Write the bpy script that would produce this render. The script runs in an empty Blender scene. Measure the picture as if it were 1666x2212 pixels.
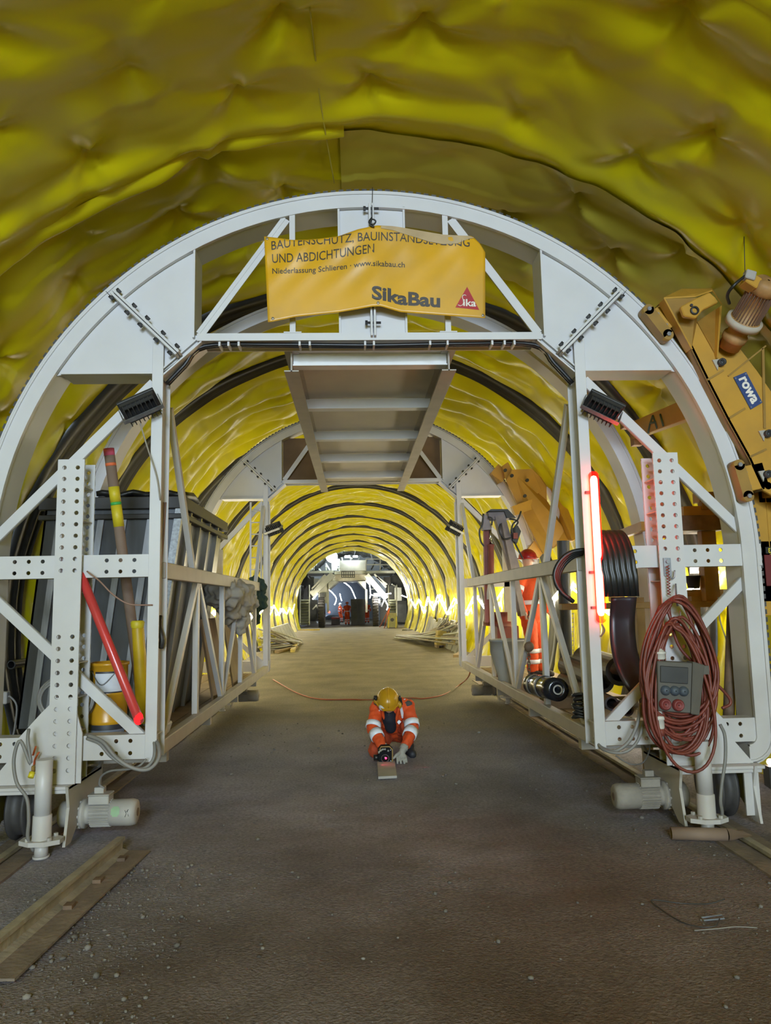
import bpy, math, random
import numpy as np
from mathutils import Vector, Matrix

S = bpy.context.scene
COL = S.collection
PI = math.pi
random.seed(7)
# ------------------------------------------------------------------ camera
FPX, CX, CY, VPX, VPY, ROLL, CAMH = 1580.0, 833.0, 1106.0, 768.0, 1303.0, 0.85, 1.7
_d = np.array([(VPX - CX) / FPX, -(VPY - CY) / FPX, 1.0]); _d /= np.linalg.norm(_d)
_a = math.radians(ROLL)
_u = np.array([-math.sin(_a), math.cos(_a), 0.0]); _u = _u - _d * (_u @ _d); _u /= np.linalg.norm(_u)
_M = np.array([np.cross(_u, _d), _d, _u])
cam = bpy.data.cameras.new('camera'); camo = bpy.data.objects.new('camera', cam); COL.objects.link(camo)
cam.sensor_fit = 'HORIZONTAL'; cam.sensor_width = 36.0; cam.lens = FPX / 1666.0 * 36.0
cam.clip_start = 0.05; cam.clip_end = 300
_R = Matrix(((_M[0][0], _M[0][1], -_M[0][2]), (_M[1][0], _M[1][1], -_M[1][2]), (_M[2][0], _M[2][1], -_M[2][2])))
camo.matrix_world = Matrix.Translation((0, 0, CAMH)) @ _R.to_4x4()
S.camera = camo
# ------------------------------------------------------------------ colour management, world, big lights
S.view_settings.view_transform = 'Standard'; S.view_settings.look = 'None'
S.view_settings.gamma = 1.0; S.view_settings.use_curve_mapping = False
S.view_settings.exposure = 0.44
S.cycles.use_denoising = True
S.cycles.max_bounces = 7; S.cycles.diffuse_bounces = 5; S.cycles.glossy_bounces = 3
S.cycles.transmission_bounces = 4; S.cycles.transparent_max_bounces = 6
S.cycles.sample_clamp_indirect = 4.0
S.cycles.caustics_reflective = False; S.cycles.caustics_refractive = False
W = bpy.data.worlds.new('world'); S.world = W; W.use_nodes = True
W.node_tree.nodes['Background'].inputs[0].default_value = (0.62, 0.74, 1.0, 1)
W.node_tree.nodes['Background'].inputs[1].default_value = 1.0

def area(name, loc, target, sx, sy, power, color, spread=PI):
    l = bpy.data.lights.new(name, 'AREA'); l.shape = 'RECTANGLE'; l.size = sx; l.size_y = sy
    l.energy = power; l.color = color; l.spread = spread
    o = bpy.data.objects.new(name, l); COL.objects.link(o); o.location = loc
    o.rotation_euler = (Vector(target) - Vector(loc)).to_track_quat('-Z', 'Y').to_euler()
    return o
# daylight coming in through the tunnel mouth behind the camera
area('daylight_through_portal', (0.1, -17.5, 3.2), (0.1, 5.6, 2.7), 6.4, 4.6, 1900, (0.66, 0.82, 1.0))
# added fill lights without fixtures, high up and unseen behind the camera
area('added_fill', (-0.6, -7.0, 5.0), (0.2, 8.0, 0.3), 1.6, 0.5, 330, (0.66, 0.82, 1.0))
area('added_fill', (0.9, -11.0, 5.0), (0.2, 8.0, 0.3), 1.6, 0.5, 380, (0.66, 0.82, 1.0))

def at(px, py, Y=None, Z=None, X=None):
    """a pixel of the 1666x2212 photograph -> the world point on the plane Y= / Z= / X="""
    r = _M @ np.array([(px - CX) / FPX, -(py - CY) / FPX, 1.0])
    k = Y / r[1] if Y is not None else ((Z - CAMH) / r[2] if Z is not None else X / r[0])
    return Vector((r[0] * k, r[1] * k, CAMH + r[2] * k))

# ------------------------------------------------------------------ materials
def mat(name, col, rough=0.55, metal=0.0, var=0.18, scale=5.0, col2=None, mix=(0.45, 0.62), bump=0.0, bscale=30.0,
        emit=None, estr=0.0, dust=None, dustz=None, coat=0.0, detail=4.0, stretch=None, spec=0.5, sss=0.0, alpha=1.0, trans=0.0):
    m = bpy.data.materials.new(name); m.use_nodes = True
    N, L = m.node_tree.nodes, m.node_tree.links
    b = N['Principled BSDF']
    b.inputs['Roughness'].default_value = rough; b.inputs['Metallic'].default_value = metal
    b.inputs['Specular IOR Level'].default_value = spec
    if coat: b.inputs['Coat Weight'].default_value = coat
    if trans: b.inputs['Transmission Weight'].default_value = trans
    tc = N.new('ShaderNodeTexCoord'); src = tc.outputs['Object']
    if stretch:
        mp = N.new('ShaderNodeMapping'); mp.inputs['Scale'].default_value = stretch
        L.new(src, mp.inputs[0]); src = mp.outputs[0]
    n = N.new('ShaderNodeTexNoise'); n.inputs['Scale'].default_value = scale; n.inputs['Detail'].default_value = detail
    L.new(src, n.inputs['Vector'])
    r = N.new('ShaderNodeValToRGB'); L.new(n.outputs['Fac'], r.inputs[0])
    c = Vector(col)
    if col2 is None:
        r.color_ramp.elements[0].position = 0.3; r.color_ramp.elements[1].position = 0.7
        r.color_ramp.elements[0].color = (*(c * (1 - var)), 1); r.color_ramp.elements[1].color = (*[min(1, x) for x in c * (1 + var * 0.5)], 1)
    else:
        r.color_ramp.elements[0].position = mix[0]; r.color_ramp.elements[1].position = mix[1]
        r.color_ramp.elements[0].color = (*col, 1); r.color_ramp.elements[1].color = (*col2, 1)
    out = r.outputs[0]
    if dust:
        # settled dust and dirt: patchy, thicker near the floor
        n2 = N.new('ShaderNodeTexNoise'); n2.inputs['Scale'].default_value = 2.3; n2.inputs['Detail'].default_value = 6
        L.new(tc.outputs['Object'], n2.inputs['Vector'])
        g = N.new('ShaderNodeNewGeometry'); sx = N.new('ShaderNodeSeparateXYZ'); L.new(g.outputs['Position'], sx.inputs[0])
        mr = N.new('ShaderNodeMapRange'); mr.inputs['From Min'].default_value = dustz[1]; mr.inputs['From Max'].default_value = dustz[0]
        mr.inputs['To Min'].default_value = dustz[3]; mr.inputs['To Max'].default_value = dustz[2]
        L.new(sx.outputs['Z'], mr.inputs['Value'])
        ml = N.new('ShaderNodeMath'); ml.operation = 'MULTIPLY'; L.new(n2.outputs['Fac'], ml.inputs[0]); L.new(mr.outputs[0], ml.inputs[1])
        ml.use_clamp = True
        mx = N.new('ShaderNodeMixRGB'); L.new(ml.outputs[0], mx.inputs[0]); L.new(out, mx.inputs[1]); mx.inputs[2].default_value = (*dust, 1)
        out = mx.outputs[0]
    L.new(out, b.inputs['Base Color'])
    if bump:
        nb = N.new('ShaderNodeTexNoise'); nb.inputs['Scale'].default_value = bscale; nb.inputs['Detail'].default_value = 5
        L.new(src, nb.inputs['Vector'])
        bp = N.new('ShaderNodeBump'); bp.inputs['Strength'].default_value = bump; bp.inputs['Distance'].default_value = 0.02
        L.new(nb.outputs['Fac'], bp.inputs['Height']); L.new(bp.outputs[0], b.inputs['Normal'])
    if emit:
        b.inputs['Emission Color'].default_value = (*emit, 1); b.inputs['Emission Strength'].default_value = estr
    if alpha < 1: b.inputs['Alpha'].default_value = alpha
    return m

DUST = (0.33, 0.28, 0.22)
M = {}
M['white'] = mat('white_paint', (0.64, 0.635, 0.65), 0.42, var=0.05, scale=3, dust=DUST, dustz=(0.1, 2.9, 1.0, 0.06))
M['grey_paint'] = mat('grey_beige_paint', (0.42, 0.39, 0.34), 0.5, var=0.12, dust=DUST, dustz=(0.2, 3, 0.5, 0.2))
M['joist'] = mat('joist_paint', (0.82, 0.82, 0.82), 0.45, var=0.04)
M['deck'] = mat('deck_sheet', (0.64, 0.60, 0.52), 0.55, var=0.12, scale=1.5)
M['yellow'] = mat('yellow_machine_paint', (0.58, 0.30, 0.025), 0.4, var=0.15, scale=4, dust=(0.30, 0.20, 0.08), dustz=(0, 5, 0.6, 0.45))
M['yellow_dirty'] = mat('dirty_yellow_steel', (0.40, 0.22, 0.03), 0.5, var=0.3, scale=5, dust=(0.16, 0.11, 0.05), dustz=(0, 4, 0.8, 0.5))
M['dark'] = mat('dark_steel', (0.035, 0.034, 0.033), 0.5, var=0.3)
M['matte'] = mat('matte_black_plastic', (0.006, 0.006, 0.007), 0.8, spec=0.2)
M['dustplate'] = mat('dusty_base_plate', (0.20, 0.155, 0.12), 0.8, var=0.25, scale=7, bump=0.3)
M['black'] = mat('black_rubber', (0.015, 0.015, 0.015), 0.42, var=0.3, scale=8)
M['bandblack'] = mat('black_strip', (0.022, 0.021, 0.018), 0.4, var=0.4, scale=3, bump=0.3, bscale=6)
M['steel'] = mat('galvanised_steel', (0.30, 0.31, 0.33), 0.42, metal=0.7, var=0.25, scale=6, stretch=(4, 4, 0.6))
M['rust'] = mat('rusty_steel', (0.16, 0.10, 0.06), 0.7, var=0.4, scale=8, bump=0.3)
M['railsteel'] = mat('dusty_rail_steel', (0.30, 0.26, 0.195), 0.6, var=0.3, scale=7, bump=0.25)
M['chain'] = mat('chain_steel', (0.10, 0.10, 0.10), 0.45, metal=0.6, var=0.4, scale=12)
M['bolt'] = mat('bolt_steel', (0.05, 0.05, 0.055), 0.45, metal=0.5)
M['motor'] = mat('dusty_grey_motor', (0.42, 0.41, 0.39), 0.6, var=0.15, scale=8, dust=DUST, dustz=(0, 1.5, 0.8, 0.5))
M['motorR'] = mat('dust_caked_motor', (0.27, 0.24, 0.20), 0.75, var=0.2, scale=8, bump=0.2)
M['tyre'] = mat('worn_black_wheel', (0.03, 0.03, 0.032), 0.6, var=0.5, scale=10, dust=(0.12, 0.10, 0.08), dustz=(0, 1, 0.5, 0.3))
M['hose'] = mat('grey_hose', (0.17, 0.17, 0.165), 0.55, var=0.2, dust=DUST, dustz=(0, 2, 0.5, 0.3))
M['redcable'] = mat('red_cable', (0.17, 0.024, 0.014), 0.5, var=0.3, scale=9, dust=(0.16, 0.06, 0.035), dustz=(0, 3, 0.6, 0.3))
M['orangecable'] = mat('orange_cable', (0.28, 0.06, 0.02), 0.5)
M['brownwire'] = mat('brown_wire', (0.28, 0.16, 0.11), 0.5)
M['orange'] = mat('orange_hi_vis', (0.72, 0.085, 0.012), 0.75, var=0.22, scale=7, bump=0.35, bscale=14)
M['orange2'] = mat('orange_trousers', (0.50, 0.070, 0.020), 0.8, var=0.25, scale=7, bump=0.35, bscale=14)
M['reflect'] = mat('reflective_tape', (0.82, 0.86, 0.92), 0.35, var=0.04)
M['navy'] = mat('navy_cloth', (0.010, 0.011, 0.020), 0.8)
M['greycloth'] = mat('grey_cloth', (0.06, 0.062, 0.06), 0.85)
M['skin'] = mat('skin', (0.52, 0.30, 0.21), 0.5, var=0.06)
M['glove'] = mat('grey_glove', (0.36, 0.34, 0.29), 0.85, var=0.15, scale=20, bump=0.2, bscale=90)
M['helmet_y'] = mat('yellow_helmet', (0.52, 0.27, 0.012), 0.25, var=0.06, coat=0.3)
M['helmet_o'] = mat('orange_helmet', (0.75, 0.13, 0.02), 0.3, var=0.06)
M['helmet_r'] = mat('red_helmet', (0.32, 0.012, 0.015), 0.3, var=0.06)
M['mask'] = mat('white_mask', (0.72, 0.71, 0.68), 0.8)
M['boot'] = mat('dark_boot', (0.025, 0.024, 0.028), 0.6)
M['banner'] = mat('banner_vinyl', (0.70, 0.37, 0.012), 0.36, var=0.0, scale=1.6, col2=(0.53, 0.30, 0.055), mix=(0.44, 0.72), detail=6)
M['ink'] = mat('dark_grey_ink', (0.05, 0.04, 0.03), 0.5)
M['logored'] = mat('red_ink', (0.42, 0.012, 0.018), 0.45)
M['logowhite'] = mat('white_ink', (0.85, 0.80, 0.72), 0.5)
M['blue'] = mat('blue_plate', (0.030, 0.065, 0.20), 0.4)
M['card'] = mat('cardboard_tube', (0.22, 0.15, 0.105), 0.75, var=0.15, scale=4)
M['tape_y'] = mat('yellow_tape', (0.62, 0.50, 0.02), 0.5)
M['tape_p'] = mat('pink_paint', (0.75, 0.12, 0.22), 0.6)
M['tape_o'] = mat('orange_paint', (0.75, 0.16, 0.05), 0.6)
M['tape_g'] = mat('green_tape', (0.05, 0.40, 0.08), 0.5)
M['pipe_y'] = mat('yellow_membrane_roll', (0.55, 0.36, 0.01), 0.4)
M['drum'] = mat('yellow_drum', (0.56, 0.28, 0.015), 0.3, var=0.1)
M['label'] = mat('paper_label', (0.62, 0.64, 0.68), 0.6)
M['labeldark'] = mat('dark_label', (0.03, 0.03, 0.035), 0.5)
M['labelblue'] = mat('blue_grey_label', (0.20, 0.23, 0.28), 0.5)
M['wood'] = mat('site_timber', (0.27, 0.19, 0.10), 0.75, var=0.3, scale=4, stretch=(1, 1, 1))
M['wood_y'] = mat('yellow_timber', (0.52, 0.40, 0.10), 0.7, var=0.2, scale=5)
M['ply'] = mat('plywood', (0.20, 0.12, 0.055), 0.7, var=0.2, scale=3)
M['concrete'] = mat('grey_concrete', (0.34, 0.34, 0.31), 0.85, var=0.15, scale=4, bump=0.2)
M['cloth'] = mat('beige_tarpaulin', (0.33, 0.30, 0.25), 0.85, var=0.12, bump=0.3, bscale=6)
M['green'] = mat('dark_green_jacket', (0.02, 0.045, 0.035), 0.85, bump=0.3, bscale=8)
M['red_tube_off'] = mat('red_plastic_tube', (0.62, 0.025, 0.028), 0.22, var=0.2, scale=3, dust=(0.35, 0.14, 0.12), dustz=(0, 3, 0.6, 0.3))
M['lens'] = mat('camera_lens', (0.01, 0.01, 0.012), 0.08)
M['crane'] = mat('dusty_mauve_paint', (0.24, 0.20, 0.20), 0.6, var=0.25, scale=6, bump=0.2)
M['crane_red'] = mat('dusty_red_paint', (0.22, 0.05, 0.035), 0.6, var=0.25, scale=6)
M['chrome'] = mat('chrome_rod', (0.7, 0.7, 0.7), 0.15, metal=1.0, var=0.02)
M['formwork'] = mat('dusty_formwork_steel', (0.42, 0.42, 0.34), 0.65, var=0.3, scale=1.2, bump=0.2)
M['formdark'] = mat('dark_machinery', (0.06, 0.063, 0.055), 0.6, var=0.6, scale=1.5)
M['rock'] = mat('rock', (0.10, 0.10, 0.085), 0.9, var=0.5, scale=1.2, bump=0.6, bscale=3)
M['lining_grey'] = mat('concrete_lining', (0.42, 0.45, 0.46), 0.8, var=0.1)

def glow(name, color, strength):
    m = bpy.data.materials.new(name); m.use_nodes = True
    N, L = m.node_tree.nodes, m.node_tree.links; N.remove(N['Principled BSDF'])
    e = N.new('ShaderNodeEmission'); e.inputs[0].default_value = (*color, 1); e.inputs[1].default_value = strength
    L.new(e.outputs[0], N['Material Output'].inputs[0]); return m
M['led'] = glow('led_strip_light', (1.0, 0.93, 0.78), 92)
M['led_cool'] = glow('led_cool_light', (0.80, 0.90, 1.0), 90)
M['floodglow'] = glow('floodlight_glow', (0.97, 0.96, 1.0), 40)
M['floodglass'] = mat('dark_lamp_glass', (0.05, 0.05, 0.05), 0.1)
M['panelglow'] = glow('led_panel_glow', (1.0, 0.95, 0.8), 30)
M['weld'] = glow('work_lamp_glow', (0.80, 0.93, 1.0), 260)
M['redlaser'] = glow('red_laser_glow', (1.0, 0.02, 0.08), 6)
M['spark'] = glow('small_lamp_glow', (1.0, 0.80, 0.55), 25)
M['redlamp'] = glow('red_tail_lamp', (1.0, 0.05, 0.03), 8)

M['red_core'] = glow('red_tube_core', (1.0, 0.11, 0.07), 34)
def red_shell():
    """translucent red plastic of the lit tube"""
    m = bpy.data.materials.new('red_translucent_tube'); m.use_nodes = True; N, L = m.node_tree.nodes, m.node_tree.links; N.remove(N['Principled BSDF'])
    t = N.new('ShaderNodeBsdfTransparent'); t.inputs[0].default_value = (1.0, 0.72, 0.66, 1)
    d = N.new('ShaderNodeBsdfTranslucent'); d.inputs[0].default_value = (0.9, 0.03, 0.03, 1); mx = N.new('ShaderNodeMixShader'); mx.inputs[0].default_value = 0.30
    L.new(t.outputs[0], mx.inputs[1]); L.new(d.outputs[0], mx.inputs[2]); L.new(mx.outputs[0], N['Material Output'].inputs[0]); return m
M['red_shell'] = red_shell()

# ------------------------------------------------------------------ mesh builder
def V(*a): return Vector(a[0]) if len(a) == 1 else Vector(a)
def frame(p0, p1, up=(0, 0, 1)):
    d = (V(p1) - V(p0)); L = d.length; d = d / L
    u = V(up); u = u - d * u.dot(d)
    if u.length < 1e-4:
        u = V(0, 1, 0); u = u - d * u.dot(d)
        if u.length < 1e-4: u = V(1, 0, 0) - d * d.x
    u.normalize(); s = d.cross(u)
    return d, s, u, L

class MB:
    def __init__(s): s.v, s.f, s.sm, s.mi = [], [], [], []
    def add(s, vs, fs, smooth=False, mi=0):
        o = len(s.v); s.v += [tuple(x) for x in vs]
        for q in fs: s.f.append(tuple(i + o for i in q)); s.sm.append(smooth); s.mi.append(mi)
        return s
    def box(s, c, d, R=None, mi=0):
        c = V(c); hx, hy, hz = d[0] / 2, d[1] / 2, d[2] / 2
        vs = [V(x * hx, y * hy, z * hz) for x in (-1, 1) for y in (-1, 1) for z in (-1, 1)]
        if R is not None: vs = [R @ x for x in vs]
        return s.add([x + c for x in vs], [(0, 1, 3, 2), (4, 6, 7, 5), (0, 4, 5, 1), (2, 3, 7, 6), (0, 2, 6, 4), (1, 5, 7, 3)], mi=mi)
    def lohi(s, a, b, mi=0):
        return s.box([(x + y) / 2 for x, y in zip(a, b)], [abs(y - x) for x, y in zip(a, b)], mi=mi)
    def prof(s, p0, p1, poly, up=(0, 0, 1), smooth=False, mi=0):
        d, sd, u, L = frame(p0, p1, up); p0, p1 = V(p0), V(p1); n = len(poly)
        vs = [p0 + sd * a + u * b for a, b in poly] + [p1 + sd * a + u * b for a, b in poly]
        s.add(vs, [(i, (i + 1) % n, n + (i + 1) % n, n + i) for i in range(n)], smooth, mi)
        o = len(s.v) - 2 * n
        s.f += [tuple(o + i for i in reversed(range(n))), tuple(o + n + i for i in range(n))]; s.sm += [False] * 2; s.mi += [mi] * 2
        return s
    def bar(s, p0, p1, w, h, up=(0, 0, 1), mi=0):
        return s.prof(p0, p1, [(-w / 2, -h / 2), (w / 2, -h / 2), (w / 2, h / 2), (-w / 2, h / 2)], up, mi=mi)
    def cyl(s, p0, p1, r, r2=None, n=20, cap=True, mi=0, smooth=True):
        r2 = r if r2 is None else r2
        d, sd, u, L = frame(p0, p1); p0, p1 = V(p0), V(p1)
        cs = [(math.cos(2 * PI * i / n), math.sin(2 * PI * i / n)) for i in range(n)]
        vs = [p0 + (sd * a + u * b) * r for a, b in cs] + [p1 + (sd * a + u * b) * r2 for a, b in cs]
        s.add(vs, [(i, (i + 1) % n, n + (i + 1) % n, n + i) for i in range(n)], smooth, mi)
        if cap:
            o = len(s.v) - 2 * n
            s.f += [tuple(o + i for i in reversed(range(n))), tuple(o + n + i for i in range(n))]; s.sm += [False] * 2; s.mi += [mi] * 2
        return s
    def pipe(s, p0, p1, ro, ri, n=20, mi=0):
        return s.lathe([(ri, 0), (ro, 0), (ro, 1), (ri, 1), (ri, 0)], p0, p1, n, mi=mi, smooth=False)
    def lathe(s, prof, p0, p1, n=24, mi=0, smooth=True, up=(0, 0, 1)):
        """profile of (radius, fraction along p0->p1)"""
        d, sd, u, L = frame(p0, p1, up); p0 = V(p0); k = len(prof); vs = []
        for r, t in prof:
            for i in range(n):
                a = 2 * PI * i / n; vs.append(p0 + d * (t * L) + (sd * math.cos(a) + u * math.sin(a)) * max(r, 1e-4))
        fs = [(j * n + i, j * n + (i + 1) % n, (j + 1) * n + (i + 1) % n, (j + 1) * n + i) for j in range(k - 1) for i in range(n)]
        return s.add(vs, fs, smooth, mi)
    def tube(s, pts, r, n=8, closed=False, cap=True, mi=0, flat=None):
        pts = [V(p) for p in pts]; k = len(pts); rs = r if isinstance(r, (list, tuple)) else [r] * k
        T = [((pts[(i + 1) % k] if (closed or i < k - 1) else pts[i]) - (pts[i - 1] if (closed or i > 0) else pts[i])).normalized() for i in range(k)]
        u = V(0, 0, 1) if abs(T[0].z) < 0.9 else V(1, 0, 0)
        vs = []
        for i in range(k):
            u = u - T[i] * u.dot(T[i])
            if u.length < 1e-5: u = T[i].orthogonal()
            u.normalize(); w = T[i].cross(u)
            for j in range(n):
                a = 2 * PI * j / n; fy = flat if flat else 1.0
                vs.append(pts[i] + (u * math.cos(a) * fy + w * math.sin(a)) * rs[i])
        fs = [(i * n + j, i * n + (j + 1) % n, ((i + 1) % k) * n + (j + 1) % n, ((i + 1) % k) * n + j) for i in range(k if closed else k - 1) for j in range(n)]
        o = len(s.v); s.add(vs, fs, True, mi)
        if cap and not closed:
            s.f += [tuple(o + j for j in reversed(range(n))), tuple(o + (k - 1) * n + j for j in range(n))]; s.sm += [False] * 2; s.mi += [mi] * 2
        return s
    def prism(s, poly, vec, mi=0):
        poly = [V(p) for p in poly]; vec = V(vec); n = len(poly)
        o = len(s.v)
        s.add(poly + [p + vec for p in poly], [(i, (i + 1) % n, n + (i + 1) % n, n + i) for i in range(n)], mi=mi)
        s.f += [tuple(o + i for i in reversed(range(n))), tuple(o + n + i for i in range(n))]; s.sm += [False] * 2; s.mi += [mi] * 2
        return s
    def ball(s, c, r, n=14, sc=(1, 1, 1), R=None, mi=0, zmin=-1.0):
        c = V(c); m = n // 2; vs = []
        a0 = math.asin(max(-1, zmin))
        for j in range(m + 1):
            t = a0 + (PI / 2 - a0) * j / m
            for i in range(n):
                a = 2 * PI * i / n
                p = V(max(1e-3, math.cos(t)) * math.cos(a) * r * sc[0], max(1e-3, math.cos(t)) * math.sin(a) * r * sc[1], math.sin(t) * r * sc[2])
                vs.append(c + (R @ p if R is not None else p))
        fs = [(j * n + i, j * n + (i + 1) % n, (j + 1) * n + (i + 1) % n, (j + 1) * n + i) for j in range(m) for i in range(n)]
        o = len(s.v); s.add(vs, fs, True, mi)
        s.f += [tuple(o + i for i in reversed(range(n))), tuple(o + m * n + i for i in range(n))]; s.sm += [False, True]; s.mi += [mi] * 2
        return s
    def holes(s, o, ux, uy, cells, r, t, mi=0, n=12):
        """perforated plate: cells = (x0,x1,y0,y1,hole?) in the plane (ux,uy) from o, thickness t along ux x uy"""
        o, ux, uy = V(o), V(ux), V(uy); nz = ux.cross(uy)
        for x0, x1, y0, y1, h in cells:
            P = lambda x, y, z: o + ux * x + uy * y + nz * z
            cx, cy = (x0 + x1) / 2, (y0 + y1) / 2
            if not h:
                s.add([P(x, y, z) for z in (0, t) for x, y in ((x0, y0), (x1, y0), (x1, y1), (x0, y1))],
                      [(3, 2, 1, 0), (4, 5, 6, 7), (0, 1, 5, 4), (1, 2, 6, 5), (2, 3, 7, 6), (3, 0, 4, 7)], mi=mi); continue
            vs = []
            for z in (0, t):
                for i in range(n):
                    a = 2 * PI * (i + 0.5) / n; c_, s_ = math.cos(a), math.sin(a)
                    k = min((x1 - x0) / 2 / max(abs(c_), 1e-6), (y1 - y0) / 2 / max(abs(s_), 1e-6))
                    vs.append(P(cx + c_ * k, cy + s_ * k, z))
                # corners snapped
                for i in range(n):
                    a = 2 * PI * (i + 0.5) / n; vs.append(P(cx + math.cos(a) * r, cy + math.sin(a) * r, z))
            b = len(vs)
            cor = []
            for z in (0, t):
                for (x, y) in ((x1, y1), (x0, y1), (x0, y0), (x1, y0)): cor.append(P(x, y, z))
            vs += cor
            fs = []
            for i in range(n):
                j = (i + 1) % n
                fs += [(i, n + i, n + j, j), (2 * n + i, 2 * n + j, 3 * n + j, 3 * n + i), (n + i, 3 * n + i, 3 * n + j, n + j), (i, j, 2 * n + j, 2 * n + i)]
            # fill the four corner triangles
            for q in range(4):
                a = PI / 4 + q * PI / 2
                ang = [(2 * PI * (i + 0.5) / n) for i in range(n)]
                real = [math.atan2(cor[q].dot(uy) - P(cx, cy, 0).dot(uy), cor[q].dot(ux) - P(cx, cy, 0).dot(ux)) % (2 * PI)]
                i0 = max((i for i in range(n) if ang[i] <= real[0]), default=n - 1); i1 = (i0 + 1) % n
                fs += [(i0, i1, b + q), (2 * n + i1, 2 * n + i0, b + 4 + q)]
            s.add(vs, fs, mi=mi)
        return s
    def build(s, name, m, parent=None, base=None, bevel=0.0, smooth_angle=None, mods=None):
        """links the collected geometry (world coordinates) as ONE mesh object"""
        me = bpy.data.meshes.new(name)
        off = V(0, 0, 0)
        if parent is not None:
            p = parent
            while p is not None: off = off + p.location; p = p.parent
        elif base is not None: off = V(base)
        else:
            A = np.array(s.v); off = V((A[:, 0].min() + A[:, 0].max()) / 2, (A[:, 1].min() + A[:, 1].max()) / 2, A[:, 2].min())
        A = np.array(s.v, dtype=np.float64) - np.array(off)
        me.from_pydata(A.tolist(), [], s.f)
        ms = m if isinstance(m, (list, tuple)) else [m]
        for q in ms: me.materials.append(M[q] if isinstance(q, str) else q)
        me.polygons.foreach_set('use_smooth', s.sm); me.polygons.foreach_set('material_index', s.mi)
        me.update()
        o = bpy.data.objects.new(name, me); COL.objects.link(o)
        if parent is not None: o.parent = parent
        else: o.location = off
        if bevel:
            b = o.modifiers.new('bevel', 'BEVEL'); b.width = bevel; b.segments = 1; b.limit_method = 'ANGLE'; b.angle_limit = math.radians(40)
        return o

def tag(o, label, cat, group=None, kind=None):
    o['label'] = label; o['category'] = cat
    if group: o['group'] = group
    if kind: o['kind'] = kind
    return o
def thing(name, label, cat, loc=(0, 0, 0), group=None):
    o = bpy.data.objects.new(name, None); COL.objects.link(o); o.location = loc; o.empty_display_size = 0.1
    return tag(o, label, cat, group)
def struct(name, mb, m, **k):
    o = mb.build(name, m, base=(0, 0, 0), **k); o['kind'] = 'structure'; return o
def dup(root, loc, rotz=0.0, label=None, group=None):
    r = root.copy(); COL.objects.link(r); r.location = loc; r.rotation_euler = (0, 0, rotz)
    if label: r['label'] = label
    if group: r['group'] = group
    for ch in list(root.children):
        c = ch.copy(); COL.objects.link(c); c.parent = r
        for g in ch.children:
            d = g.copy(); COL.objects.link(d); d.parent = c
    return r

def channel(w, d, t): return [(-w/2, 0), (w/2, 0), (w/2, d), (w/2 - t, d), (w/2 - t, t), (-w/2 + t, t), (-w/2 + t, d), (-w/2, d)]
def hsec(w, d, t): return [(-w/2, -d/2), (w/2, -d/2), (w/2, -d/2 + t), (t/2, -d/2 + t), (t/2, d/2 - t), (w/2, d/2 - t), (w/2, d/2), (-w/2, d/2), (-w/2, d/2 - t), (-t/2, d/2 - t), (-t/2, -d/2 + t), (-w/2, -d/2 + t)]
def angle(w, h, t): return [(0, 0), (w, 0), (w, t), (t, t), (t, h), (0, h)]
def bez(pts, n=8):
    """smooth curve through points (Catmull-Rom)"""
    P = [V(p) for p in pts]; P = [P[0] * 2 - P[1]] + P + [P[-1] * 2 - P[-2]]; out = []
    for i in range(1, len(P) - 2):
        for k in range(n):
            t = k / n
            out.append(0.5 * ((2 * P[i]) + (P[i+1] - P[i-1]) * t + (2 * P[i-1] - 5 * P[i] + 4 * P[i+1] - P[i+2]) * t * t + (3 * P[i] - P[i-1] - 3 * P[i+1] + P[i+2]) * t ** 3))
    out.append(P[-2]); return out

_perm = np.random.RandomState(3).permutation(512)
_perm = np.concatenate([_perm, _perm, _perm])
_gr = np.random.RandomState(4).rand(512) * 2 * PI
def pn(x, y, seed=0):
    """2-D gradient noise, about -0.7..0.7"""
    x = np.asarray(x, float) + seed * 17.31; y = np.asarray(y, float) + seed * 9.7
    xi, yi = np.floor(x).astype(int), np.floor(y).astype(int); xf, yf = x - xi, y - yi
    u, v = xf**3 * (xf * (xf * 6 - 15) + 10), yf**3 * (yf * (yf * 6 - 15) + 10)
    def g(ix, iy):
        a = _gr[_perm[(_perm[ix % 512] + iy) % 512]]
        return np.cos(a) * (x - ix) + np.sin(a) * (y - iy)
    a, b, c, d = g(xi, yi), g(xi + 1, yi), g(xi, yi + 1), g(xi + 1, yi + 1)
    return (a * (1 - u) + b * u) * (1 - v) + (c * (1 - u) + d * u) * v
# ================================================================== THE SETTING
TXC, TZC, TR = 0.10, 1.51, 3.90
def xoff(y): return -0.30 * max(0.0, (y - 14) / 36.0) ** 2
BANDS = [8.29, 10.35, 14.46, 18.4, 22.56, 26.6, 30.5, 34.6, 38.6, 42.7, 46.7]
T0, T1 = math.radians(-23.0), math.radians(203.0)

def worley(s, y, cell, seed, jit=0.38):
    gx, gy = np.floor(s / cell).astype(int), np.floor(y / cell).astype(int)
    best = np.full(s.shape, 9.0); ang = np.zeros(s.shape)
    rx = np.random.RandomState(seed).rand(64, 64); ry = np.random.RandomState(seed + 1).rand(64, 64)
    for i in (-1, 0, 1):
        for j in (-1, 0, 1):
            a, b = gx + i, gy + j
            px = (a + 0.5 + (rx[a % 64, b % 64] - 0.5) * 2 * jit) * cell; py = (b + 0.5 + (ry[a % 64, b % 64] - 0.5) * 2 * jit) * cell
            d = np.hypot(s - px, y - py); w = d < best
            best = np.where(w, d, best); ang = np.where(w, np.arctan2(y - py, s - px) + rx[a % 64, b % 64] * 6, ang)
    return best, ang

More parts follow.
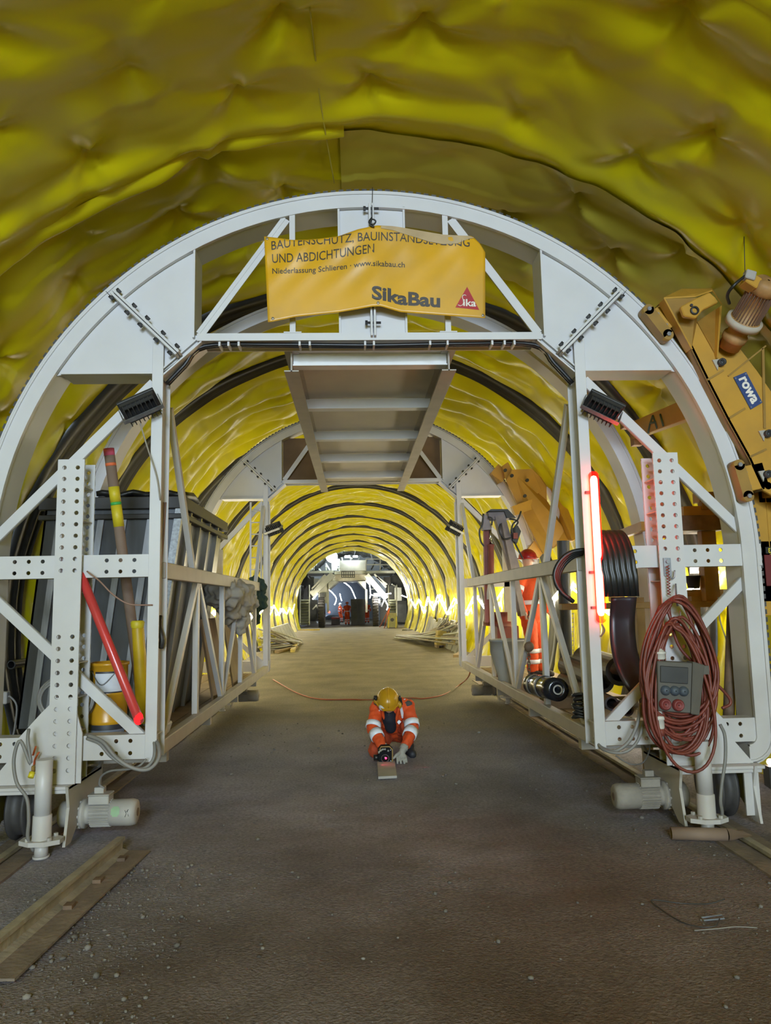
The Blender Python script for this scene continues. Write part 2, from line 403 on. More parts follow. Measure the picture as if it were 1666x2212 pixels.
def lining_height(s, y):
    """radial displacement of the loose membrane (+ = towards the rock)"""
    near = np.clip((9.0 - y) / 2.0, 0, 1); near = near * near * (3 - 2 * near)
    db = np.min([np.abs(y - b) for b in BANDS], axis=0)
    pin = np.clip(db / 0.6, 0, 1); pin = pin * pin * (3 - 2 * pin)
    # near: sheets tied back in rows; they sag between the rows and pucker at each tie
    wy = y + 0.16 * pn(s / 1.5, y / 1.6, 5) + 0.05 * pn(s / 0.45, y / 0.9, 7); ws = s + 0.2 * pn(s / 1.1, y / 0.9, 6)
    row = wy / 0.62; fr = row - np.floor(row); ri = np.floor(row + 0.5)
    amp = 0.018 + 0.022 * pn(s / 1.1, ri * 3.7, 15)
    hn = -amp * (1 - (2 * fr - 1) ** 2) - 0.05 * pn(s / 1.7, y / 1.2, 1)
    r0 = np.floor(row + 0.5)
    for dj in (-1, 0, 1):
        rj = r0 + dj; off = np.modf(rj * 0.618 + 50)[0] * 1.0; cs = (ws + off) / 1.0; c0 = np.floor(cs + 0.5)
        for di in (-1, 0, 1):
            ci = c0 + di; jx = 0.28 * pn(ci * 1.71 + .3, rj * 1.93 + .2, 18); jy = 0.30 * pn(ci * 1.37 + .1, rj * 2.3 + .4, 19)
            dc = (cs - ci + jx) * 1.0; dy = (row - rj + jy) * 0.62; d1 = np.hypot(dc, dy); a1 = np.arctan2(dy, dc) + rj * 1.7 + ci * 2.1
            on = np.clip(0.62 + 1.5 * pn(ci * 1.37 + .5, rj * 2.3 + .5, 16), 0.1, 1)
            hn += on * (0.15 * np.exp(-d1 / (0.17 + 0.065 * np.cos(a1 * 3) + 0.05 * np.cos(a1 * 5 + 1))) + 0.022 * np.exp(-d1 / 0.05))
    rg = 1 - np.abs(pn(ws / 1.1 + wy * 0.5, wy / 0.8 - ws * 0.3, 3)) * 3.2
    hn += 0.014 * np.clip(rg, 0, 1) ** 3 - 0.05 * np.exp(-((wy - 5.22 - 0.05 * np.sin(s * 2)) / 0.10) ** 2) * (0.6 + pn(s / .5, y, 17))
    # between the strips: slack folds running round the vault, broken up across it
    ph = y * 2 * PI / 0.62 + 2.2 * pn(s / 0.7, y / 1.1, 9) * 2
    fold = np.abs(np.sin(ph / 2))
    hf = -0.12 * fold * (0.60 + 0.8 * pn(s / 0.8, y / 0.8, 10)) + 0.026 * pn(s / 0.45, y / 0.32, 12) - 0.07 * (0.5 + pn(s / 1.6, y / 1.2, 13))
    hf += 0.022 * np.clip(1 - np.abs(pn(s / 0.75, y / 0.42, 14)) * 3, 0, 1) ** 3
    return near * hn + (1 - near) * hf * pin

def sheet(ys, nth, t0=T0, t1=T1, dr=0.0):
    th = np.linspace(t0, t1, nth); Y, T = np.meshgrid(ys, th, indexing='ij')
    s = T * TR
    h = lining_height(s, Y) + dr
    xo = -0.30 * np.clip((Y - 14) / 36.0, 0, None) ** 2
    X = TXC + xo + (TR + h) * np.cos(T); Z = TZC + (TR + h) * np.sin(T)
    v = np.stack([X, Y, Z], -1).reshape(-1, 3)
    n, m = len(ys), nth
    i = (np.arange(n - 1)[:, None] * m + np.arange(m - 1)[None, :]).reshape(-1)
    f = np.stack([i, i + 1, i + m + 1, i + m], -1)
    return v, f

m_lin = mat('yellow_membrane', (0.56, 0.49, 0.004), 0.36, var=0.06, scale=0.8, spec=0.30, bump=0.03, bscale=3)
m_lin2 = mat('dusty_membrane', (0.46, 0.40, 0.05), 0.5, var=0.10, scale=0.8, spec=0.3, bump=0.05, bscale=4)
def add_sheet(name, ys, nth, m, **k):
    v, f = sheet(ys, nth, **k)
    me = bpy.data.meshes.new(name); me.from_pydata(v.tolist(), [], f.tolist()); me.materials.append(m)
    me.polygons.foreach_set('use_smooth', [True] * len(me.polygons)); me.update()
    o = bpy.data.objects.new(name, me); COL.objects.link(o); o['kind'] = 'structure'; return o
ys = np.concatenate([np.arange(-18, 1.5, 0.5), np.arange(1.5, 9.5, 0.035), np.arange(9.5, 24, 0.055), np.arange(24, 50.8, 0.11)])
lin = add_sheet('wall_lining', ys, 380, m_lin); lin['label'] = 'yellow waterproofing membrane lining the whole tunnel vault'
p = add_sheet('ceiling', np.arange(5.36, 7.4, 0.035), 170, m_lin2, t0=math.radians(18), t1=math.radians(92.5), dr=-0.02)
p['label'] = 'duller overlapping membrane panel above the right of the front arch'

# black strips that hold the membrane, one ring each
for i, yb in enumerate(BANDS):
    mb = MB(); nth = 120; th = np.linspace(T0, T1, nth)
    wob = 0.10 * pn(th * 2.2, np.full(nth, yb * 3.1), 20) + 0.03 * pn(th * 7, np.full(nth, yb), 21)
    wid = (0.20 if i < 2 else 0.29) + 0.05 * pn(th * 3, np.full(nth, yb * 1.7), 22)
    sec = [(-1, 0.03), (-0.95, -0.02), (-0.6, -0.035), (-0.5, -0.01), (-0.15, -0.02), (0.0, -0.05), (0.12, -0.015), (0.5, -0.02), (0.62, -0.045), (0.75, -0.015), (1, 0.03)]
    vs = []
    for j in range(nth):
        for a, dr in sec:
            y = yb + wob[j] + a * wid[j] * (1.25 if i < 2 else 1.0); r = TR + dr - (0.015 if i < 2 else 0.075)
            vs.append((TXC + xoff(y) + r * math.cos(th[j]), y, TZC + r * math.sin(th[j])))
    k = len(sec)
    mb.add(vs, [(j * k + a, j * k + a + 1, (j + 1) * k + a + 1, (j + 1) * k + a) for j in range(nth - 1) for a in range(k - 1)], True)
    o = struct('trim_%d' % (i + 1), mb, 'bandblack'); o['label'] = 'black joint strip running round the yellow vault'

# loose glossy edge of the near membrane sheet, left of the crown
th = np.linspace(math.radians(92), math.radians(172), 90); vs = []; mb = MB()
for t in th:
    yy = 5.40 + 0.05 * float(pn(t * 3, 1.3, 50)) + 0.12 * (t - th[0]); hgt = 0.5 + float(pn(t * 6, 2.2, 51))
    b0 = float(lining_height(np.array([t * TR]), np.array([yy]))[0])
    for a, dr in ((-.10, .0), (-.05, -.03 * hgt - .01), (0.0, -.07 * hgt - .015), (.035, -.045 * hgt - .01), (.05, .015)):
        r = TR + b0 + dr - .004; vs.append((TXC + r * math.cos(t), yy + a, TZC + r * math.sin(t)))
mb.add(vs, [(j * 5 + a, j * 5 + a + 1, (j + 1) * 5 + a + 1, (j + 1) * 5 + a) for j in range(89) for a in range(4)], True)
struct('trim_13', mb, m_lin)
# welded seam of the near membrane along the crown
mb = MB()
mb.tube(bez([at(668, 4, Y=4.15), at(680, 110, Y=4.55), at(690, 200, Y=4.95), at(703, 285, Y=5.33), at(722, 395, Y=5.95)], 6), 0.006, 5)
o = struct('trim_12', mb, m_lin2)

# ground
xs = np.arange(-3.9, 4.15, 0.045)
ysf = np.concatenate([np.arange(-18, 1.2, 0.6), np.arange(1.2, 13, 0.045), np.arange(13, 64, 0.4), np.arange(64, 126, 4)])
Yf, Xf = np.meshgrid(ysf, xs, indexing='ij')
h = 0.014 * pn(Xf / 0.9, Yf / 1.1, 30) + 0.009 * pn(Xf / 0.28, Yf / 0.33, 31) + 0.006 * pn(Xf / 0.11, Yf / 0.12, 32)
h += 0.006 * np.clip(1 - np.abs(pn(Xf / 0.5, Yf / 2.5, 33)) * 4, 0, 1)
h = np.where(Yf > 14, h * 1.2, h) - 0.004
edge = np.clip((np.abs(Xf - 0.1) - 2.5) / 0.9, 0, 1); h += edge * 0.05 * (1 + pn(Xf / 0.4, Yf / 0.4, 34))
vv = np.stack([Xf, Yf, h], -1).reshape(-1, 3); nn, mm = len(ysf), len(xs)
ii = (np.arange(nn - 1)[:, None] * mm + np.arange(mm - 1)[None, :]).reshape(-1)
ff = np.stack([ii, ii + 1, ii + mm + 1, ii + mm], -1)
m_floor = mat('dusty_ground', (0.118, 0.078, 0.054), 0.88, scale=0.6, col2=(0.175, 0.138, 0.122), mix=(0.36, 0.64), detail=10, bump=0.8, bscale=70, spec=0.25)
# pale dust under the gantry; cool light is painted into its lighter, bluish colour
def ground_dust_and_light(m):
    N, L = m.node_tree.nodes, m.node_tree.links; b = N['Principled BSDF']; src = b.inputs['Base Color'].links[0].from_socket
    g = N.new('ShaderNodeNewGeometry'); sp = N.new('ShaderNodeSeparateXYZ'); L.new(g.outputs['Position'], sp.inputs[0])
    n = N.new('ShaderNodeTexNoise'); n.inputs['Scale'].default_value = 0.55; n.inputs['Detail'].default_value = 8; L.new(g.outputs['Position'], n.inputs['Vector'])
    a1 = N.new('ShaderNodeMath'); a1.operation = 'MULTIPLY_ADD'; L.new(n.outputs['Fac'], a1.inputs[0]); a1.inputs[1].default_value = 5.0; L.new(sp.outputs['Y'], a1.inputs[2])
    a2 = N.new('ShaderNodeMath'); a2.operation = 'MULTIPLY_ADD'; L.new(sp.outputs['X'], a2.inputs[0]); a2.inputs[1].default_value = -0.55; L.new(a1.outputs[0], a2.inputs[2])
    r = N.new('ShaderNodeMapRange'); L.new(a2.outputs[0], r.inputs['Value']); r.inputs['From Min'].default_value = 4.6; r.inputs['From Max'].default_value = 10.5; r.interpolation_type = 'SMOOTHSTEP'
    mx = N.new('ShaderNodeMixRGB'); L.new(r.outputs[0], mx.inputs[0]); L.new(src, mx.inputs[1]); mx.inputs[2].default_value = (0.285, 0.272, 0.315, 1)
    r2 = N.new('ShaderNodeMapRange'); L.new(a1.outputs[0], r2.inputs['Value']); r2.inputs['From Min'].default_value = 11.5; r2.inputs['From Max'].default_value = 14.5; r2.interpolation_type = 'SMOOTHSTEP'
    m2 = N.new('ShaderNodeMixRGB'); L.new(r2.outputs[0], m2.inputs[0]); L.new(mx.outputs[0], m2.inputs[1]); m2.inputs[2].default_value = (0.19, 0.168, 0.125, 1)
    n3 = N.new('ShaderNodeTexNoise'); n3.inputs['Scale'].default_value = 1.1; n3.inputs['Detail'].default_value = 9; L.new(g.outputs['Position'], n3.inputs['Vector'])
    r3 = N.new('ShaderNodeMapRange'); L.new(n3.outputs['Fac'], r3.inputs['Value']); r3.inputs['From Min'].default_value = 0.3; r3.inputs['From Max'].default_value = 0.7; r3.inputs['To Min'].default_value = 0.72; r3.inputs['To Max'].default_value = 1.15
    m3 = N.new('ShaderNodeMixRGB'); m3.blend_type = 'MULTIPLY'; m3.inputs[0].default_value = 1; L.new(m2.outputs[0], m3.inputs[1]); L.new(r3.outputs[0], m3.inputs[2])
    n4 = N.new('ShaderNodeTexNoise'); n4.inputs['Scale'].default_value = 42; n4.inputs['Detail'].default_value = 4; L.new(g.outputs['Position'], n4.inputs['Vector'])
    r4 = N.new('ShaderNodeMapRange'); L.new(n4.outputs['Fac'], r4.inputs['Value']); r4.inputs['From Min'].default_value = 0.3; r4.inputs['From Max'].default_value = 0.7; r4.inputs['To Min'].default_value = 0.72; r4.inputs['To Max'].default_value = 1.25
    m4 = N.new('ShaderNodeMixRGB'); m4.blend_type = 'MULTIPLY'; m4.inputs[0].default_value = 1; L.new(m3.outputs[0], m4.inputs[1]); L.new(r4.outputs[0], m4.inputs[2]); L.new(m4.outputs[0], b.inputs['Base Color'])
ground_dust_and_light(m_floor)
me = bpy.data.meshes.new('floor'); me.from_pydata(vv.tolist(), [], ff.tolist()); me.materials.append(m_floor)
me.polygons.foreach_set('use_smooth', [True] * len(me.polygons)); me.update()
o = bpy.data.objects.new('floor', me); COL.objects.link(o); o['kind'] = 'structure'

# rough rock between the end of the membrane and the concrete lining beyond
th = np.linspace(math.radians(-25), math.radians(205), 110); yr = np.arange(50.4, 64.2, 0.35)
Yr, Tr = np.meshgrid(yr, th, indexing='ij'); rr = 4.35 + 0.5 * pn(Tr * 3, Yr / 1.3, 40) + 0.25 * pn(Tr * 9, Yr / 0.5, 41)
v = np.stack([TXC - 0.32 + rr * np.cos(Tr), Yr, TZC + rr * np.sin(Tr)], -1).reshape(-1, 3); n_, m_ = len(yr), len(th)
i_ = (np.arange(n_ - 1)[:, None] * m_ + np.arange(m_ - 1)[None, :]).reshape(-1)
me = bpy.data.meshes.new('wall_rock'); me.from_pydata(v.tolist(), [], np.stack([i_, i_ + 1, i_ + m_ + 1, i_ + m_], -1).tolist()); me.materials.append(M['rock'])
o = bpy.data.objects.new('wall_rock', me); COL.objects.link(o); o['kind'] = 'structure'
# concrete lining of the finished tunnel beyond, with its ring-shaped end face; it bends to the left
mb = MB(); nth = 60; th = np.linspace(math.radians(-27), math.radians(207), nth); vs = []; yc = [62.5, 62.5] + list(np.arange(64, 124, 3.0))
for q, y in enumerate(yc):
    r = 5.6 if q == 0 else 3.25
    xo = -0.35 - 0.0030 * max(0, y - 62.5) ** 2
    for a in th: vs.append((xo + r * math.cos(a), y, 1.5 + r * math.sin(a)))
k = nth
mb.add(vs, [(j * k + a, j * k + a + 1, (j + 1) * k + a + 1, (j + 1) * k + a) for j in range(len(yc) - 1) for a in range(k - 1)], True)
struct('wall_concrete', mb, 'lining_grey')
mb = MB().lohi((-16, 123, -0.5), (6, 123.4, 8)); struct('wall_end', mb, 'lining_grey')

# travel rails of the gantry (flat-bottom rails on timber-width base plates)
RAIL = [(-0.055, 0), (0.055, 0), (0.055, 0.012), (0.010, 0.025), (0.010, 0.075), (0.026, 0.082), (0.026, 0.105), (-0.026, 0.105), (-0.026, 0.082), (-0.010, 0.075), (-0.010, 0.025), (-0.055, 0.012)]
RXL, RXR = -2.42, 2.66
for nm, x, y0, y1, lab in (('rail', RXL, 1.5, 16, 'dusty steel travel rail under the left wheels of the white gantry'), ('rail', RXR, 1.5, 16, 'dusty steel travel rail under the right wheels of the white gantry')):
    mb = MB().prof((x, y0, -0.055), (x, y1, -0.055), RAIL)
    t = thing('rail', lab, 'rail', (x, (y0 + y1) / 2, 0))
    mb.build('rail_profile', 'railsteel', t)
    mb = MB().lohi((x - 0.17, y0, -0.05), (x + 0.17, y1, 0.012)); mb.build('base_plate', 'dustplate', t)

# ---------------------------------------------------------------- festoon lights along the walls and the far lamps
def festoon(name, lab, side, y0, y1, step, zlo, zhi, r, seed):
    rnd = random.Random(seed); pts = []; y = y0; up = True
    while y < y1:
        z = (zhi if up else zlo) + rnd.uniform(-0.12, 0.12)
        c = math.sqrt(max(0.1, (TR - 0.14) ** 2 - (z - TZC) ** 2))
        pts.append((TXC + xoff(y) + side * c, y, z)); y += step * rnd.uniform(0.8, 1.2); up = not up
    return tag(MB().tube(pts, r, 6).build(name, 'led'), lab, 'light strip')
festoon('light_strip', 'long glowing light strip zigzagging along the right yellow wall behind the gantry', 1, 7.6, 50, 2.5, 1.22, 1.92, 0.018, 5)
festoon('light_strip', 'glowing light strip zigzagging along the left yellow wall behind the gantry', -1, 10.2, 50, 2.3, 1.10, 1.60, 0.018, 6)
# ================================================================== THE WHITE GANTRY (one carriage: everything on it travels together)
GX, GZ, GR = 0.155, 2.02, 3.03
def mir(x): return 2 * GX - x
G = thing('gantry', 'large white steel arch gantry on rail wheels spanning the tunnel roadway', 'gantry', (GX, 9.0, 0))

def ring_path(n=72, zb=0.42, rc=0.22):
    """outline of the arch ring: (x, z, nx, nz) from the right foot over the crown to the left foot"""
    P = []
    for k in range(7):
        a = -PI / 2 + k / 6 * PI / 2
        P.append((GX + GR - rc + rc * math.cos(a), zb + rc + rc * math.sin(a), math.cos(a), math.sin(a)))
    P.append((GX + GR, 1.3, 1, 0))
    for k in range(n + 1):
        a = PI * k / n; P.append((GX + GR * math.cos(a), GZ + GR * math.sin(a), math.cos(a), math.sin(a)))
    P.append((GX - GR, 1.3, -1, 0))
    for k in range(7):
        a = PI + k / 6 * PI / 2
        P.append((GX - GR + rc + rc * math.cos(a), zb + rc + rc * math.sin(a), math.cos(a), math.sin(a)))
    return P
def sweep(mb, P, sec, smooth=True):
    k = len(sec)
    vs = [(x + nx * dr, y, z + nz * dr) for x, z, nx, nz in P for dr, y in sec]
    fs = [(j * k + a, (j + 1) * k + a, (j + 1) * k + (a + 1) % k, j * k + (a + 1) % k) for j in range(len(P) - 1) for a in range(k)]
    mb.add(vs, fs, smooth)
    o = len(mb.v) - len(vs)
    mb.f += [tuple(o + i for i in range(k)), tuple(o + (len(P) - 1) * k + i for i in reversed(range(k)))]; mb.sm += [False] * 2; mb.mi += [0] * 2
def flatsweep(mb, P, y0, y1, r0, r1):
    for a, b in ((( r0, y0), (r0, y1)), ((r0, y1), (r1, y1)), ((r1, y1), (r1, y0)), ((r1, y0), (r0, y0))):
        vs = [(x + nx * s[0], s[1], z + nz * s[0]) for x, z, nx, nz in P for s in (a, b)]
        mb.add(vs, [(2 * j, 2 * j + 1, 2 * j + 3, 2 * j + 2) for j in range(len(P) - 1)], True)
    for j in (0, len(P) - 1):
        x, z, nx, nz = P[j]; mb.add([(x + nx * r, y, z + nz * r) for r, y in ((r0, y0), (r0, y1), (r1, y1), (r1, y0))], [(0, 1, 2, 3)])

def ring(Y, dep=0.28, chain=True):
    P = ring_path(); mb = MB()
    flatsweep(mb, P, Y, Y + dep, -0.155, -0.035)          # box girder
    flatsweep(mb, P, Y - 0.012, Y + 0.02, -0.16, -0.145)   # inner lip
    flatsweep(mb, P, Y - 0.012, Y + 0.02, -0.045, -0.03)   # outer lip
    flatsweep(mb, P, Y + 0.05, Y + dep - 0.05, -0.035, -0.012)
    r = mb.build('arch_ring', 'white', G)
    mb = MB(); flatsweep(mb, P, Y + 0.02, Y + dep - 0.02, -0.012, 0.0); mb.build('guide_rail', 'white', r)
    if chain:
        mb = MB(); Q = ring_path(150)[4:-4]; step = 0
        L = 0.0
        for (x0, z0, nx, nz), (x1, z1, _, _) in zip(Q, Q[1:]):
            d = math.hypot(x1 - x0, z1 - z0); k = max(1, round(d / 0.062))
            for q in range(k):
                t = (q + 0.5) / k; cx, cz = x0 + (x1 - x0) * t + nx * 0.014, z0 + (z1 - z0) * t + nz * 0.014
                Rm = Matrix.Rotation(-math.atan2(z1 - z0, x1 - x0), 3, 'Y')
                mb.box((cx, Y + 0.06, cz), (d / k * 0.62, 0.035, 0.030), Rm); mb.box((cx, Y + 0.06, cz), (d / k * 1.0, 0.012, 0.014), Rm)
        mb.build('chain', 'chain', r)
    # radial joints of the ring segments
    mb = MB()
    for a in (math.radians(46), math.radians(134)):
        c, s_ = math.cos(a), math.sin(a); mb = MB()
        mb.bar((GX + (GR - 0.155) * c, Y - 0.0135, GZ + (GR - 0.155) * s_), (GX + (GR - 0.03) * c, Y - 0.0135, GZ + (GR - 0.03) * s_), 0.004, 0.002, (0, 1, 0))
        mb.build('segment_joint', 'dark', r)
    return r

def both(f):
    f(lambda x: x, 1); f(mir, -1)

def frame_front(Y, full=True):
    ring(Y)
    def side(m, s):
        X = m
        # gusset plate
        poly = [(-1.244, 4.53)]
        for k in range(9):
            a = math.radians(118.9 + (149.0 - 118.9) * k / 8); poly.append((GX + (GR - 0.15) * math.cos(a), GZ + (GR - 0.15) * math.sin(a)))
        poly += [(-2.245, 3.52), (-1.50, 3.52), (-1.20, 3.77), (-1.20, 3.83), (-1.244, 3.83)]
        mb = MB().prism([(X(x), Y + 0.035, z) for x, z in poly], (0, 0.014, 0))
        g = mb.build('gusset_plate', 'white', G)
        mb = MB().lohi((X(-1.252), Y - 0.005, 3.80), (X(-1.236), Y + 0.26, 4.53)); mb.build('edge_flange', 'white', g)
        mb = MB().lohi((X(-2.26), Y - 0.005, 3.508), (X(-1.50), Y + 0.26, 3.524)); mb.build('edge_flange', 'white', g)
        # bolted joint across the plate
        a, b = V(X(-1.86), Y - 0.03, 4.15), V(X(-1.345), Y - 0.03, 3.645)
        d = (b - a).normalized(); nrm = V(-d.z, 0, d.x)
        for q in (-1, 1):
            mb = MB().bar(a + nrm * 0.013 * q, b + nrm * 0.013 * q, 0.020, 0.13, (0, 1, 0)); mb.build('joint_flange', 'white', G, bevel=0.003)
        for t in (0.04, 0.28, 0.48, 0.72, 0.93):
            c = a.lerp(b, t) + V(0, -0.035, 0)
            mb = MB().cyl(c - nrm * 0.05, c + nrm * 0.05, 0.011, n=6, smooth=False).cyl(c - nrm * 0.052, c - nrm * 0.030, 0.021, n=6, smooth=False).cyl(c + nrm * 0.030, c + nrm * 0.052, 0.021, n=6, smooth=False)
            mb.build('bolt', 'bolt', G)
        # inclined lintel piece and inner post
        p0, p1 = V(X(-1.505), Y + 0.12, 3.50), V(X(-1.195), Y + 0.12, 3.785)
        MB().prof(p0, p1, hsec(0.24, 0.05, 0.012), up=(0, 0, 1)).build('haunch', 'white', G)
        z0 = 0.58
        mb = MB().lohi((X(-1.555), Y - 0.014, z0), (X(-1.470), Y - 0.002, 3.80)).lohi((X(-1.517), Y - 0.002, z0), (X(-1.507), Y + 0.21, 3.52)).lohi((X(-1.555), Y + 0.21, z0), (X(-1.470), Y + 0.222, 3.52))
        mb.build('post', 'white', G, bevel=0.002)
        # long braces between post and arch
        for q0, q1 in (((-1.56, 3.45), (-2.86, 2.10)), ((-2.87, 1.93), (-1.55, 0.70))):
            a, b = V(X(q0[0]), Y + 0.05, q0[1]), V(X(q1[0]), Y + 0.05, q1[1])
            dd = (b - a).normalized(); side_ = V(dd.z, 0, -dd.x)
            mb = MB().bar(a, b, 0.075, 0.010, (0, 1, 0)).bar(a + side_ * 0.034 * s + V(0, 0.04, 0), b + side_ * 0.034 * s + V(0, 0.04, 0), 0.010, 0.075, (0, 1, 0))
            mb.bar(a - side_ * 0.034 * s + V(0, 0.02, 0), b - side_ * 0.034 * s + V(0, 0.02, 0), 0.010, 0.03, (0, 1, 0))
            mb.build('diagonal_brace', 'white', G)
        # upper truss between gusset and crown
        a, b = V(X(-0.515), Y + 0.02, 4.80), V(X(-1.195), Y + 0.02, 3.83)
        dd = (b - a).normalized(); sd = V(dd.z, 0, -dd.x)
        MB().bar(a, b, 0.07, 0.008, (0, 1, 0)).bar(a + sd * 0.008 + V(0, 0.03, 0), b + sd * 0.008 + V(0, 0.03, 0), 0.012, 0.06, (0, 1, 0)).bar(a + sd * 0.02 - V(0, .006, 0), b + sd * 0.02 - V(0, .006, 0), 0.032, 0.008, (0, 1, 0)).build('diagonal_brace', 'white', G)
        MB().bar((X(-0.465), Y + 0.02, 4.84), (X(-0.465), Y + 0.02, 3.83), 0.045, 0.045, (0, 1, 0)).lohi((X(-0.535), Y - 0.01, 3.832), (X(-0.395), Y + 0.06, 3.842)).build('upright', 'white', G)
        if not full: return
        # perforated tie beam at mid height
        cw = 0.103
        cells = []
        def beam(z0, z1, rows, name, x0, x1, cols):
            cells = []; hh = (z1 - z0) / rows
            xs_ = sorted(set([x0, x1] + [c - cw / 2 for c in cols] + [c + cw / 2 for c in cols]))
            xs_ = [x for i, x in enumerate(xs_) if i == 0 or x - xs_[i - 1] > 1e-4]
            for xa, xb in zip(xs_, xs_[1:]):
                hole = any(abs((xa + xb) / 2 - c) < 0.01 for c in cols)
                for r in range(rows):
                    cells.append((xa, xb, z0 + r * hh, z0 + (r + 1) * hh, hole))
            mb = MB()
            if s == 1: mb.holes((0, Y + 0.012, 0), (1, 0, 0), (0, 0, 1), cells, 0.0155, 0.010)
            else: mb.holes((2 * GX, Y + 0.012, 0), (-1, 0, 0), (0, 0, 1), cells, 0.0155, -0.010)
            mb.lohi((X(x0), Y + 0.012, z1 - 0.008), (X(x1), Y + 0.14, z1)).lohi((X(x0), Y + 0.012, z0), (X(x1), Y + 0.14, z0 + 0.008))
            mb.build(name, 'white', G)
        beam(1.93, 2.10, 2, 'tie_beam', -2.875, -1.55, [-2.55, -2.447, -2.344, -1.87, -1.767, -1.664])
        beam(0.60, 0.775, 2, 'foot_beam', -2.95, -1.47, [-2.60, -2.497, -1.87, -1.767, -1.664])
        # perforated column (two perforated flanges with stiffeners)
        xa, xb = -2.234, -2.036; zc0, zc1 = 0.45, 2.825; pit = 0.0865
        cells = []; z = zc1 - 0.02; top = [(zc1 - 0.02, zc1)]
        for (k, (u0, u1)) in enumerate(((xa, (xa + xb) / 2), ((xa + xb) / 2, xb))):
            cells.append((u0, u1, zc1 - 0.02, zc1, False)); zz = zc1 - 0.02
            for q in range(10): cells.append((u0, u1, zz - pit, zz, True)); zz -= pit
            cells.append((u0, u1, zz - 0.40, zz, False)); zz -= 0.40
            while zz - pit > zc0 + 0.05: cells.append((u0, u1, zz - pit, zz, True)); zz -= pit
            cells.append((u0, u1, zc0, zz, False))
        col_ = None
        mb = MB()
        o_, ux = ((0, 0, 0), V(1, 0, 0)) if s == 1 else ((2 * GX, 0, 0), V(-1, 0, 0))
        mb.holes((o_[0], Y - 0.055, 0), ux, (0, 0, 1), cells, 0.0165, 0.014 * (-1 if s == 1 else 1))
        column = mb.build('perforated_column', 'white', G)
        MB().holes((o_[0], Y + 0.175, 0), ux, (0, 0, 1), cells, 0.0165, 0.014 * (-1 if s == 1 else 1)).build('rear_flange', 'white', column)
        MB().lohi((X(-2.205), Y - 0.042, zc0), (X(-2.195), Y + 0.160, zc1 - 0.004)).build('web', 'white', column)
        for zz in (2.62, 2.36, 1.82, 1.30, 1.05, 0.80):
            MB().lohi((X(-2.194), Y - 0.042, zz), (X(-2.045), Y + 0.16, zz + 0.008)).build('stiffener', 'white', column)
        # flared foot plate and base
        fp = [(-2.20, 1.05), (-2.30, 0.95), (-2.47, 0.76), (-2.52, 0.62), (-2.66, 0.45), (-2.0, 0.45), (-2.0, 0.80), (-2.06, 1.0)]
        MB().prism([(X(x), Y - 0.035, z) for x, z in fp], (0, 0.014, 0)).build('foot_plate', 'white', G)
        MB().lohi((X(-2.70), Y - 0.12, 0.425), (X(-2.05), Y + 0.55, 0.448)).build('base_plate', 'white', G, bevel=0.003)
        MB().lohi((X(-2.68), Y - 0.11, 0.398), (X(-2.07), Y + 0.54, 0.423)).build('base_plate', 'white', G, bevel=0.003)
    both(side)
    # lintel
    mb = MB().prof((mir(-1.215), Y + 0.12, 3.80), (-1.215, Y + 0.12, 3.80), hsec(0.06, 0.26, 0.012), up=(0, 1, 0)); mb.build('lintel_beam', 'white', G)
    # crown plate with vertical bolted joint
    mb = MB().lohi((GX - 0.245, Y + 0.035, 3.82), (GX + 0.285, Y + 0.05, 4.905)); cp = mb.build('crown_plate', 'white', G)
    for x in (GX - 0.245, GX + 0.285): MB().lohi((x - 0.008, Y, 3.82), (x + 0.008, Y + 0.26, 4.9)).build('edge_flange', 'white', cp)
    mb = MB()
    for x in (GX + 0.006, GX + 0.032): mb.lohi((x - 0.009, Y - 0.06, 3.79), (x + 0.009, Y + 0.04, 4.90))
    mb.build('joint_flange', 'white', cp, bevel=0.003)
    for z in (3.90, 4.06, 4.66, 4.86):
        MB().cyl((GX - 0.04, Y - 0.04, z), (GX + 0.08, Y - 0.04, z), 0.010, n=6, smooth=False).cyl((GX - 0.045, Y - 0.04, z), (GX - 0.025, Y - 0.04, z), 0.019, n=6, smooth=False).build('bolt', 'bolt', cp)

FY = 5.6
frame_front(FY)
# cables clipped under the lintel, with their clips
cb = [V(-1.47, 5.70, 3.46), V(-1.33, 5.68, 3.60), V(-1.17, 5.67, 3.755), V(-0.6, 5.67, 3.765), V(0.2, 5.67, 3.755), V(0.9, 5.67, 3.765), V(1.48, 5.67, 3.755), V(1.64, 5.68, 3.60), V(1.79, 5.70, 3.44)]
MB().tube(bez(cb, 5), 0.017, 7).tube([p + V(0, 0.04, 0.002) for p in bez(cb, 5)], 0.015, 7).build('cable', 'black', G)
for x in (-1.05, -0.98, -0.90, -0.42, -0.34, 0.10, 0.17, 0.62, 0.76, 1.12, 1.22, 1.30):
    MB().lohi((x, FY + 0.01, 3.735), (x + 0.016, FY + 0.13, 3.772)).build('cable_clip', 'white', G)

